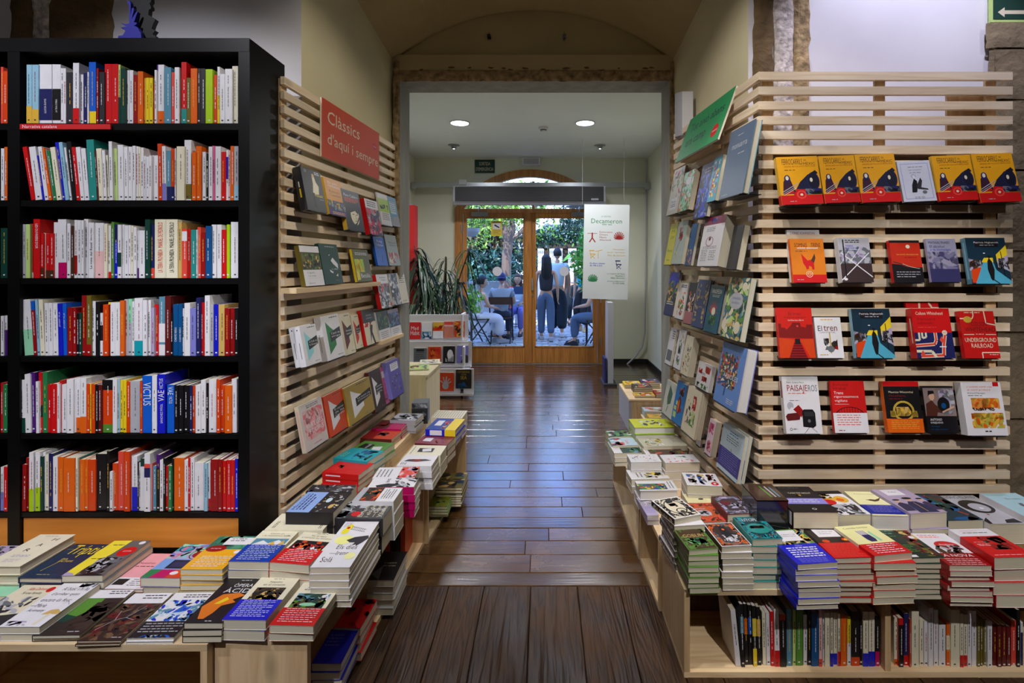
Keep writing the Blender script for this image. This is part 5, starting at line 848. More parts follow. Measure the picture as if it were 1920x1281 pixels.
def station(): return [('r', 0, 0, 1, 1, colr((20, 48, 66))), ('p', [(.0, .1), (0, .55), (.3, .48), (.36, .3), (.3, .0)], 'j'), ('n', .0, .28, .3, .52, 24, .12, ['V', 'n', 'z', 'e'], 95), ('p', [(.04, .3), (.28, .36), (.3, .3), (.12, .02), (.02, .02)], 'O'), ('p', [(.32, .46), (.4, .56), (.62, .56), (.62, .46)], 'y'), ('p', [(.36, .46), (.62, .46), (.66, .3), (1, .06), (1, 0), (.1, 0)], colr((80, 170, 200))), ('p', [(.5, .1), (.45, .3), (.47, .48), (.52, .56), (.58, .48), (.62, .3), (.58, .1), (.54, .06)], 'k'), ('e', .53, .58, .035, .03, 'k'), ('p', [(.7, .62), (1, .84), (1, .5), (.7, .46)], 'y'), ('p', [(.72, .5), (1, .62), (1, .26), (.74, .38)], 'V'), ('n', .72, .3, 1, .55, 18, .1, ['k', 'e', 'z'], 96), ('s', [(.7, .32), (.7, .64)], .02, 'k'), ('s', [(.86, .16), (.84, .7)], .02, 'k'), ('s', [(.54, .1), (.7, .0)], .025, 'k'), ('e', .42, .66, .03, .01, 'w'), ('p', [(.22, .80), (.8, .80), (.8, .94), (.22, .94)], 'k'), ('t', 'Patricia Highsmith', .2, .865, .82, .05, 'w'), ('l', .34, .83, .7, 1, .03, 'e', .014)]
shown('F', (1823, 532), (1898, 530), 445, .024, 'K', station(), 'night station platform book in the upper right, second row', GF, spine='s', spine_ops=[('r', .3, .1, .7, .9, 'l')])
shown('F', (1463, 671.5), (1530, 671.5), 578.5, .016, 'r', [('r', 0, 0, 1, 1, colr((214, 30, 18))), ('t', 'El tren', .34, .85, .68, .055, 'x'), ('l', .2, .80, .82, 1, .03, 'x', .01), ('t', 'Guillermo Abril', .3, .735, .75, .028, 'w'), ('p', [(.02, .4), (.02, .68), (.1, .68), (.1, .6), (.2, .6), (.25, .56), (.4, .66), (.42, .7), (.64, .7), (.66, .62), (.8, .6), (.82, .66), (.98, .66), (.98, .38)], colr((130, 18, 18))), ('p', [(.02, .4), (.45, .36), (.25, .0), (.0, .0)], 'O'), ('p', [(.98, .38), (.6, .36), (.85, 0), (1, 0)], 'O'), ('p', [(.48, .36), (.58, .36), (.78, 0), (.26, 0)], 'R')]+[('r', .46-.22*(1-i/6)*.8, .03+i*.05, .6+.18*(1-i/6)*.8, .045+i*.05, 'k') for i in range(6)]+[('r', .46, .27, .6, .38, 'k'), ('e', .56, .63, .03, .02, 'q')], 'red book titled El tren with dark skyline and track', GF)
shown('F', (1534, 671.5), (1583.5, 671), 596.5, .014, 'w', [('t', 'El', .10, .66, .26, .13, 'k'), ('t', 'tren', .32, .66, .84, .13, 'x'), ('t', 'LLEGA PUNTUAL', .16, .61, .76, .035, 'j'), ('l', .22, .93, .7, 1, .04, 'Y', .02), ('n', .28, .2, .48, .48, 16, .14, ['k', 'n', 'j'], 98), ('n', .56, .2, .8, .48, 16, .14, ['n', 'R', 'z'], 99), ('s', [(.53, .12), (.53, .62)], .04, 'h'), ('e', .53, .22, .13, .08, 'j'), ('l', .1, .07, .4, 1, .03, 'Y', .02)], 'small white book titled El tren with a double eagle', GF)
shown('F', (1527, 671.5), (1575, 671), 578, .012, 'k', [], 'plain black book behind the small white El tren', GF, off=.024, ledge=False)
shown('F', (1606, 671.7), (1679, 672), 580.5, .02, 'K', station(), 'night station platform book in the middle, third row', GF, spine='l')
def metro(): return [('r', 0, 0, 1, 1, 'r'), ('r', 0, 0, 1, .51, 'B'), ('t', 'Colson Whitehead', .1, .87, .82, .065, 'C'), ('t', 'El ferrocarril', .12, .76, .6, .05, 'x'), ('t', 'subterrani', .12, .68, .52, .05, 'x'), ('l', .12, .61, .6, 1, .03, 'q', .014), ('s', [(.0, .36), (.12, .36), (.12, .51)], .05, 'C'), ('s', [(.3, .51), (.3, .42), (.2, .40), (.2, .51)], .05, 'C'), ('s', [(0, .25), (.5, .28), (.55, .36), (.55, .51)], .09, 'C'), ('s', [(0, .25), (.5, .28), (.55, .36), (.55, .51)], .05, 'q'), ('s', [(.1, .04), (.7, .06), (.74, .28), (.8, .46)], .10, 'C'), ('s', [(.1, .04), (.7, .06), (.74, .28), (.8, .46)], .06, 'q'), ('s', [(.0, .14), (.4, .14), (.5, .02)], .07, 'C'), ('s', [(.62, .23), (.8, .23)], .03, 'w'), ('e', .8, .51, .07, .05, 'C'), ('t', 'NOU', .76, .495, .84, .03, 'r'), ('p', [(.64, .36), (.7, .44), (.76, .36), (.7, .30)], 'q'), ('p', [(.1, .08), (.16, .16), (.22, .08), (.16, .04)], 'q')]
shown('F', (1721, 672), (1792.5, 672), 580, .03, 'r', metro(), 'red and navy book with pale winding metro lines', GF, spine='r', spine_ops=[('s', [(.5, .3), (.5, .8)], .2, 'C')])
shown('F', (1712, 672), (1774, 672), 569, .012, 'r', [('s', [(.1, .86), (.4, .88), (.42, 1)], .06, 'C'), ('s', [(.7, 1), (.8, .9), (1, .9)], .06, 'C')], 'second red book rising behind the metro line one', GF, off=.030, ledge=False)
shown('F', (1811, 672), (1876.5, 671.7), 585, .02, 'r', [('r', 0, 0, 1, 1, colr((196, 24, 22))), ('s', [(.02, .5), (.02, .04), (.95, .04)], .0, 'C'), ('s', [(.0, .84), (.36, .84), (.4, .9), (.4, 1)], .03, 'C'), ('s', [(.72, 1), (.74, .74), (1, .7)], .03, 'C'), ('l', .15, .96, .6, 1, .03, 'C', .015), ('e', .22, .82, .12, .07, 'h'), ('t', 'COLSON', .3, .68, .76, .09, 'x'), ('t', 'WHITEHEAD', .1, .56, .98, .09, 'x'), ('s', [(.05, .50), (.35, .50)], .02, 'C'), ('s', [(.68, .50), (.98, .50)], .02, 'C'), ('l', .4, .5, .62, 1, .03, 'C', .012), ('t', 'UNDERGROUND', .06, .34, .96, .09, 'C'), ('t', 'RAILROAD', .22, .22, .84, .09, 'C'), ('s', [(.5, .0), (.5, .12), (1, .12)], .03, 'C'), ('l', .7, .07, .95, 1, .03, 'C', .012)], 'red book titled Underground Railroad with pale lines', GF)
shown('F', (1475, 813.5), (1543, 814), 710.5, .026, 'w', [('t', 'Pablo Zulaica Parra', .12, .88, .6, .03, 'z'), ('t', 'PAISAJE', .12, .705, .69, .145, 'R'), ('t', 'ROS', .71, .735, .96, .115, 'j'), ('l', .14, .695, .65, 1, .02, 'q', .012), ('l', .16, .57, .44, 1, .02, 'j', .01), ('e', .17, .48, .09, .07, 'e'), ('p', [(.02, .3), (.2, .44), (.44, .36), (.4, .24), (.06, .22)], 'x'), ('p', [(.02, .34), (.2, .46), (.46, .37), (.3, .36)], 'w'), ('p', [(.24, .42), (.4, .5), (.52, .4), (.46, .28)], 'R'), ('p', [(.48, .12), (.48, .38), (.53, .42), (.78, .42), (.84, .36), (.84, .14), (.76, .10)], 'k'), ('r', .54, .3, .8, .38, 'z'), ('e', .66, .22, .04, .03, 'j'), ('s', [(.66, .12), (.5, .0)], .01, 'k'), ('s', [(.72, .1), (.86, .02)], .008, 'k'), ('o', .14, .075, .035, .025, 'k', .7), ('l', .2, .075, .32, 1, .02, 'j', .012)], 'white book titled Paisajeros with a snowbound train', GF, spine_ops=[('s', [(.5, .62), (.5, .92)], .4, 'R')])
shown('F', (1566, 812), (1630, 813.5), 718.5, .016, 'r', [('r', 0, .0, 1, .38, 'w'), ('r', 0, .38, 1, 1, colr((206, 26, 24))), ('t', 'Bohumil', .08, .9, .52, .055, 'x'), ('t', 'Hrabal', .08, .83, .44, .055, 'x'), ('t', 'Trens', .08, .74, .36, .055, 'w'), ('t', 'rigorosament', .08, .66, .8, .055, 'w'), ('t', 'vigilats', .08, .58, .46, .06, 'w'), ('r', .08, .545, .5, .55, 'w')]+[('o', .5, .30, .46, .2, 'k', .94)]+[('s', [(.1+.08*i, .38), (.1+.08*i, .38+.11*math.sin(PI*(i+.6)/11))], .012, 'k') for i in range(11)]+[('r', 0, .0, 1, .38, 'w'), ('l', .1, .33, .8, 5, .045, 'q', .014), ('l', .12, .04, .3, 1, .02, 'R', .015)], 'red and white book titled Trens rigorosament vigilats', GF)
shown('F', (1666, 811.5), (1734, 813), 719.5, .022, 'k', [('r', 0, .9, 1, 1, 'r'), ('t', 'Mauricio Wiesenthal', .14, .77, .82, .04, 'C'), ('t', 'Orient-Express', .14, .69, .6, .045, 'R'), ('l', .14, .65, .5, 1, .02, 'R', .012), ('o', .5, .42, .3, .2, 'h', .8), ('n', .3, .32, .7, .5, 30, .12, ['h', 'a', 'Y'], 101), ('n', .12, .3, .28, .42, 10, .12, ['h'], 102), ('n', .72, .3, .88, .42, 10, .12, ['h'], 103), ('r', 0, 0, 1, .27, 'o'), ('l', .12, .22, .9, 5, .035, 'Y', .01)], 'black book with golden crest and orange band', GF, spine='o')
shown('F', (1741, 812.5), (1799, 813.5), 728, .016, 'k', [('r', 0, .36, 1, .96, colr((140, 122, 122))), ('n', .5, .4, 1, .95, 30, .16, ['V', 'e', 'j'], 104), ('p', [(.02, .36), (.05, .62), (.25, .7), (.35, .6), (.6, .5), (.55, .42), (.4, .44), (.36, .36)], colr((84, 44, 34))), ('e', .26, .78, .09, .09, 'N'), ('p', [(.14, .78), (.16, .9), (.34, .9), (.36, .84), (.2, .82)], 'k'), ('e', .62, .6, .2, .16, 'k'), ('e', .62, .58, .08, .06, 'U'), ('s', [(.55, .44), (.95, .56)], .05, 'N'), ('t', 'ANTONIO', .12, .26, .5, .05, 'w'), ('t', 'OREJUDO', .12, .19, .52, .05, 'w'), ('t', 'Ventajas', .12, .12, .4, .035, 'U'), ('t', 'de viajar en tren', .12, .06, .64, .035, 'U')], 'black book with a photographed man in profile, lowest row', GF)
shown('F', (1816, 817), (1891.5, 817.5), 721, .036, 'w', [('t', 'L’estret camí cap', .14, .89, .78, .04, 'q'), ('t', 'al nord profund', .14, .83, .72, .04, 'q'), ('t', 'Richard Flanagan', .14, .77, .58, .035, 'z'), ('l', .14, .74, .5, 1, .02, 'z', .01), ('r', .8, .92, .94, 1, 'r'), ('n', .2, .5, .9, .7, 60, .14, ['o', 'Y', colr((220, 140, 60))], 105), ('n', .2, .46, .8, .52, 20, .05, ['n'], 106), ('n', .15, .14, .95, .42, 80, .14, [colr((180, 176, 70)), 'h', 'Y', 'o'], 107), ('l', .44, .07, .62, 1, .03, 'k', .02)], 'thick white book with orange and olive watercolour', GF, spine='w')
# ------------------------------------------------------------------ piles on the left tables
TL = 'books lying on the left tables'; TR = 'books lying on the right tables'
A0 = .331
BAND = lambda: [('l', .12, .86, .9, 6, .13, 'w', .035)]
flat(((-82, 1176), (-4, 1176), (31, 1097)), .371, 2, A0, 'C', [('p', [(0, 0), (1, 0), (1, .3), (.6, .25), (.3, .5), (0, .55)], 'z'), ('n', 0, .3, .9, .7, 20, .16, ['e', 'j', 'z'], 1), ('t', 'Alba Dalmau', .3, .86, .8, .07, 'r'), ('t', 'Si una família', .3, .76, .8, .06, 'k'), ('e', .9, .88, .09, .07, 'r')], 'cream novel with red author line at the left edge', TL)
flat(((-3, 1175.5), (74, 1175.5), (110, 1094)), .375, 2, A0, 'w', [('t', "Al bosc s'hi ha", .22, .82, .92, .09, 'k'), ('t', "d'arribar quan", .12, .68, .85, .09, 'k'), ('t', 'encara és fosc', .08, .55, .86, .08, 'k'), ('t', '—Maria', .02, .42, .42, .08, 'k'), ('t', 'Arimany', .12, .30, .55, .08, 'k'), ('p', [(.6, .26), (.7, .36), (.86, .38), (1, .32), (.98, .27)], 'a'), ('p', [(.72, .04), (.80, .04), (.84, .28), (.76, .28)], 'C'), ('n', .05, .02, .6, .12, 12, .12, ['V', 'e'], 8), ('n', .55, .9, .98, 1, 12, .14, ['V', 'e', 'j'], 9), ('s', [(.75, .5), (.85, .55), (.95, .48)], .015, 'V')], 'white novel with large black title and a mushroom', TL)
flat(((60, 1192), (149, 1190.5), (175, 1107)), .353, 2, A0, 'k', [('r', 0, .80, 1, 1, 'w'), ('r', 0, 0, 1, .8, colr((44, 38, 36))), ('p', [(.05, .3), (.0, .8), (.55, .8), (.6, .6), (.4, .36)], 'H'), ('p', [(.0, .3), (.05, .45), (.45, .38), (.3, .26)], 'g'), ('n', .5, .1, 1, .7, 20, .3, [colr((54, 46, 42)), colr((36, 30, 28))], 17), ('l', .5, .95, .95, 2, .05, 'z', .02), ('l', .65, .06, .9, 1, .03, 'e', .015)], 'dark book with a green hollow and white head strip', TL)
flat(((145, 1202), (227, 1201), (240.6, 1113)), .345, 2, A0, 'n', [('r', 0, .76, 1, 1, 'w'), ('r', 0, 0, 1, .76, colr((48, 34, 30))), ('n', 0, 0, 1, .76, 110, .12, ['n', 'k', colr((84, 60, 44)), colr((110, 84, 60)), 'x'], 18), ('s', [(.1, .2), (.3, .4), (.5, .45), (.7, .7)], .012, 'e'), ('s', [(.3, .4), (.2, .6)], .01, 'e'), ('s', [(.5, .45), (.75, .4)], .01, 'e'), ('l', .35, .93, .9, 2, .06, 'z', .02), ('l', .7, .05, .95, 1, .03, 'e', .015)], 'brown book with bare branches and white head strip', TL)
flat(((238, 1197), (326, 1195.6), (326, 1112)), .347, 2, A0, 'w', [('r', 0, 0, 1, .34, 'k'), ('n', 0, .34, 1, .82, 110, .12, ['b', 'u', 's', 'J', 'w'], 19), ('p', [(.4, .52), (.5, .68), (.62, .54)], 'b'), ('l', .3, .93, .9, 2, .05, 'z', .02), ('l', .08, .28, .95, 4, .055, 'e', .018), ('n', .05, .0, .9, .05, 10, .1, ['b', 'J'], 20)], 'blue and white china patterned book with black foot', TL)
flat(((344.6, 1168), (417, 1168), (431.5, 1086)), .388, 3, A0, 'k', [('t', 'ÒPERA', .38, .80, .92, .1, 'w'), ('t', 'ÀCID', .24, .66, .96, .13, 'w'), ('p', [(.25, .08), (.05, .34), (.3, .62), (.72, .66), (.95, .6), (.7, .5), (.85, .44), (.55, .36), (.5, .2), (.4, .08)], colr((226, 120, 24))), ('p', [(.3, .4), (.5, .56), (.6, .5), (.45, .4)], 'y'), ('l', .45, .96, .75, 1, .02, 'w', .012), ('l', .5, .03, .7, 1, .02, 'w', .012)], 'black book with an orange hand titled Òpera Àcid', TL)
flat(((416.4, 1162), (498.6, 1163), (494.5, 1082.6)), .393, 2, A0, 'c', [('l', .36, .955, .64, 1, .02, 'z', .012), ('t', 'Napalm', .33, .85, .64, .055, 'k'), ('t', 'en el corazón', .22, .79, .76, .05, 'k'), ('r', .14, .38, .86, .74, 'k'), ('n', .14, .42, .86, .72, 30, .14, ['k', 'n', 'a'], 21), ('n', .3, .45, .7, .55, 10, .14, ['Y', 'a'], 22)], 'cream book with dark picture and royal blue band', TL, band=(.0, .45, 'u', [('l', .1, .93, .9, 10, .085, 'w', .025)]))
flat(((505.5, 1172), (587.7, 1174), (571, 1092)), .380, 2, A0, 'c', [('l', .32, .955, .68, 1, .02, 'z', .012), ('t', 'En las manos,', .22, .85, .78, .055, 'k'), ('t', 'el paraíso quema', .16, .79, .84, .05, 'k'), ('r', .1, .36, .9, .72, 'H'), ('r', .1, .58, .9, .72, 's'), ('n', .1, .36, .9, .6, 50, .14, ['H', 'g', 'i', 'n'], 23), ('n', .1, .54, .9, .72, 26, .12, ['g', 'K', 'w', 's'], 24), ('e', .5, .46, .2, .04, 'd')], 'cream book with garden picture and red band', TL, band=(.0, .38, 'r', [('l', .1, .92, .9, 7, .12, 'w', .03)]))
flat(((-30, 1118), (28, 1118), (60, 1080)), .352, 1, A0, 'd', [], 'mint green book at the left edge under the pile', TL)
flat(((-30, 1040), (10, 1040), (32, 1023)), .40, 2, A0, 'V', [('n', .1, .1, .9, .9, 14, .14, ['z', 'j'], 3)], 'lilac grey book behind the cream hardback, left edge', TL)
# second row
flat(((-36, 1062), (37.6, 1062), (76.4, 1002)), .425, 3, A0, 'c', [('t', 'H', .62, .78, .76, .09, 'k'), ('t', 'A', .46, .60, .60, .09, 'k'), ('t', 'R', .36, .44, .50, .09, 'k'), ('l', .3, .32, .75, 2, .04, 'v', .012), ('l', .3, .2, .7, 3, .035, 'V', .01), ('l', .25, .93, .6, 1, .02, 'j', .01)], 'cream hardback with three black letters spelling HAR', TL, hard=True)
flat(((34, 1083), (115, 1084), (150, 1020)), .392, 3, A0, 'B', [('r', 0, 0, 1, 1, colr((14, 44, 76))), ('t', 'Tríptic', .14, .58, .96, .38, 'y'), ('t', 'EVA', .3, .5, .44, .05, 'y'), ('t', 'BALTASAR', .3, .44, .64, .05, 'y'), ('s', [(.25, .18), (.33, .44)], .01, 'y'), ('l', .3, .08, .6, 1, .02, 'a', .012), ('r', 0, .82, .3, .824, 'y')], 'navy book with tall yellow title Tríptic', TL, hard=True, page='q')
flat(((115, 1080), (192, 1079), (226, 1014)), .398, 3, A0, 'j', [('r', 0, .0, 1, 1, colr((96, 96, 98))), ('p', [(0, 0), (0, 1), (.5, 1), (.46, .6), (.3, .2), (.3, .0)], colr((240, 222, 60))), ('n', .32, .05, .9, .5, 60, .14, ['e', 'z', 'j', 'k'], 31), ('e', .76, .66, .22, .14, 'r'), ('t', 'ganador', .66, .65, .88, .04, 'w'), ('p', [(.0, .0), (.3, .0), (.2, .06), (0, .1)], 'V'), ('p', [(.3, 0), (.6, .08), (.95, .02), (1, 0)], 'k'), ('l', .15, .85, .45, 1, .03, 'z', .02), ('l', .1, .45, .38, 1, .03, 'z', .015), ('e', .86, .92, .08, .05, 'w')], 'yellow and grey book with a red round sticker', TL)
flat(((188, 1104), (267, 1105), (278, 1038)), .352, 2, A0, 'f', [('r', 0, 0, 1, 1, colr((232, 160, 170))), ('t', 'Nuestros', .1, .68, .5, .06, 'x'), ('l', .1, .6, .7, 1, .04, 'x', .02), ('n', .6, .3, 1, .6, 18, .1, ['n', 'x', 'q'], 32), ('r', 0, 0, 1, .3, 'w'), ('r', .12, .1, .4, .26, 'k'), ('l', .5, .24, .9, 4, .05, 'z', .015), ('l', .7, .94, .95, 2, .05, 'x', .03)], 'pink book with a white paper foot strip', TL)
flat(((263, 1083), (337, 1084), (343, 1020)), .392, 2, A0, 'v', [('r', 0, .52, 1, 1, 'V'), ('r', 0, .76, .4, 1, 'T'), ('n', 0, .55, 1, 1, 40, .16, ['V', 'p', 'l', 'v', 'd'], 33), ('o', .25, .84, .2, .1, 'B', .8), ('e', .76, .68, .16, .11, 'R'), ('o', .76, .68, .24, .16, 'n', .9), ('r', 0, .22, 1, .52, colr((120, 160, 224))), ('r', .3, .25, .8, .5, 'K'), ('r', .36, .3, .74, .45, colr((40, 46, 90))), ('r', 0, 0, 1, .22, 'O'), ('p', [(0, 0), (0, .22), (.3, .22), (.2, 0)], 'G'), ('p', [(.2, 0), (.3, .22), (.65, .22), (.6, 0)], 'm'), ('e', .7, .13, .1, .05, 'w')], 'many coloured book with a light blue band', TL, spine='o')
flat(((338, 1068), (417, 1068), (411, 1005.6)), .418, 5, A0, 'Y', [('r', 0, .0, 1, .58, colr((232, 170, 30))), ('r', 0, .58, 1, 1, colr((54, 130, 104))), ('n', 0, .6, 1, 1, 30, .2, [colr((44, 110, 90)), colr((80, 150, 120))], 34), ('r', .32, .72, 1, .95, 'w'), ('l', .42, .9, .8, 2, .06, 'z', .02), ('e', .28, .6, .25, .1, 'R'), ('t', 'premi', .16, .58, .4, .04, 'w'), ('l', .15, .36, .9, 6, .055, 'w', .015), ('e', .9, .5, .08, .05, 'w')], 'orange and green book on a pile of five', TL)
flat(((428.8, 1052.7), (504, 1054), (494.5, 994.4)), .445, 4, A0, 'c', [('l', .4, .965, .66, 1, .02, 'z', .012), ('t', 'Canto jo', .3, .86, .68, .05, 'k'), ('t', 'i la muntanya balla', .14, .79, .9, .05, 'k'), ('r', .06, .52, .95, .72, 's'), ('p', [(.06, .5), (.3, .66), (.5, .56), (.7, .68), (.95, .54), (.95, .5)], 'w'), ('p', [(.5, .5), (.6, .64), (.72, .5)], 'Y'), ('p', [(.75, .5), (.85, .68), (.95, .5)], 'a')], 'cream book with mountain picture and blue band', TL, band=(.0, .52, colr((20, 60, 170)), [('l', .12, .93, .9, 9, .1, 'w', .025)]))
flat(((505.5, 1054), (579, 1060), (564, 997)), .445, 4, A0, 'c', [('l', .4, .965, .7, 1, .02, 'z', .012), ('t', 'Te di ojos', .3, .86, .72, .05, 'k'), ('t', 'y miraste las tinieblas', .1, .79, .92, .05, 'k'), ('r', .06, .42, .94, .72, 'k'), ('n', .1, .42, .9, .62, 30, .13, ['r', 'w', 'R', 'o'], 36), ('e', .3, .68, .07, .04, 'O'), ('e', .7, .68, .07, .04, 'O')], 'cream book with red and black picture, red band', TL, band=(.0, .44, 'r', [('l', .12, .9, .9, 7, .12, 'w', .03)]))
flat(((582, 1064), (656, 1064), (622, 978)), .462, 6, .331, 'w', [('t', 'Els dies', .3, .36, .85, .09, 'k'), ('t', '—Irene', .22, .24, .72, .08, 'k'), ('t', 'Solà', .12, .10, .42, .1, 'k'), ('e', .24, .86, .1, .07, colr((240, 226, 40))), ('e', .2, .76, .1, .07, colr((240, 226, 40))), ('e', .23, .84, .045, .03, 'r'), ('s', [(.3, .88), (.78, .80)], .012, 'k'), ('s', [(.3, .81), (.78, .74)], .012, 'k')]+[('s', [(.34+.055*i, .875-.008*i), (.34+.055*i, .805-.008*i)], .009, 'k') for i in range(8)]+[('e', .35, .56, .26, .1, colr((242, 240, 150))), ('e', .8, .22, .14, .07, colr((242, 240, 170))), ('p', [(.42, .55), (.6, .62), (.95, .66), (1, .6), (.9, .5), (.78, .42), (.76, .46), (.66, .44), (.7, .5), (.55, .5)], 'z'), ('l', .05, .95, .25, 4, .03, 'V', .01)], 'white book titled Els dies with hand and ladder', TL, page='q')
flat(((496, 993), (605.5, 994), (526, 963)), .452, 4, .331, 'c', [('t', 'Quan vingui', .3, .72, .5, .05, 'k'), ('p', [(.35, .5), (.5, .62), (.62, .56), (.6, .46), (.45, .44)], 'T'), ('p', [(.42, .48), (.6, .48), (.72, .2), (.64, .2), (.55, .38), (.5, .22), (.42, .24)], 'k'), ('e', .48, .2, .05, .015, 'q'), ('e', .68, .18, .05, .015, 'q'), ('l', .1, .9, .5, 2, .03, 'z', .012), ('l', .1, .1, .5, 2, .03, 'z', .012)], 'cream book with a bent turquoise and black figure', TL, rot=1)
flat(((626, 971), (718, 972.5), (644, 939.6)), .472, 2, .331, 'z', [('r', 0, 0, 1, 1, colr((70, 70, 70))), ('n', 0, .5, 1, 1, 40, .2, ['j', 'e', 'z'], 41), ('e', .25, .62, .14, .1, 'r'), ('t', 'Els homes', .45, .08, .6, .42, 'w'), ('l', .1, .06, .3, 1, .02, 'e', .01)]+[('t', t_, .08+.0*i, .46-.13*i, .88, .09, 'C') for i, t_ in enumerate(['Els homes', 'i els dies', '—David', 'Vilaseca'])], 'thick dark grey book with a red round sticker', TL, rot=1)
flat(((535.6, 960), (624.7, 961.5), (563, 922)), .500, 3, .331, 'k', [('r', 0, .52, 1, 1, colr((140, 170, 228))), ('r', 0, .0, 1, .52, 'k'), ('e', .6, .34, .12, .06, 'J'), ('e', .3, .18, .1, .05, 'a'), ('e', .75, .14, .06, .03, 'e'), ('n', .05, .04, .95, .5, 26, .04, ['e', 'a', 'J'], 42), ('t', 'Microcon', .12, .88, .9, .07, 'B'), ('l', .12, .82, .9, 3, .07, 'B', .03)], 'light blue book with black planets half', TL, rot=1)
flat(((660.5, 939), (738, 940), (688.6, 914)), .490, 3, .331, 'w', [('r', .0, .45, 1, .85, 'n'), ('n', 0, .45, 1, .85, 40, .16, ['R', 'n', 'z', 'o', 'g'], 43), ('l', .2, .35, .9, 5, .06, 'z', .02), ('r', 0, .85, 1, 1, 'e')], 'white book with a brown and red painting', TL, rot=1)
flat(((573, 922), (658, 922), (597, 908.7)), .500, 3, .331, 'z', [('n', 0, 0, 1, 1, 60, .2, ['j', 'k', 'z', 'n', 'e'], 44)], 'dark photographic book at the foot of the slats', TL, rot=1)
flat(((688.6, 914), (776, 913), (714, 896.5)), .470, 4, .331, 'w', [('n', .0, .0, 1, .5, 30, .2, ['k', 'z', 'e', 'w'], 45), ('p', [(0, .5), (.3, .3), (.4, .6), (.2, .85), (0, .8)], 'k'), ('t', 'dones', .5, .6, .9, .1, 'k')], 'white book with black hair portrait above magenta books', TL, rot=1, spine='m', page='p')
flat(((698, 896.5), (777.6, 895), (714, 876.6)), .458, 3, .331, 'w', [('r', 0, .0, 1, .42, 'q'), ('n', 0, 0, 1, .42, 24, .2, ['f', 'r', 'V', 'q'], 46), ('l', .1, .9, .8, 4, .09, 'j', .03)], 'white book with coral picture, middle of left table', TL, rot=1)
flat(((743.6, 873), (809, 874), (763.6, 853)), .450, 4, .331, 'w', [('p', [(.5, .1), (.62, .3), (.58, .8), (.4, .9), (.36, .5)], 'z'), ('r', .4, .4, .6, .7, 'x'), ('t', 'ELLA', .4, .45, .62, .15, 'r'), ('l', .1, .9, .3, 3, .06, 'j', .03)], 'white book with a dark lying figure and red letters', TL, rot=1)
flat(((761, 853), (825.6, 854), (780, 834.5)), .450, 2, .331, 'c', [('r', .3, .3, .7, .75, 'k'), ('p', [(.4, .35), (.7, .4), (.6, .65), (.35, .6)], 'w'), ('l', .1, .9, .9, 1, .05, 'z', .02)], 'pale yellow book with black label, left table', TL, rot=1)
flat(((777.6, 831), (838.5, 834.5), (794, 815.7)), .440, 3, .331, 'x', [('r', 0, 0, 1, 1, colr((130, 40, 62))), ('r', .3, .6, .7, .85, 'w'), ('n', .1, .1, .9, .5, 14, .1, ['x', 'R'], 48)], 'maroon book with white label, left table', TL, rot=1)
flat(((797.5, 805), (853.7, 807), (812.7, 784)), .480, 2, .405, 'u', [('r', 0, 0, 1, 1, colr((18, 62, 160))), ('r', .0, 0, 1, .36, 'y'), ('r', .35, .62, .8, .85, 'w'), ('n', .1, .4, .9, .6, 12, .08, ['r', 'Y'], 49)], 'blue book with yellow foot near the far end', TL, rot=1, hard=True, spine_ops=[('r', .0, 0, 1, .36, 'y'), ('r', .1, .45, .9, .85, 'w')])
flat(((800, 812), (856, 814), (815, 791)), .404, 2, .331, 'w', [], 'plain white book under the blue and yellow pair', TL, rot=1)
flat(((808, 783), (866.6, 784), (816, 769)), .470, 3, .331, 'C', [('l', .05, .95, .95, 12, .08, 'j', .02)], 'cream book printed like an old newspaper', TL, rot=1)
# piles on the raised ledge
flat(((604, 885), (672, 890.7), (637, 863.7)), .500, 3, .421, 'r', [('n', .4, .6, .7, .8, 5, .14, ['k', 'x'], 51), ('l', .2, .9, .6, 3, .08, 'q', .03)], 'bright red book at the near end of the ledge', TL, rot=1, spine_ops=[('r', .4, .5, .6, .9, 'w')])
flat(((625, 859), (688.6, 866), (653.5, 838.5)), .512, 3, .421, 'T', [('n', .1, .1, .9, .6, 16, .2, ['g', 'U', 'T'], 52), ('l', .2, .9, .6, 2, .08, 'd', .03)], 'turquoise book next to the red pile', TL, rot=1)
flat(((653.5, 845), (712, 850), (681.6, 826)), .488, 2, .421, 'H', [('p', [(.3, .5), (.7, .5), (.75, .85), (.35, .9)], 'k'), ('p', [(.1, .1), (.6, .2), (.5, .45), (.2, .4)], 'w'), ('t', 'mirall', .35, .6, .7, .1, 'w')], 'green book with black label on the ledge', TL, rot=1)
flat(((675.7, 821.6), (734, 824), (696, 804)), .470, 3, .421, 'O', [('r', 0, .6, 1, 1, 'R'), ('n', .3, .3, .7, .6, 8, .16, ['k', 'x'], 53)], 'rust red book with dark emblem on the ledge', TL, rot=1, spine='x')
flat(((697, 804), (752, 805), (716, 787.6)), .480, 4, .421, 'm', [('r', 0, .5, 1, 1, 'x'), ('n', .1, .5, .6, .9, 6, .2, ['R', 'x'], 54)], 'crimson book with darker corner on the ledge', TL, rot=1)
flat(((731, 787.5), (779, 789), (744, 774.5)), .500, 5, .421, 'e', [('n', 0, 0, 1, 1, 26, .2, ['z', 'k', 'e', 'w'], 55)], 'grey photographic book near the stone frame', TL, rot=1)
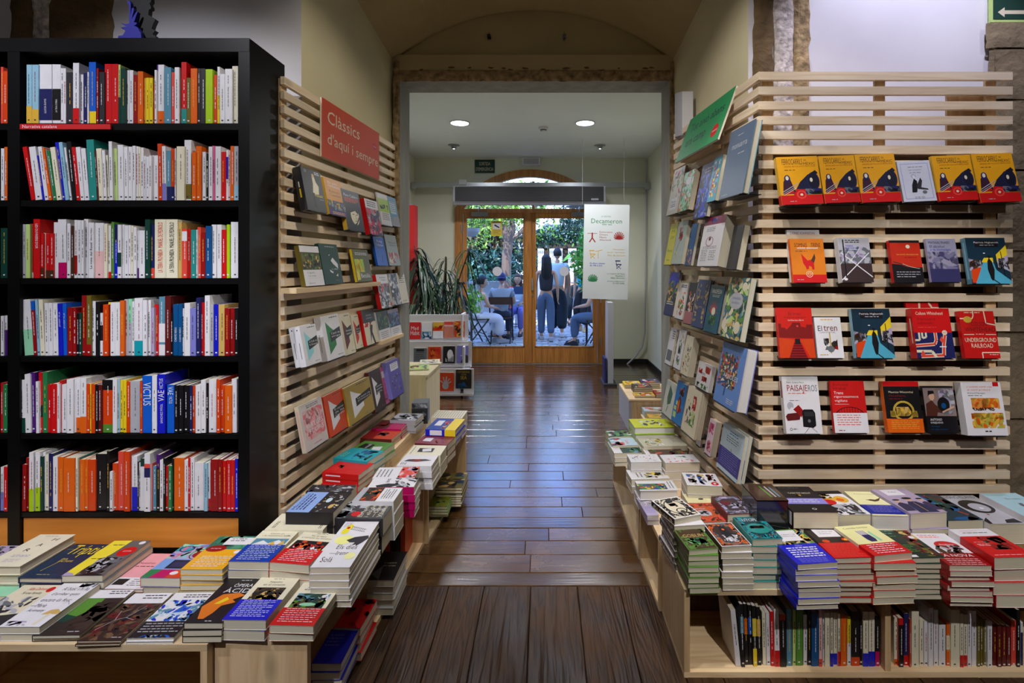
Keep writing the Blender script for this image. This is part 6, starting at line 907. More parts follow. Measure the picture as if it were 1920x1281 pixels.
# small boxed set standing at the end of the ledge
b = MB(); b.box(0, 0, 0, .10, .12, .135, 'j'); b.box(-.001, -.001, -.0, .101, .02, .10, (.02, .02, .022, 1)); art(b, [('t', 'TOTS ELS', .1, .42, .75, .10, 'w'), ('t', 'CONTES', .1, .26, .75, .10, 'w'), ('p', [(.7, .6), (.95, .45), (.7, .3)], 'j'), ('n', .0, .76, 1, .98, 20, .2, ['e', 'j', 'z'], 7)], (0, -.001, 0), (1, 0, 0), (0, 0, 1), (0, -1, 0), .10, .135)
o = b.build('boxed_set', M_COVER); o.location = (XW(772, 3.32), 3.32, .421); o.rotation_euler = (0, 0, .1); tag(o, 'small black and grey boxed set standing by the stone frame', 'book', TL)
# books inside the left crates
flat(((584, 1244), (640, 1244), (600, 1222)), .13, 4, .02, 'u', [('l', .1, .8, .6, 4, .1, 'v', .03)], 'dark blue book at floor level inside the near crate', TL, up=.16)
flat(((690, 1088), (738, 1088), (705, 1042)), .16, 5, .02, 'e', [('r', 0, 0, 1, 1, 'k'), ('p', [(.0, .2), (.4, .0), (.3, .5)], 'j'), ('t', 'L’esperit', .3, .55, .8, .06, 'C'), ('t', 'del temps', .3, .45, .8, .06, 'C')], 'black book lying in plastic inside the near crate', TL, up=.21)
flat(((626, 1176), (676, 1178), (650, 1140)), .14, 4, .02, 'r', [('n', 0, 0, 1, 1, 12, .3, ['R', 'r'], 3)], 'red book lying deep inside the near crate', TL, up=.16)
for i, (x_, c_) in enumerate(((-.80, 'k'), (-.775, 'O'), (-.75, 'k'), (-.725, 'z'), (-.70, 'O'))):
    c, p = book_meshes(.14, .21, .022, c_, ()); link_book('book', c.data('book', M_COVER), p.data('pages', M_PAGES), frame((x_, 2.50, .021), (0, 1, 0), (0, 0, 1), (1, 0, 0)), '%s book standing at the back end of the near crate, %s' % (PAL[c_][0], nth(i)), TL)
flat(((803, 950), (838, 950), (815, 920)), .10, 4, .04, 'H', [('r', 0, 0, 1, 1, colr((110, 120, 20))), ('n', .2, .2, .8, .8, 14, .14, ['K', 'i'], 61)], 'olive green book inside the farther crate', TL, up=.2)
flat(((816, 915), (866, 915), (826, 884)), .15, 8, .04, 'i', [('n', 0, 0, 1, 1, 50, .2, ['K', 'i', 'g', 'n', 'a'], 62)], 'dark mossy book inside the farther crate', TL, up=.22)
# ------------------------------------------------------------------ piles on the right tables, front row
orn = lambda sd, a, b_: [('o', .5, .5, .44, .46, b_, .95), ('n', .06, .04, .94, .2, 26, .09, [a, b_], sd), ('n', .06, .8, .94, .96, 26, .09, [a, b_], sd+1), ('n', .04, .1, .2, .9, 30, .09, [a, b_], sd+2), ('n', .8, .1, .96, .9, 30, .09, [a, b_], sd+3)]
flat(((1291.7, 1032), (1347, 1028), (1261.5, 988)), .462, 8, ZC, 'H', [('r', .03, .02, .97, .98, colr((72, 52, 34)))]+orn(71, 'H', 'n')+[('t', 'GOBLIN', .14, .5, .86, .13, 'a'), ('n', .2, .2, .8, .46, 26, .2, ['H', 'G', 'd'], 75), ('e', .52, .36, .08, .05, 'k')], 'green edged fantasy book with leafy brown cover', TR, jit=.004, spine='n', spine_ops=[('r', 0, 0, .12, 1, 'H'), ('r', .88, 0, 1, 1, 'H')])
flat(((1353, 1025), (1409.8, 1022), (1323, 982)), .464, 7, ZC, 'w', [('r', .03, .02, .97, .98, colr((58, 40, 34)))]+orn(76, 'j', 'o')+[('p', [(.3, .35), (.4, .8), (.5, .88), (.6, .8), (.72, .35)], 'k'), ('n', .25, .15, .8, .5, 30, .1, ['w', 'e', 'k'], 80), ('e', .5, .7, .05, .04, 'o')], 'white edged fantasy book with a brown arch', TR, jit=.004, spine='n')
flat(((1410.7, 1011.7), (1468, 1009.8), (1375.6, 969.8)), .482, 7, ZC, 't', [('r', .03, .02, .97, .98, colr((16, 60, 66)))]+orn(81, 'j', 'T')+[('e', .5, .45, .38, .22, 't'), ('n', .25, .45, .75, .58, 16, .14, ['n', 'k'], 85), ('t', 'UTOPIA', .22, .78, .8, .12, 'w')], 'teal fantasy book with an ornate rim', TR, jit=.004)
flat(((1496, 1059), (1571, 1054), (1454, 994)), .462, 8, ZC, 'w', [('r', 0, .5, 1, 1, 'H'), ('r', .12, .62, .8, .97, 'w'), ('n', .0, .5, 1, .64, 30, .14, ['i', 'a', 'g', 's'], 86), ('n', .78, .6, 1, 1, 16, .14, ['Y', 's', 'a'], 87), ('t', 'La mort i la', .3, .82, .72, .04, 'z'), ('t', 'primavera', .3, .76, .7, .04, 'z')], 'white labelled novel with wide royal blue band', TR, band=(.0, .54, 'u', [('t', '“Una', .4, .88, .58, .06, 'w'), ('l', .12, .78, .9, 5, .11, 'w', .05), ('l', .15, .25, .85, 4, .06, 'v', .02)]), jit=.006)
flat(((1565, 1047), (1640, 1045), (1506, 991)), .462, 8, ZC, 'k', [('r', 0, 0, 1, 1, colr((34, 24, 22))), ('r', .18, .68, .78, .97, 'w'), ('t', 'La plaça del', .3, .84, .68, .04, 'z'), ('t', 'Diamant', .3, .78, .6, .04, 'z'), ('e', .25, .54, .1, .05, 'O'), ('e', .8, .58, .1, .05, 'O'), ('e', .8, .58, .04, .025, 'y')], 'black labelled novel with a red band', TR, band=(.0, .48, 'r', [('l', .1, .88, .9, 8, .11, 'q', .03)]))
flat(((1640, 1042.5), (1711, 1036), (1571, 987.5)), .474, 7, ZC, 'c', [('r', 0, 0, 1, 1, colr((236, 232, 168))), ('t', 'Comida familiar', .15, .88, .85, .05, 'z'), ('p', [(.42, .42), (.58, .42), (.62, .5), (.6, .66), (.38, .66), (.38, .5)], 'B')]+[('s', [(.40+.06*i, .64), (.38+.06*i, .8)], .03, 'v') for i in range(4)]+[('p', [(.66, .42), (.74, .44), (.72, .78), (.64, .7)], 'd')], 'pale yellow book with a blue fork and red band', TR, band=(.0, .36, 'r', [('l', .15, .85, .9, 5, .17, 'w', .05)]))
flat(((1711, 1047), (1772.5, 1045.5), (1647.5, 991)), .452, 8, ZC, 'g', [('r', 0, 0, 1, 1, colr((22, 44, 32))), ('n', .5, .05, 1, 1, 60, .13, ['n', 'x', 'i', 'a', 'k', 'R'], 91), ('t', 'Els jardins', .1, .87, .52, .05, 'd'), ('t', 'de nit', .1, .79, .4, .05, 'd'), ('l', .1, .7, .4, 1, .04, 'H', .02), ('l', .1, .4, .5, 5, .05, 'H', .02), ('r', .04, .03, .24, .1, 'w'), ('e', .84, .66, .09, .05, 'w')], 'dark green book with flower border', TR)
flat(((1780, 1060.5), (1860, 1061), (1710, 1000)), .448, 8, ZC, 'w', [('l', .2, .92, .7, 2, .06, 'q', .02), ('e', .62, .6, .3, .14, 'r'), ('o', .5, .46, .3, .12, 'n', .7), ('n', .2, .34, .9, .6, 26, .12, ['n', 'j', 'e', 'k'], 92), ('t', 'finalista', .45, .6, .8, .05, 'w')], 'white book with red round sticker and red band', TR, band=(.0, .36, 'R', [('t', 'LA NOVA', .1, .7, .9, .2, 'w'), ('l', .1, .5, .9, 4, .14, 'f', .04)]), spine='r')
flat(((1865, 1046), (1944, 1044), (1797, 992)), .474, 4, ZC, 'w', [('t', 'premis Planeta', .2, .9, .65, .04, 'q'), ('l', .2, .84, .85, 1, .04, 'z', .02)], 'very thick white book wrapped in bright red', TR, band=(.0, .72, 'r', [('r', 0, 0, 1, 1, colr((206, 16, 20))), ('n', .35, .35, .9, .95, 20, .2, ['x', 'R', 'k'], 93), ('t', 'premio', .1, .68, .4, .06, 'f'), ('l', .1, .6, .4, 2, .06, 'f', .025), ('l', .1, .1, .9, 1, .04, 'f', .02)]))
# second row
Z2 = .402
flat(((1264.4, 973.7), (1315, 964), (1234, 936.6)), .502, 8, ZC, 'w', [('r', .04, .03, .96, .97, 'C')]+orn(111, 'z', 'k')+[('o', .5, .52, .34, .36, 'z', .9), ('p', [(.36, .82), (.64, .86), (.6, .74), (.38, .72)], 'k'), ('n', .36, .5, .62, .7, 12, .14, ['n', 'k'], 115), ('o', .55, .3, .18, .13, 'k', .8), ('e', .55, .26, .08, .05, 'z')], 'white ornate book with black engraving', TR, jit=.004, spine='z', spine_ops=[('r', .0, 0, .2, 1, 'w'), ('n', .25, .05, .75, .95, 20, .3, ['a', 'w'], 4)])
flat(((1311, 979), (1364, 977), (1297.6, 944)), .452, 4, ZC, 'O', [('r', .03, .02, .97, .98, colr((190, 82, 34)))]+orn(121, 'n', 'q')+[('e', .42, .45, .26, .16, 'e'), ('n', .2, .3, .65, .6, 14, .14, ['j', 'e'], 125), ('t', 'ALICIA', .2, .66, .6, .06, 'J')], 'orange ornate book with a silver leaf', TR)
flat(((1364, 965), (1416, 963), (1336.6, 930.7)), .482, 5, ZC, 'x', [('r', .03, .02, .97, .98, colr((58, 40, 48)))]+orn(131, 'V', 'j')+[('t', 'BLACKWATER', .18, .84, .86, .07, 'V'), ('n', .3, .3, .8, .6, 16, .14, ['V', 'j', 'e'], 135), ('e', .3, .6, .2, .12, 'x')], 'dark plum ornate book beside the brown box', TR)
# boxed set under shrink wrap
P0, P1, P2 = W(1419, 939, 1.94), W(1478, 938.5, 1.94), None
w_ = P1.x-P0.x; b = MB(); zt = .56; b.box(0, 0, 0, w_, .145, zt-ZC, (.012, .012, .015, 1)); b.box(-.0005, -.0005, zt-ZC-.004, w_+.0005, .1455, zt-ZC, 'n')
b.box(-.0005, -.0005, zt-ZC-.004, w_+.0005, .1455, zt-ZC+.0002, colr((72, 54, 44)))
art(b, [('s', [(.3, .2), (.2, .8)], .06, 'q'), ('s', [(.45, .2), (.35, .8)], .05, 'n'), ('s', [(.58, .2), (.5, .86)], .06, 'H'), ('s', [(.72, .2), (.66, .84)], .05, 'e'), ('s', [(.85, .2), (.8, .8)], .05, 's')], (0, 0, zt-ZC), (1, 0, 0), (0, 1, 0), (0, 0, 1), w_, .145)
art(b, [('r', .5, .12, .92, .32, 'w')]+[('r', .58+.03*i, .18, .59+.03*i+.006*(i % 3), .26, 'k') for i in range(9)]+[('s', [(.02, .58), (.5, .62), (.98, .58)], .01, 'j')], (0, -.0005, 0), (1, 0, 0), (0, 0, 1), (0, -1, 0), w_, zt-ZC)
M_WRAP = mat('shrink_wrapped_box', attr=True, rough=.12, spec=.8)
o = b.build('boxed_set', M_WRAP); o.location = (P0.x, 1.94, ZC); tag(o, 'brown and black boxed set in shrink wrap with barcode', 'box', TR)
flat(((1487.5, 960), (1572.5, 960.5), (1452.5, 912)), .528, 2, Z2, 'k', [('r', 0, .30, 1, .52, colr((140, 134, 214))), ('t', 'CASA DE NOLIT', .32, .70, .86, .05, 'C'), ('n', .45, .6, .6, .66, 4, .1, ['Y'], 141), ('l', .2, .93, .7, 1, .04, 'j', .02), ('l', .15, .44, .85, 2, .07, 'w', .02), ('o', .55, .12, .05, .03, 'w', .7), ('r', 0, .0, 1, .02, 'k')], 'black book with a violet stripe, curling', TR, page='q', spine_ops=[('r', .1, .05, .9, .25, 'w')])
flat(((1572.5, 965.5), (1634, 964), (1526, 921)), .506, 2, Z2, 'w', [('n', 0, .55, .5, 1, 20, .24, ['Y', 'a', 'k'], 142), ('e', .7, .62, .22, .14, 'Y'), ('e', .66, .6, .12, .07, 'o'), ('n', 0, .0, .9, .42, 40, .18, ['j', 'z', 'e', 'k'], 143), ('r', 0, .86, 1, 1, 'k'), ('e', .24, .52, .2, .11, 'r')], 'book with yellow bird and a red round sticker', TR)
flat(((1637.5, 966), (1706, 967.5), (1580, 921)), .508, 2, Z2, 'c', [('r', 0, 0, 1, 1, colr((238, 234, 180))), ('t', 'Panoràmiques', .2, .86, .8, .04, 'z'), ('p', [(.36, .62), (.5, .66), (.62, .64), (.86, .74), (.7, .6), (.56, .56)], 'n'), ('s', [(.34, .63), (.5, .62)], .02, 'k')], 'pale yellow book with a flying bird, blue band', TR, band=(.05, .42, colr((14, 34, 150)), [('l', .15, .85, .9, 5, .15, 'v', .05)]), page='w')
flat(((1707.5, 963), (1776, 960), (1644, 917.5)), .520, 2, Z2, 'V', [('r', 0, 0, 1, 1, colr((176, 160, 186))), ('r', .2, .72, .72, .97, 'w'), ('t', 'Vidas', .34, .84, .58, .05, 'z'), ('p', [(.3, .02), (.34, .34), (.46, .46), (.68, .44), (.8, .3), (.84, .02)], colr((40, 44, 84))), ('e', .56, .52, .08, .07, 'N'), ('e', .56, .58, .14, .045, 'k'), ('p', [(.02, .1), (.06, .36), (.2, .44), (.34, .36), (.3, .1)], colr((50, 46, 80))), ('e', .2, .48, .06, .055, 'N'), ('e', .2, .53, .1, .03, 'k'), ('p', [(.8, .1), (.78, .38), (.9, .44), (1, .4), (1, .1)], colr((60, 50, 84))), ('e', .88, .5, .05, .05, 'N'), ('e', .88, .55, .09, .03, 'k'), ('s', [(.56, .06), (.56, .4)], .015, 'Y')], 'lilac book with three uniformed men', TR)
flat(((1777.5, 976), (1844, 974), (1731, 925.5)), .486, 1, Z2, 'g', [('r', 0, 0, 1, 1, colr((18, 50, 64))), ('s', [(.0, .9), (.5, .5), (1, .1)], .02, 'r'), ('s', [(.2, 1), (.9, .05)], .02, 'o'), ('s', [(0, .6), (.6, .95)], .02, 'r'), ('s', [(.1, .1), (.9, .8)], .015, 'H'), ('n', 0, 0, 1, 1, 16, .3, ['g', 'U', 'K', 'x'], 145), ('l', .3, .6, .7, 1, .04, 'T', .02)], 'dark green book crossed by red and orange lines', TR)
flat(((1855, 982), (1925, 981), (1775, 929)), .480, 1, Z2, 'w', [('r', 0, 0, 1, 1, 'e'), ('t', 'LONG ISLAND', .06, .88, .94, .09, 'z'), ('e', .5, .58, .42, .24, 'k'), ('e', .54, .55, .26, .15, 'e'), ('e', .56, .52, .06, .03, 'w'), ('p', [(.6, .12), (.9, .16), (.95, .02), (.5, .02)], 'k'), ('e', .42, .3, .03, .02, 'R'), ('p', [(.0, .1), (.2, .2), (.1, .0), (0, 0)], 'k')], 'white book with a big black oval drawing', TR, spine='w', page='p')
flat(((1935, 975), (2010, 974), (1836, 925)), .505, 2, Z2, 'J', [('r', 0, 0, 1, 1, colr((170, 206, 218))), ('t', 'Els nens', .4, .74, .8, .06, 'j'), ('n', .4, .3, 1, .6, 12, .14, ['V', 'P', 'j'], 146)], 'light blue book at the right end of the row', TR, spine='w')
# ------------------------------------------------------------------ right aisle piles, read from the passage
flat(((1190, 802), (1265, 801), (1185, 785.5)), .472, 4, ZC, 'L', [('r', 0, 0, 1, 1, colr((206, 212, 20))), ('n', .2, .2, .8, .8, 26, .12, ['w', 'K', 'e'], 151)], 'lime yellow hardback with white flowers', TR, rot=3, hard=True, page='w')
flat(((1143.4, 819), (1186, 817), (1142, 808)), .395, 2, ZC, 'H', [('n', 0, 0, 1, 1, 20, .3, ['G', 'n', 'w', 'g'], 152)], 'small green book on the far aisle corner', TR, rot=3)
flat(((1149, 836), (1197, 834.7), (1142.7, 821.6)), .398, 4, ZC, 'J', [('n', 0, 0, 1, .5, 20, .2, ['s', 'w', 'q'], 153), ('t', 'Cuina', .3, .6, .8, .12, 'q')], 'pale blue book with red writing by the aisle', TR, rot=3)
flat(((1206.6, 838), (1290, 836), (1200, 820)), .420, 4, ZC, 'C', [('r', 0, 0, 1, 1, colr((200, 196, 176))), ('n', .2, .1, .9, .5, 30, .1, ['H', 'i', 'Y', 'w'], 154), ('t', 'PLANTAS', .2, .74, .6, .1, 'j')], 'wide beige botanical book near the far end', TR, rot=3)
flat(((1151.6, 850), (1204, 848.7), (1147, 838)), .385, 3, ZC, 'w', [('r', 0, .3, 1, 1, 'g'), ('n', 0, .3, 1, 1, 24, .2, ['H', 'G', 's', 'K'], 155)], 'white book with green photograph by the aisle', TR, rot=3)
flat(((1215, 857), (1288, 855), (1211, 840)), .402, 3, ZC, 'n', [('n', 0, 0, 1, 1, 40, .16, ['n', 'R', 'i', 'H', 'q', 'K'], 156), ('r', 0, .0, 1, .12, 'w')], 'dark floral book behind the white drawn one', TR, rot=3)
flat(((1183, 866.7), (1241, 866), (1175, 852)), .432, 3, ZC, 'w', [('n', .1, .1, .9, .9, 26, .08, ['e', 'j', 'f'], 157)], 'thick white book with small drawings', TR, rot=3, page='w')
flat(((1247.6, 868), (1313, 866.7), (1244, 852.7)), .442, 3, ZC, 'w', [('n', .5, .1, .95, .9, 14, .14, ['f', 'q'], 158), ('n', .2, .4, .5, .8, 6, .1, ['G', 'd'], 159)], 'thick white book with pale pink drawings', TR, rot=3)
flat(((1184, 899), (1256, 896.7), (1180, 881.5)), .378, 2, ZC, 'w', [('n', .1, .4, .9, .9, 20, .2, ['y', 'e', 'M', 'i'], 161), ('l', .2, .3, .8, 2, .1, 'z', .03)], 'white book with blurry yellow flowers', TR, rot=3)
flat(((1199.6, 920), (1272, 919), (1193, 902)), .402, 2, ZC, 'w', [('r', .3, .0, .9, .75, 'G'), ('n', .3, 0, .9, .75, 60, .12, ['G', 'H', 'R', 'u', 'y', 'g', 'q'], 162), ('l', .1, .9, .8, 2, .08, 'j', .03)], 'white book with colourful garden picture', TR, rot=3, hard=True, page='w')
flat(((1288.6, 909.6), (1355, 912), (1274, 886)), .470, 4, ZC, 'w', [('e', .82, .82, .13, .11, 'r'), ('e', .82, .82, .06, .04, 'w'), ('n', .1, .1, .9, .34, 16, .14, ['k', 'R', 'b', 'j', 'a'], 163), ('n', .1, .4, .9, .62, 16, .14, ['k', 'R', 'b', 'j', 'a'], 164), ('n', .1, .68, .66, .9, 12, .14, ['k', 'R', 'n'], 165)], 'thick white book with red ring and small figures', TR, rot=3, spine='r')
flat(((1213.7, 967), (1236, 966), (1198, 933)), .352, 2, ZC, 'V', [('n', 0, .5, 1, 1, 16, .24, ['e', 'H', 'w'], 166), ('l', .1, .4, .9, 4, .08, 'v', .03)], 'pale lilac book at the aisle edge', TR, page='w')
flat(((1290, 943), (1337, 943), (1284, 926)), .412, 4, ZC, 'c', [('r', 0, 0, 1, 1, colr((236, 228, 180))), ('n', .3, .4, .7, .7, 5, .16, ['n', 'k'], 167)], 'cream book with small bird behind the orange one', TR, rot=3)
# ------------------------------------------------------------------ things in the back room
# hanging banner
Y = 6.45; p = [W(1092, 560, Y), W(1177, 564, Y-.05), W(1170, 376, Y-.05), W(1092, 383, Y)]
o = tag(empty('banner', p[0]), 'tall white hanging menu banner headed Decameron, in front of the right door', 'sign')
x = (p[1]-p[0]); w = x.length; x.normalize(); h = (p[3]-p[0]).length; yv = (p[3]-p[0]).normalized(); z = x.cross(yv).normalized()
b = MB(); b.box(0, 0, -.006, w, h, 0, colr((206, 210, 208)))
palm = lambda cx, cy, r, c: [('s', [(cx, cy-.2*r), (cx+r*math.cos(a)*.9, cy+.42*r*math.sin(a)-.0)], .02, c) for a in [PI*i/8 for i in range(9)]]+[('s', [(cx, cy-.2*r), (cx+r*.8*math.cos(a), cy-.15*r)], .018, c) for a in (-.3, 3.4)]
chair_ = lambda cx, cy, s, c: [('r', cx-s, cy+.5*s, cx+s*.6, cy+.66*s, c), ('r', cx-s*.8, cy, cx+s, cy+.12*s, c), ('s', [(cx-s*.8, cy+.6*s), (cx-s*.4, cy-.6*s)], .01, c), ('s', [(cx+s*.8, cy), (cx-s*.6, cy-.6*s)], .01, c), ('s', [(cx-s*.6, cy), (cx+s*.8, cy-.6*s)], .01, c)]
art(b, [('t', 'LA CENTRAL', .38, .865, .60, .016, 'G'), ('t', 'Decameron', .16, .80, .84, .05, 'G'), ('l', .4, .785, .62, 1, .02, 'G', .006)]+
    [('r', .08, .69, .3, .695, 'R'), ('s', [(.19, .64), (.19, .70)], .03, 'R'), ('s', [(.19, .645), (.13, .60)], .025, 'R'), ('s', [(.19, .645), (.26, .60)], .025, 'R')]+[('t', t_, .35, .70-.028*i, .35+w_, .018, 'R') for i, (t_, w_) in enumerate((('Esmorzars', .28), ('Dinars', .18), ('Menú', .15), ('Afterwork', .26)))]+palm(.78, .66, .13, 'R')+
    chair_(.2, .47, .07, 'Y')+[('s', [(.33, .43), (.33, .5)], .012, 'Y'), ('s', [(.26, .5), (.42, .52)], .012, 'Y')]+[('t', t_, .92-w_, .515-.03*i, .92, .018, 'Y') for i, (t_, w_) in enumerate((('Menjador', .26), ('Jardí i terrassa', .40), ('Pati de lectura', .38)))]+
    [('t', 'De dilluns a dissabte', .15, .37, .48, .014, 'u'), ('t', 'de 10h a 21h', .15, .345, .42, .018, 'u')]+chair_(.78, .365, .07, 'B')+palm(.22, .21, .12, 'G')+[('t', t_, .92-w_, .265-.022*i, .92, .012, 'H') for i, (t_, w_) in enumerate((('La Central del Raval', .38), ('Elisabets 6', .2), ('08001 Barcelona', .3)))]+[('t', 'decameron@lacentral', .54, .185, .92, .012, 'G'), ('t', '93 270 2480', .66, .165, .92, .012, 'G')],
    (0, 0, 0), (1, 0, 0), (0, 1, 0), (0, 0, 1), w, h)
q = b.build('sheet', M_PAINT); q.parent = o; q.matrix_local = frame((0, 0, 0), x, yv, z)
b = MB(); b.tube([p[3]-p[0], Vector((p[3].x, p[3].y, BZ))-p[0]], .0015, 5, 'e'); b.tube([p[2]-p[0], Vector((p[2].x, p[2].y, BZ))-p[0]], .0015, 5, 'e'); part(b, 'hanging_wire', o)
# security gate post
Y = 6.33; o = tag(empty('security_post', (XW(1142, Y), Y, 0)), 'pale upright security gate post under the banner', 'security gate'); b = MB(); z1 = 1.0
b.box(-.03, -.14, .02, .035, .14, z1, 'e'); part(b, 'post', o); b = MB(); b.box(-.09, -.2, 0, .07, .2, .025, 'z'); part(b, 'base', o); b = MB(); b.box(-.07, -.12, .02, -.045, .12, .32, 'B'); part(b, 'inner_panel', o)
# red column behind the left frame
Y = 6.9; o = tag(empty('fire_hose_cabinet', (-1.93, Y, 0)), 'red upright panel half hidden by the left stone frame', 'panel'); b = MB(); b.box(.02, -.1, ZW(570, Y), .205, .1, ZW(386, Y), 'r'); part(b, 'panel', o); b = MB(); b.ball((.12, 0, ZW(386, Y)), (.05, .05, .025), 'V'); part(b, 'cap', o)
# potted plant with arching strap leaves
Y = 6.75; cx = XW(824, Y); o = tag(empty('potted_plant', (cx, Y, 0)), 'tall potted plant with long drooping strap leaves left of the doors', 'plant')
b = MB(); b.lathe([(.0, 0), (.16, 0), (.21, .38), (.225, .40), (.20, .40), (.19, .36), (0, .36)], 24, colr((120, 72, 48))); part(b, 'pot', o)
rg = random.Random(11)
b = MB(); tips = []
for i in range(9):
    a = rg.uniform(0, 6.28); tx, ty = .42*math.cos(a)*rg.uniform(.3, 1), .22*math.sin(a)*rg.uniform(.3, 1); h_ = rg.uniform(1.2, 2.0)
    pts = [Vector((.04*math.cos(a), .04*math.sin(a), .34)), Vector((tx*.35, ty*.35, h_*.55)), Vector((tx, ty, h_))]; b.tube(pts, [.014, .011, .007], 6, 'n'); tips += [pts[1].lerp(pts[2], t) for t in (.15, .4, .7, .92)]
part(b, 'stems', o)
b = MB(); n_ = 0
for tp in tips:
    for k in range(11):
        a = rg.uniform(0, 6.28); L = rg.uniform(.20, .42); up = rg.uniform(.1, 1.1); wd = rg.uniform(.009, .015); pr = None; col = rg.choice([colr((26, 52, 34)), colr((34, 66, 40)), colr((20, 40, 30)), colr((48, 84, 50))])
        for s in range(6):
            t = s/5; r_ = L*(t*.95); z_ = L*(up*t-1.75*t*t); c = tp+Vector((r_*math.cos(a), r_*math.sin(a), z_)); c.x = max(c.x, -.5); ww = wd*math.sin(PI*min(.98, t*.85+.12)); sd = Vector((-math.sin(a), math.cos(a), 0))*ww
            if pr: b.face([pr[0], pr[1], c+sd, c-sd], col)
            pr = (c-sd, c+sd)
f_ = part(b, 'leaves', o, mat('strap_leaf', attr=True, rough=.4)); tag(f_, kind='stuff')
# white wheeled rack with three tiers of postcards books
Yb = 5.58; o = tag(empty('display_rack', (0, Yb, 0)), 'white wheeled rack with three tiers of small books', 'rack')
x0, x1 = -1.56, -.80
def tier(yb, yt, Yl, xr):
    b = MB(); zb, zt_ = ZW(yb, Yl), ZW(yt, Yl); b.box(x0, Yl-Yb, zb, xr, Yl-Yb+.02, zt_, 'w'); b.box(x0, Yl-Yb-.05, zb-.012, xr, Yl-Yb, zb, 'w'); b.box(x0, Yl-Yb-.055, zb-.012, xr, Yl-Yb-.05, zb+.012, 'w'); part(b, 'tier', o)
tier(638, 590, 5.86, XW(878, 5.86)); tier(686, 640, 5.75, XW(884, 5.75)); tier(738, 692, 5.62, XW(888, 5.62))
b = MB(); b.box(x0, .06, .1, x1-.06, .50, .115, 'w'); b.box(x1-.10, .07, .09, x1-.08, .48, .55, 'w'); b.box(x1-.14, .20, .5, x1-.12, .46, .9, 'w'); part(b, 'body', o)
for xx, yy in ((-.90, .05), (-.90, .42), (-1.5, .05)):
    b = MB(); b.tube([(xx-.012, yy, .045), (xx+.012, yy, .045)], .045, 14, 'k'); b.box(xx-.018, yy-.012, .045, xx+.018, yy+.012, .10, 'j'); part(b, 'castor', o)
def rackbook(px0, px1, yb, yt, Yl, cover, ops, label):
    a = W(px0, yb, Yl-.012); w = (px1-px0)/960*Yl; h = (yb-yt)/960*Yl; c, p = book_meshes(w, h, .012, cover, ops)
    link_book('small_book', c.data('book', M_COVER), p.data('pages', M_PAGES), frame((a.x, Yl-.014, a.z+.004), (1, 0, 0), (0, .08, .997), (0, -.997, .08)), label, 'small books on the white rack')  # ordinary small books, built like those on the tables
R1, R2, R3 = 5.86, 5.75, 5.62
rackbook(768, 789, 637, 605, R1, 'r', [('t', 'Mad', .15, .55, .8, .2, 'w'), ('t', 'Habit', .1, .25, .9, .25, 'w')], 'red book with bold white letters on top tier')
rackbook(791, 810, 636, 606, R1, 'w', [('r', 0, 0, 1, .45, 's'), ('n', 0, 0, 1, .45, 20, .2, ['B', 'J', 'w'], 1)], 'white and blue book on top tier')
rackbook(812, 831, 635, 605, R1, 'o', [('r', 0, 0, 1, .45, 'w'), ('r', 0, .7, 1, 1, 'Y'), ('n', 0, .5, 1, .8, 10, .3, ['r', 'y'], 2)], 'sunset orange book on top tier')
rackbook(833, 850, 634, 604, R1, 'q', [('r', 0, 0, 1, .8, 'f'), ('r', 0, 0, 1, .7, colr((214, 130, 110)))], 'salmon book on top tier')
rackbook(852, 871, 633, 603, R1, 'O', [('n', 0, 0, 1, 1, 26, .24, ['k', 'o', 'Y'], 3)], 'orange tiger striped book on top tier')
rackbook(776, 800, 683, 654, R2, 'j', [('l', .15, .85, .85, 5, .14, 'z', .04), ('r', .2, .8, .8, .95, 'k')], 'grey striped book on middle tier')
rackbook(803, 827, 684, 651, R2, 'O', [('n', .1, .1, .9, .9, 20, .3, ['o', 'r'], 4)], 'orange book on middle tier')
rackbook(831, 853, 682, 650, R2, 'k', [('e', .6, .5, .25, .3, 'w'), ('n', .2, .1, .9, .5, 10, .3, ['w', 'e'], 5)], 'black and white portrait book on middle tier')
rackbook(857, 878, 681, 649, R2, 'v', [('p', [(.3, 0), (.7, .5), (1, .4), (1, 0)], 'z'), ('l', .3, .4, .7, 1, .1, 'w', .04)], 'lilac book on middle tier')
rackbook(797, 819, 735, 702, R3, 'r', [('n', .1, .1, .9, .9, 20, .3, ['w', 'B', 'x'], 6)], 'red and violet book on bottom tier')
rackbook(820, 851, 734, 700, R3, 'O', [('e', .5, .3, .2, .2, 'e')]+[('s', [(.5, .35), (.5+.35*math.cos(a), .4+.4*math.sin(a))], .07, 'e') for a in (.3, .8, 1.4, 2.0, 2.7)], 'orange book with a pale open hand')
rackbook(855, 884, 729, 694, R3, 'k', [('t', 'CATHEDRAL', .1, .82, .9, .1, 'h'), ('t', 'OF THE', .35, .7, .65, .07, 'h'), ('t', 'SEA', .3, .48, .7, .18, 'h'), ('e', .5, .2, .12, .14, 'U'), ('n', .1, .0, .9, .3, 12, .2, ['K', 'U'], 7)], 'black book with golden letters on bottom tier')
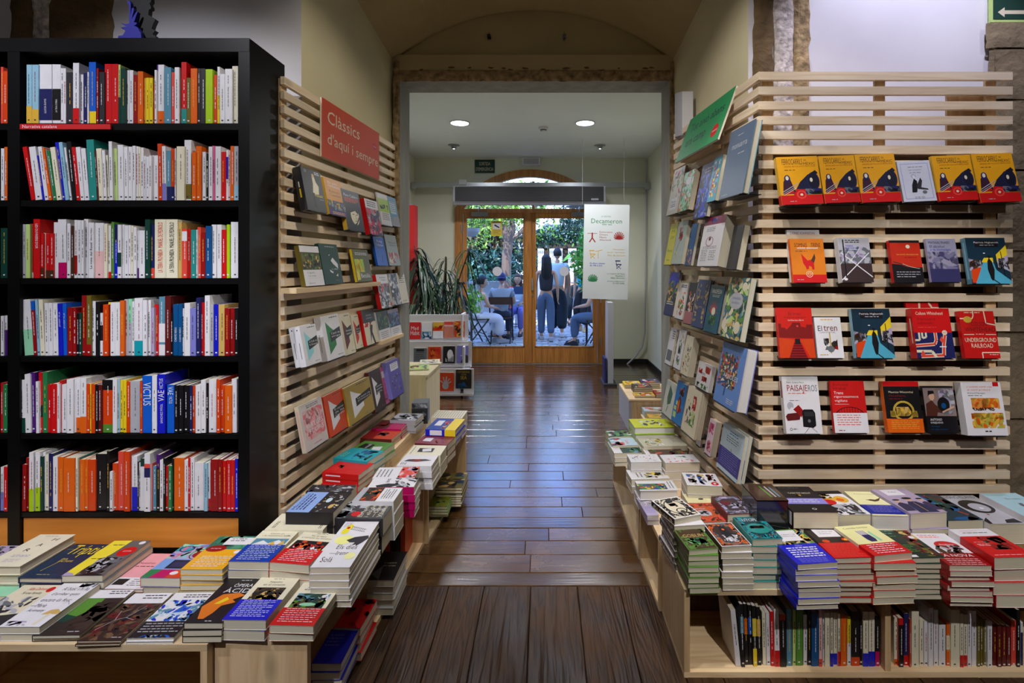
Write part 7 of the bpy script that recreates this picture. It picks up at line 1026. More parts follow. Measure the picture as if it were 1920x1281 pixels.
# pale box stand behind the left frame
o = tag(empty('display_stand', (-1.2, 4.25, 0)), 'pale wooden stand behind the left stone frame with leaflets on top', 'stand')
M_PALE = wood('pale_board', (226, 212, 172), (206, 186, 140), .5, .8, 'Z', 6, knots=False)
b = MB(); b.box(-.4, -.28, 0, .285, -.26, .58, 'w'); part(b, 'front_panel', o, M_PALE); b = MB(); b.box(.265, -.26, 0, .285, .25, .58, 'w'); part(b, 'side_panel', o, M_PALE); b = MB(); b.box(-.4, -.28, .58, .30, .26, .60, 'w'); part(b, 'top_board', o, M_PALE)
for i, (x_, y_, c_) in enumerate(((-1.10, 4.12, 'M'), (-1.06, 4.36, 'c'))):
    c, p = book_meshes(.17, .21, .008, c_, [('n', .1, .1, .9, .8, 20, .14, ['G', 'R', 'e', 'k'], i), ('l', .2, .9, .8, 2, .06, 'z', .02)]); link_book('leaflet', c.data('leaflet', M_COVER), p.data('pages', M_PAGES), frame((x_, y_, .602), (.98, .2, 0), (-.2, .98, 0), (0, 0, 1)), ('pale green' if i == 0 else 'cream')+' printed leaflet on the pale stand', 'leaflets on the pale stand', 'leaflet')
# stand with books behind the right frame
o = tag(empty('display_stand', (1.1, 4.7, 0)), 'stepped white and pine stand behind the right stone frame', 'stand')
b = MB(); b.box(-.36, -.24, 0, -.335, .35, .27, 'e'); part(b, 'side_panel', o); b = MB(); b.box(-.335, -.24, 0, .38, -.22, .27, 'w'); part(b, 'front_panel', o, M_PINEZ); b = MB(); b.box(-.36, -.25, .27, .38, .35, .285, 'w'); part(b, 'top_board', o, M_PINEX)
b = MB(); b.box(-.27, -.55, 0, .38, -.245, .17, 'w'); part(b, 'lower_step', o, M_PINEX)
for i, (x_, y_, z_, w_, h_, c_, n_) in enumerate(((.765, 4.85, .286, .16, .15, 'y', 2), (.93, 4.85, .286, .17, .15, 'B', 3), (.82, 4.66, .286, .17, .15, 'z', 3), (.80, 4.50, .286, .18, .13, 'Y', 1), (.985, 4.5, .286, .15, .14, 'R', 2), (.845, 4.30, .171, .18, .13, 'J', 3), (.86, 4.17, .171, .20, .12, 'Y', 2), (1.04, 4.28, .171, .15, .13, 'q', 2))):
    for k in range(n_):
        c, p = book_meshes(w_, h_, .018, c_, [('n', .1, .1, .9, .9, 16, .2, ['w', c_, 'q', 'h'], i), ('l', .2, .9, .8, 1, .06, 'w', .03)] if k == n_-1 else ()); link_book('small_book', c.data('book', M_COVER), p.data('pages', M_PAGES), frame((x_, y_, z_+.0185*k), (1, 0, 0), (0, 1, 0), (0, 0, 1)), '%s book on the right back stand, %s, %s' % (PAL[c_][0], 'topmost' if k == n_-1 else nth(k)+' from below', ['back left', 'back right', 'centre back', 'middle', 'middle right', 'front', 'front left', 'front right'][i]), 'books on the right back stand')
# ------------------------------------------------------------------ courtyard
YO2 = 7.93
M_PAVE = mat('paving_stone', (150, 156, 166), .75, noise_=(3, .22, 6), bump=(30, .5, 6, .01))
struct(slab('ground_outside', -9, YO2, -.14, 9, 34, -.03, mat('paving_joint', (58, 62, 66), .95)))
struct(slab('threshold', DX0-.1, BY-.06, -.012, DX1+.1, YO2+.02, .008, mat('threshold_stone', (120, 118, 112), .6)))
rg = random.Random(21); b = MB(); y = YO2+.01; r_ = 0
while y < 17:
    d = .11 if y < 12 else .2; x = -4.2+rg.uniform(0, .2); 
    while x < 3.8:
        l = rg.uniform(.18, .30); g = .008; zz = rg.uniform(-.012, 0); c = rg.uniform(.30, .56); col = (c*.95, c, c*1.06, 1)
        x0, x1, y0_, y1_ = x+g, x+l-g, y+g, y+d-g; e = .012
        b.mesh([(x0, y0_, -.04), (x1, y0_, -.04), (x1, y1_, -.04), (x0, y1_, -.04), (x0+e, y0_+e, zz), (x1-e, y0_+e, zz), (x1-e, y1_-e, zz), (x0+e, y1_-e, zz)], ((4, 5, 6, 7), (0, 1, 5, 4), (1, 2, 6, 5), (2, 3, 7, 6), (3, 0, 4, 7)), col); x += l
    y += d
o = b.build('cobbles', mat('cobble', attr=True, rough=.7, noise_=(14, .25, 6))); tag(o, 'small grey cobbles paving the courtyard outside the doors', 'paving', kind='stuff')
# garden walls and background building
struct(slab('wall_garden_left', -7, 15.6, 0, -.9, 15.9, 3.6, mat('garden_wall', (116, 104, 84), .95, noise_=(2, .2, 6))))
struct(slab('wall_garden_right', 4.2, 8.2, 0, 4.5, 20, 3.2, M_PLASTER)); struct(slab('wall_garden_left_side', -5.4, 8.2, 0, -5.1, 16, 3.4, M_PLASTER))
o = tag(empty('building', (2.5, 24, 0)), 'sunlit white building beyond the courtyard hedge', 'building'); b = MB(); b.box(-6, 0, 0, 6, 3, 7, 'w'); part(b, 'facade', o, mat('white_facade', (224, 226, 230), .9))
for i in range(5):
    b = MB(); b.box(-4.6+i*2.1, -.03, 2.3, -3.9+i*2.1, .02, 3.4, 'j'); b.box(-4.25+i*2.1-.02, -.05, 2.3, -4.25+i*2.1+.02, -.03, 3.4, 'w'); part(b, 'window', o)
M_LEAF = mat('leaf', attr=True, rough=.45)
def leaves(mb, c, r, n, sz, cols, rg, droop=0):
    for i in range(n):
        while True:
            p = Vector((rg.uniform(-1, 1), rg.uniform(-1, 1), rg.uniform(-1, 1)))
            if .35 < p.length < 1: break
        p = Vector(c)+Vector((p.x*r[0], p.y*r[1], p.z*r[2])); a = Vector((rg.gauss(0, 1), rg.gauss(0, 1), rg.gauss(0, 1)-droop)).normalized(); u = a.orthogonal().normalized()
        u = (a.cross(Vector((rg.gauss(0, 1), rg.gauss(0, 1), rg.gauss(0, 1))))).normalized(); L = sz*rg.uniform(.6, 1.3); w = L*.22; q = a.cross(u)*w*.3
        mb.face([p, p+a*L*.45+u*w+q, p+a*L, p+a*L*.45-u*w+q], rg.choice(cols))
GRN = [colr((96, 150, 40)), colr((130, 176, 50)), colr((70, 120, 40)), colr((160, 190, 70))]; DRK = [colr((30, 60, 40)), colr((22, 46, 40)), colr((44, 84, 60)), colr((60, 100, 90))]
# tree
Y = 12.2; o = tag(empty('tree', (0, 0, 0)), 'forked tree in the courtyard seen through the left door', 'tree'); b = MB()
T = lambda px, py, dy=0: W(px, py, Y+dy)
b.tube([T(948, 600), T(949, 520), T(950, 480), T(953, 456)], [.14, .12, .115, .12], 10, colr((128, 108, 96))); b.tube([T(953, 458), T(946, 430), T(943, 405), T(938, 380), T(930, 350)], [.10, .075, .06, .045, .02], 8, colr((128, 108, 96)))
b.tube([T(953, 458), T(961, 430), T(960, 405), T(966, 370)], [.09, .07, .055, .03], 8, colr((120, 102, 92))); b.tube([T(957, 452), T(972, 440), T(985, 425), T(1000, 400), T(1010, 370)], [.06, .05, .045, .03, .015], 8, colr((128, 108, 96)))
b.tube([T(943, 405), T(925, 395), T(905, 385)], [.04, .03, .015], 6, colr((128, 108, 96))); part(b, 'trunk', o, M_PAINT)
b = MB(); rg = random.Random(31)
for px, py, dy, rr, n in ((905, 400, .3, 1.0, 900), (890, 440, 1.0, .7, 500), (930, 385, -.4, .8, 700), (970, 380, 0, .9, 700), (1010, 395, .3, .7, 420), (1020, 375, .6, .8, 500), (975, 410, 1.2, .55, 260), (880, 405, -1.4, .55, 400)):
    leaves(b, T(px, py, dy), (rr, rr*.8, rr*.6), int(n*.62), .12, GRN, rg)
f_ = part(b, 'foliage', o, M_LEAF); tag(f_, kind='stuff')
# vine hedge on the left wall, dark climbers over the pergola at right
def shrub(name, label, blobs, sz, cols, seed, droop=0, cat='shrub', stem=None, m=None):
    o = tag(empty(name, (blobs[0][0].x, blobs[0][0].y, 0)), label, cat); rg = random.Random(seed); b = MB(); off = o.location
    for c, r, n in blobs: leaves(b, c-off, r, n, sz, cols, rg, droop)
    f_ = part(b, 'foliage', o, m or M_LEAF); tag(f_, kind='stuff'); 
    if stem: b = MB(); [b.tube([Vector(p)-off for p in s], .02, 6, 'n') for s in stem]; part(b, 'stems', o)
    return o
brn = [colr((84, 66, 44)), colr((110, 88, 56)), colr((50, 46, 34)), colr((66, 84, 44)), colr((40, 36, 30))]
shrub('hanging_vine', 'brown withered vine hanging over the left garden wall', [(W(880, 455, 15), (1.2, .4, .9), 1400), (W(925, 465, 15), (1.1, .4, .8), 1200)], .2, brn, 1, 2.0, 'vine')
shrub('climbing_vine', 'dark green climber covering the pergola on the right', [(W(1010, 446, 16), (.7, .4, .32), 450), (W(1045, 440, 16), (.8, .4, .32), 600), (W(1085, 432, 16), (.8, .4, .45), 700)], .16, DRK+GRN[:1], 2, .5, 'vine')
shrub('conifer_branch', 'dark hanging foliage at the top right of the doors', [(W(1078, 405, 11), (.35, .4, .35), 500)], .1, DRK, 3, 1, 'tree branch', stem=[[W(1100, 330, 11), W(1085, 380, 11), W(1075, 410, 11)]])
shrub('garden_bush', 'low bluish green bush behind the seated people', [(W(880, 500, 13.5), (.9, .5, .5), 700), (W(925, 505, 13.5), (.8, .5, .5), 600)], .2, [colr((60, 110, 90)), colr((40, 80, 60)), colr((110, 160, 150)), colr((30, 60, 40))], 4)
shrub('garden_bush', 'leafy bush with bright leaves beside the teal dressed woman', [(W(1093, 495, 10.2), (.22, .3, .32), 420), (W(1099, 530, 10.2), (.14, .2, .18), 140), (W(1102, 455, 10.2), (.2, .3, .3), 260)], .12, [colr((110, 190, 70)), colr((80, 160, 60)), colr((150, 210, 90))], 5)
shrub('garden_bush', 'small bright green plant at the lower left of the door', [(W(884, 560, 8.8), (.16, .2, .22), 160)], .11, [colr((140, 200, 60)), colr((100, 170, 50))], 6, stem=[[W(884, 560, 8.8), Vector((XW(884, 8.8), 8.8, -.02))]])
shrub('garden_bush', 'dense ivy between the tree and the garden wall', [(W(975, 500, 14.5), (.5, .4, .9), 700)], .15, DRK+GRN[2:3], 7)
# big strappy plants behind the table
o = tag(empty('garden_plant', (XW(915, 11.0), 11.0, ZW(528, 11.2)+.07)), 'wide leaved green plant on the planter behind the table', 'plant'); b = MB(); rg = random.Random(8)
for i in range(34):
    a = rg.uniform(0, 6.28); L = rg.uniform(.3, .6); pr = None; col = rg.choice([colr((90, 150, 110)), colr((60, 120, 80)), colr((130, 180, 150))]); c0 = Vector((rg.uniform(-.5, .5), rg.uniform(-.2, .2), -.05))
    for s in range(6):
        t = s/5; c = c0+Vector((L*t*math.cos(a), L*t*math.sin(a), L*(1.2*t-1.3*t*t))); sd = Vector((-math.sin(a), math.cos(a), 0))*.035*math.sin(PI*min(.97, t*.8+.15))
        if pr: b.face([pr[0], pr[1], c+sd, c-sd], col)
        pr = (c-sd, c+sd)
tag(part(b, 'leaves', o, M_LEAF), kind='stuff')
o = tag(slab('planter_wall', -2.6, 11.2, 0, -.9, 11.45, ZW(528, 11.2), M_WHITEW), 'low white planter wall behind the seated group', 'planter')
o = tag(empty('banana_leaf', W(1052, 492, 12.6)), 'large bright banana leaf between the walking couple and the man', 'plant'); b = MB(); n = 9; P = [W(1052+28*i/n, 492-18*math.sin(PI*.5*i/n), 12.6)-o.location for i in range(n+1)]
for i in range(n):
    w0, w1 = .10*math.sin(PI*(i+.01)/n), .10*math.sin(PI*(i+1)/n); q0, q1 = Vector((.4, 0, 1)).normalized()*w0, Vector((.4, 0, 1)).normalized()*w1
    b.face([P[i]-q0, P[i+1]-q1, P[i+1], P[i]], colr((90, 190, 90))); b.face([P[i], P[i+1], P[i+1]+q1*.8+Vector((0, -.02, 0)), P[i]+q0*.8+Vector((0, -.02, 0))], colr((120, 214, 110)))
b.tube(P, .008, 5, 'M'); part(b, 'leaf_blade', o, M_LEAF)
# pergola with white lattice panels
o = tag(empty('pergola', (XW(1045, 17), 17, 0)), 'dark beamed pergola with white lattice panels', 'pergola')
for px in (1003, 1025, 1060, 1086, 1110): slab('post', XW(px, 17)-.09-o.location.x, -.09, 0, XW(px, 17)+.09-o.location.x, .09, ZW(464, 17), mat('pergola_wood', (62, 48, 38), .8) if px == 1003 else bpy.data.materials['pergola_wood'], o)
slab('beam', XW(995, 17)-o.location.x, -.14, ZW(466, 17), XW(1125, 17)-o.location.x, .14, ZW(455, 17), bpy.data.materials['pergola_wood'], o)
for a, c in ((1004, 1020), (1030, 1055), (1064, 1081)):
    b = MB(); x0, x1, z0, z1 = XW(a, 17)-o.location.x, XW(c, 17)-o.location.x, ZW(493, 17), ZW(471, 17)
    k_ = int((x1-x0)/.055)
    for i in range(k_+1): xx = x0+(x1-x0)*i/k_; b.box(xx-.012, -.01, z0, xx+.012, .01, z1, 'w')
    for j in range(8): zz = z0+(z1-z0)*j/7; b.box(x0, -.012, zz-.012, x1, .012, zz+.012, 'w')
    tag(part(b, 'lattice', o), kind='stuff')
tag(slab('garden_fence', -.4, 18.5, 0, 3.2, 18.6, 1.2, mat('fence_paint', (150, 158, 170), .8)), 'low pale fence behind the pergola', 'fence')
# hanging lamp outside and sail
o = tag(empty('hanging_lamp', W(884, 428, 9.2)), 'pale bowl lamp hanging outside the left door', 'lamp'); b = MB(); b.lathe([(.0, -.16), (.09, -.14), (.14, -.06), (.15, 0), (.14, 0), (.0, -.0)], 20, 'e'); part(b, 'lamp_shade', o); b = MB(); b.tube([(0, 0, 0), (0, 0, .9), (0, 7.93-9.2, .95)], .006, 5, 'k'); part(b, 'cord', o)
o = tag(empty('parasol', W(1095, 388, 9.6)), 'dark disc of a parasol above the right door', 'parasol'); b = MB(); b.lathe([(.0, .10), (.3, .02), (.32, 0), (.0, -.01)], 20, colr((70, 74, 66))); part(b, 'canopy', o); b = MB(); b.tube([(.05, 0, -o.location.z), (.05, 0, .02)], .02, 8, 'z'); part(b, 'pole', o)
# garden chairs and table
def chair(loc, rz, label):
    o = tag(empty('folding_chair', loc, rz), label, 'chair', 'garden chairs'); W_, D_ = .42, .40
    for sx in (-1, 1):
        b = MB(); b.tube([(sx*W_/2, .20, 0), (sx*W_/2, -.06, .46), (sx*W_/2, -.20, .86)], .013, 6, 'z'); part(b, 'leg', o, M_DARK)
        b = MB(); b.tube([(sx*(W_/2-.03), -.22, 0), (sx*(W_/2-.03), .18, .46)], .013, 6, 'z'); part(b, 'leg', o, M_DARK)
    b = MB(); [b.box(-W_/2, -.16+i*.072, .455, W_/2, -.105+i*.072, .472, 'n') for i in range(5)]; part(b, 'seat', o)
    b = MB(); b.box(-W_/2, -.20, .72, W_/2, -.18, .86, 'n'); part(b, 'backrest', o)
    b = MB(); b.tube([(-W_/2, .08, .2), (W_/2, .08, .2)], .009, 6, 'z'); b.tube([(-W_/2+.03, -.12, .12), (W_/2-.03, -.12, .12)], .009, 6, 'z'); part(b, 'stretcher', o, M_DARK); return o
PM = W(940, 640, 9.75)
chair((PM.x, 9.75, 0), 0, 'dark folding chair under the man in the cap'); chair((XW(893, 9.5), 9.5, 0), -1.1, 'dark folding chair under the woman in white at left'); chair((XW(972, 11.0), 11.0, 0), PI, 'folding chair under the woman facing the doors')
o = tag(empty('garden_chair', (XW(955, 12.1), 12.1, 0)), 'red plastic chair behind the seated group', 'chair'); b = MB(); b.box(-.2, 0, .5, .2, .03, .95, 'r'); b.box(-.2, -.4, .44, .2, 0, .47, 'r'); part(b, 'shell', o)
for sx in (-.17, .17):
    for sy in (-.36, -.02): b = MB(); b.tube([(sx, sy, 0), (sx, sy, .44)], .014, 6, 'e'); part(b, 'leg', o)
o = tag(empty('garden_table', (XW(935, 10.45), 10.45, 0)), 'small round pale table between the seated people', 'table'); b = MB(); b.lathe([(0, .74), (.42, .74), (.43, .725), (.42, .71), (0, .71)], 28, 'e'); part(b, 'table_top', o); b = MB(); b.tube([(0, 0, .03), (0, 0, .72)], .025, 8, 'z'); b.lathe([(0, .03), (.22, .02), (.22, 0), (0, 0)], 18, 'z'); part(b, 'pedestal', o)
# ------------------------------------------------------------------ people
M_SKIN = mat('skin', (206, 156, 126), .55); HAIRK = mat('dark_hair', (26, 18, 16), .5)
def skin_mesh(name, verts, edges, mat_, parent, sub=2, root=0):
    me = bpy.data.meshes.new(name); me.from_pydata([v[0] for v in verts], edges, []); me.materials.append(mat_); o = bpy.data.objects.new(name, me); COLL.objects.link(o); o.parent = parent
    m = o.modifiers.new('skin', 'SKIN'); m.use_smooth_shade = True; m.branch_smoothing = .3
    for i, v in enumerate(verts): r = v[1]; r = r if isinstance(r, tuple) else (r, r); me.skin_vertices[0].data[i].radius = r; me.skin_vertices[0].data[i].use_root = i == root
    s = o.modifiers.new('sub', 'SUBSURF'); s.levels = sub; s.render_levels = sub; return o
def head(parent, c, yaw, hair, hcol, glasses=False, beard=False, tilt=0):
    """head with face, ears and hair; yaw: direction the face looks (0 = towards +Y, away from the camera)"""
    e = empty('head', c, 0); e.parent = parent; e.rotation_euler = (tilt, 0, yaw)
    b = MB(); n, k = 20, 14; vs = []; fs = []
    for i in range(k+1):
        t = PI*i/k
        for j in range(n):
            p = 2*PI*j/n; x, y, z = math.sin(t)*math.cos(p), math.sin(t)*math.sin(p), math.cos(t)
            w_ = .075*(1 if z > -.1 else 1+(z+.1)*.42); d = .092*(1 if z > 0 else 1+z*.16); X, Y_, Z = w_*x, d*y, .112*z
            if y > 0 and z < -.3: Y_ += .006
            if y > .6 and .02 < z < .4: Y_ -= .006*(1-abs(z-.15)*3 if abs(z-.15) < .33 else 0)
            vs.append((X, Y_, Z))
    for i in range(k):
        for j in range(n): fs.append(((i+1)*n+j, (i+1)*n+(j+1) % n, i*n+(j+1) % n, i*n+j))
    b.mesh(vs, fs, 'N'); b.mesh([(-.014, .086, -.03), (.014, .086, -.03), (0, .112, -.026), (0, .088, .018)], ((0, 2, 3), (2, 1, 3), (0, 1, 2)), 'N')
    for s in (-1, 1): b.ball((s*.03, .081, .008), (.012, .006, .006), 'w', n=8, k=5); b.ball((s*.03, .086, .008), (.005, .003, .005), 'k', n=6, k=4); b.ball((s*.077, -.005, -.008), (.008, .018, .028), 'N', n=8, k=6); b.box(s*.03-.015, .083, .022, s*.03+.015, .088, .027, 'k')
    b.box(-.022, .082, -.057, .022, .090, -.049, 'q'); o_ = b.build('face', M_PAINT, e, smooth=True)
    if glasses: b = MB(); b.box(-.055, .088, -.006, -.006, .096, .022, 'k'); b.box(.006, .088, -.006, .055, .096, .022, 'k'); b.box(-.006, .09, .010, .006, .095, .016, 'k'); b.box(-.076, .0, .006, -.070, .092, .012, 'k'); b.box(.070, .0, .006, .076, .092, .012, 'k'); part(b, 'sunglasses', e)
    if beard: b = MB(); b.ball((0, .035, -.075), (.062, .055, .05), hcol, n=14, k=8); part(b, 'beard', e)
    b = MB(); 
    def cap(sx, sy, sz, cy, cz, zmin):
        vs = []; fs = []; n, k = 20, 10
        for i in range(k+1):
            t = PI*.62*i/k
            for j in range(n):
                p = 2*PI*j/n; x, y, z = math.sin(t)*math.cos(p), math.sin(t)*math.sin(p), math.cos(t); z2 = z
                if y > .25: z2 = max(z, .42)
                vs.append((sx*x*(.98 if y > .25 and z < .42 else 1), (sy*y if not (y > .25 and z < .42) else sy*y*.86)+cy, sz*z2+cz))
        for i in range(k):
            for j in range(n): fs.append(((i+1)*n+j, (i+1)*n+(j+1) % n, i*n+(j+1) % n, i*n+j))
        b.mesh(vs, fs, hcol)
    if hair == 'cap':
        cap(.086, .102, .122, -.004, .004, 0); b.mesh([(-.07, -.09, .03), (.07, -.09, .03), (.06, -.17, .015), (-.06, -.17, .015), (-.07, -.09, .022), (.07, -.09, .022), (.06, -.17, .007), (-.06, -.17, .007)], ((0, 1, 2, 3), (7, 6, 5, 4), (0, 3, 7, 4), (1, 5, 6, 2), (2, 6, 7, 3)), hcol); part(b, 'cap', e); e.children[-1]; return e
    cap(.088, .106, .128, -.006, .004, 0)
    if hair == 'long':
        vs = []; fs = []; n = 12
        for i, (z_, w_, d_, y_) in enumerate(((.06, .09, .06, -.05), (-.05, .098, .07, -.06), (-.16, .105, .06, -.075), (-.28, .10, .045, -.085), (-.38, .07, .03, -.09), (-.42, .02, .01, -.09))):
            for j in range(n): p = 2*PI*j/n; vs.append((w_*math.cos(p)*(1+.06*math.sin(5*p+i)), y_+d_*math.sin(p), z_))
        for i in range(5):
            for j in range(n): fs.append((i*n+j, i*n+(j+1) % n, (i+1)*n+(j+1) % n, (i+1)*n+j))
        b.mesh(vs, fs, hcol)
    if hair == 'tail': b.ball((0, -.12, .03), (.035, .05, .04), hcol); b.tube([(0, -.13, .02), (0, -.17, -.05), (0, -.15, -.16)], [.03, .028, .008], 8, hcol)
    o_ = part(b, 'hair', e); return e
def hand(V, Ed, idx, d, side):
    """five unequal fingers rooted inside the palm, appended to a skin graph"""
    p0 = Vector(V[idx][0]); d = Vector(d).normalized(); s = Vector(side).normalized(); nn = d.cross(s).normalized(); palm = p0+d*.055; V.append((tuple(palm), (.026, .018))); pi_ = len(V)-1; Ed.append((idx, pi_))
    for k, (o, L) in enumerate(((-.026, .055), (-.009, .066), (.009, .062), (.025, .048))):
        a = palm+d*.03+s*o; b_ = a+d*L*.55+nn*.008; c = b_+d*L*.45+nn*.018; n0 = len(V); V.extend([(tuple(a), .009), (tuple(b_), .008), (tuple(c), .006)]); Ed.extend([(pi_, n0), (n0, n0+1), (n0+1, n0+2)])
    a = p0+d*.03-s*.032; b_ = a+d*.032-s*.016+nn*.01; n0 = len(V); V.extend([(tuple(a), .010), (tuple(b_), .007)]); Ed.extend([(pi_, n0), (n0, n0+1)])
def person(label, loc, yaw, pose, top, bottom, hair, hcol, shoe='w', sc=1.0, sleeves=True, face=0, skirt=None, glasses=False, beard=False, female=False, tilt=0, group=None):
    r = tag(empty('person', loc, yaw), label, 'person', group); r.scale = (sc,)*3; J = pose; f = .9 if female else 1
    V = [(J['pelvis'], (.115*f, .09)), (J['waist'], (.10*f, .075)), (J['chest'], (.125*f, .085)), (J['neck'], (.05, .05)), (J['headb'], (.045, .045))]; Ed = [(0, 1), (1, 2), (2, 3), (3, 4)]
    ids = {}
    for s in 'lr':
        n = len(V); V += [(J['sh'+s], .052*f), (J['el'+s], .040*f), (J['wr'+s], .026*f)]; Ed += [(2, n), (n, n+1), (n+1, n+2)]; ids['wr'+s] = n+2
        n = len(V); V += [(J['hip'+s], .088*f), (J['kn'+s], .058*f), (J['an'+s], .036*f), (J['to'+s], (.032, .022))]; Ed += [(0, n), (n, n+1), (n+1, n+2), (n+2, n+3)]
    for s, q in (('l', -1), ('r', 1)):
        d = Vector(J['wr'+s])-Vector(J['el'+s]); sd = Vector((0, 1, 0)) if abs(d.normalized().y) < .7 else Vector((1, 0, 0)); hand(V, Ed, ids['wr'+s], d, sd)
    skin_mesh('body', V, Ed, M_SKIN, r)
    mt = mat('top_cloth', PAL[top][1] if isinstance(top, str) else top, .85); mb_ = mat('trousers_cloth', PAL[bottom][1] if isinstance(bottom, str) else bottom, .85)
    L = lambda a, b_, t: tuple(Vector(J[a]).lerp(Vector(J[b_]), t))
    lo = tuple(Vector(J['pelvis'])+Vector((0, 0, .0 if sleeves else .04))); v = [(lo, (.164*f, .134)), (J['waist'], (.150*f, .128)), (J['chest'], (.172*f, .132)), (L('chest', 'neck', .70), (.09*f, .085))]; e = [(0, 1), (1, 2), (2, 3)]
    for s in 'lr':
        n = len(v)
        if sleeves: v += [(J['sh'+s], .075*f), (L('sh'+s, 'el'+s, .55), .066*f)]; e += [(2, n), (n, n+1)]
        else: v += [(L('chest', 'sh'+s, .8), .05*f)]; e += [(2, n)]
    skin_mesh('shirt', v, e, mt, r)
    v = [(tuple(Vector(J['pelvis'])+Vector((0, 0, .09))), (.15*f, .118)), (J['pelvis'], (.15*f, .125))]; e = [(0, 1)]
    fl = skirt if skirt else 1
    for s in 'lr': n = len(v); v += [(J['hip'+s], .112*f), (J['kn'+s], .078*fl), (L('kn'+s, 'an'+s, .9), .062*fl)]; e += [(1, n), (n, n+1), (n+1, n+2)]
    skin_mesh('trousers', v, e, mb_, r)
    for s in 'lr':
        b = MB(); a, t_ = Vector(J['an'+s]), Vector(J['to'+s]); d = (t_-a); d.z = 0; L_ = .26; yw = math.atan2(d.y, d.x); M_ = Matrix.Translation((a.x, a.y, 0))@Matrix.Rotation(yw, 4, 'Z'); pr = [(-.07, .03), (-.06, .07), (.02, .085), (.10, .055), (.17, .035), (.19, .015)]; n = len(pr); vs = []
        for sx, w_ in ((-1, .042), (1, .042)):
            for i, (px_, pz) in enumerate(pr): vs.append(M_@Vector((px_, sx*(w_ if i not in (0, n-1) else .024), pz)))
            for i, (px_, pz) in enumerate(pr): vs.append(M_@Vector((px_, sx*(w_ if i not in (0, n-1) else .024), 0)))
        fs = [(i, i+1, n+i+1, n+i) for i in range(n-1)]+[(2*n+i+1, 2*n+i, 3*n+i, 3*n+i+1) for i in range(n-1)]+[(i+1, i, 2*n+i, 2*n+i+1) for i in range(n-1)]+[(0, n, 3*n, 2*n), (n-1, 3*n-1, 4*n-1, 2*n-1)]
        zoff = min(a.z, .09)-.09; b.mesh([(p.x, p.y, p.z+max(0, a.z-.09)) for p in vs], fs, shoe); part(b, 'shoe', r)
    head(r, tuple(Vector(J['headb'])+Vector((0, .02, .10))), face, hair, hcol, glasses, beard, tilt)
    return r
def standing(h=1.7, step=.0, arms=.0, bend=0):
    k = h/1.7; return {a: tuple(c*k for c in b_) for a, b_ in dict(pelvis=(0, 0, .93), waist=(0, 0, 1.08), chest=(0, 0, 1.28), neck=(0, 0, 1.43), headb=(0, .0, 1.50), shl=(-.17, 0, 1.38), elL=(0, 0, 0), shr=(.17, 0, 1.38),
        ell=(-.22, -.03+arms, 1.11), wrl=(-.23, .06+arms*1.6, .87), elr=(.22, -.03-arms, 1.11), wrr=(.23, .04-arms*1.2, .87), hipl=(-.09, 0, .88), hipr=(.09, 0, .88), knl=(-.09, .04+step*.5, .49), knr=(.09, .03-step*.3, .49), anl=(-.09, step, .085), anr=(.09, -step*.9, .085+step*.15), tol=(-.1, step+.13, .03), tor=(.1, -step*.9+.12, .03+step*.05)).items() if a != 'elL'}
def seated(k=1.0, fwd=.0):
    return {a: tuple(c*k for c in b_) for a, b_ in dict(pelvis=(0, 0, .53), waist=(0, .01+fwd*.3, .68), chest=(0, .03+fwd*.7, .88), neck=(0, .05+fwd, 1.03), headb=(0, .06+fwd, 1.10), shl=(-.17, .04+fwd*.9, .98), shr=(.17, .04+fwd*.9, .98), ell=(-.24, .12+fwd, .74), wrl=(-.14, .34, .70), elr=(.24, .12+fwd, .74), wrr=(.14, .34, .70), hipl=(-.09, .04, .50), hipr=(.09, .04, .50), knl=(-.11, .44, .50), knr=(.11, .44, .50), anl=(-.11, .42, .085), anr=(.11, .46, .085), tol=(-.12, .55, .03), tor=(.12, .59, .03)).items()}
JEAN = (84, 104, 134)
person('woman with long dark hair and pale jeans walking away', (XW(1024, 9.9), 9.9, 0), .05, standing(1.64, .12, .05), 'z', JEAN, 'long', 'k', 'e', sleeves=False, female=True, skirt=1.12)
person('man in pale T-shirt and dark baggy trousers walking away', (XW(1045, 10.45), 10.45, 0), -.05, standing(1.80, .10, -.04), 'J', 'K', 'short', 'k', 'w', skirt=1.7, face=.35)
person('bearded man in sunglasses and white shirt walking in', (XW(1076, 12.3), 12.3, 0), PI+.1, standing(1.80, .14, .05), 'w', 'K', 'short', 'k', 'n', glasses=True, beard=True)
person('woman in teal top and dark skirt half behind leaves', (XW(1093, 11.4), 11.4, 0), PI-.3, standing(1.66, .10, .12), 'T', 'k', 'tail', 'n', 'a', sleeves=False, female=True, skirt=2.0)
person('person in grey T-shirt and dark cap seated back to us', (PM.x, 9.72, 0), 0, seated(1.0, .04), (150, 160, 172), (50, 60, 84), 'cap', 'B', 'z')
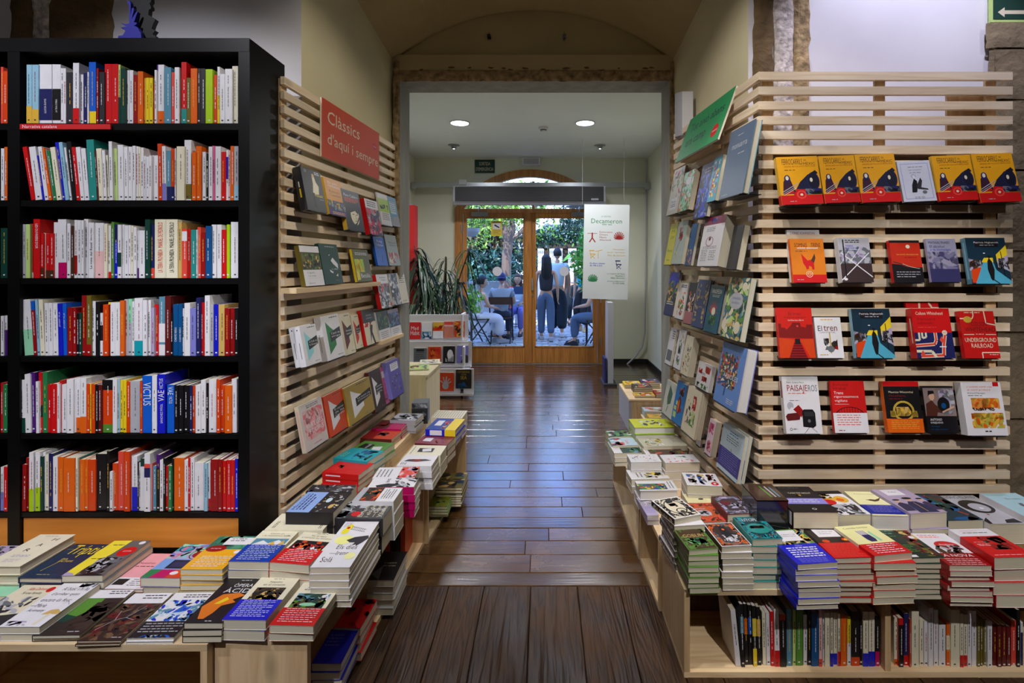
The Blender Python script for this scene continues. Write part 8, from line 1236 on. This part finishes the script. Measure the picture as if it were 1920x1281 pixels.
person('woman in white dress seated in profile at the left', (XW(893, 9.5), 9.5, 0), -1.1, seated(.95, .05), 'w', 'w', 'tail', 'k', 'e', sleeves=False, female=True, skirt=1.5)
person('woman with long hair seated facing the doors, reading', (XW(972, 11.0), 11.0, 0), PI-.1, seated(.96, .03), 'J', 'v', 'long', 'n', 'z', female=True)
person('person in jeans seated at the right edge of the door', (XW(1122, 9.3), 9.3, 0), 1.25, seated(1.0, .02), 'e', JEAN, 'short', 'k', 'z')
tag(slab('open_book', XW(975, 10.55)-.13, 10.5, .86, XW(975, 10.55)+.13, 10.53, 1.02, mat('book_cloth', (40, 70, 110), .6)), 'dark blue open book held up by the seated woman', 'book')
chair((XW(1122, 9.3), 9.3, 0), 1.25, 'folding chair at the right edge of the door glass')
# ------------------------------------------------------------------ shop spotlights, sign on the right wall
for i, (p, t, e, ang, c) in enumerate(SPOTS):
    l = light('shop_spot', 'SPOT', p, e, c, spot_size=math.radians(ang), spot_blend=.55, shadow_soft_size=.035); aim(l, t)
    o = tag(empty('track_spotlight', p), 'black track spotlight on the shop ceiling above the camera, lamp %s' % nth(i), 'spotlight', 'track spotlights'); o.rotation_euler = l.rotation_euler
    b = MB(); b.lathe([(.0, .16), (.045, .16), (.05, .0), (.055, .0), (.055, .17), (.0, .17)], 18, 'k'); part(b, 'housing', o, M_DARK)
fill = light('shop_room_light', 'AREA', (0, .2, 3.85), 11, (1, .92, .80), size=4.5); fill.data.shape = 'RECTANGLE'; fill.data.size_y = 2.5  # unseen area lamp added as ambient fill for the shop room
Y = YF-.02; c = W(1901, 14, Y); w, h = 92/960*Y, 58/960*Y; o = tag(empty('exit_sign', c), 'dark green sign with a cream arrow at the top right', 'sign'); b = MB(); b.box(-w/2, -.006, -h/2, w/2, .006, h/2, 'M'); b.box(-w/2+.012, -.008, -h/2+.014, w/2-.012, -.005, h/2-.01, 'g')
art(b, [('p', [(.14, .32), (.28, .48), (.28, .38), (.95, .38), (.95, .26), (.28, .26), (.28, .16)], 'C')], (-w/2, -.008, -h/2), (1, 0, 0), (0, 0, 1), (0, -1, 0), w, h); part(b, 'sign_plate', o)
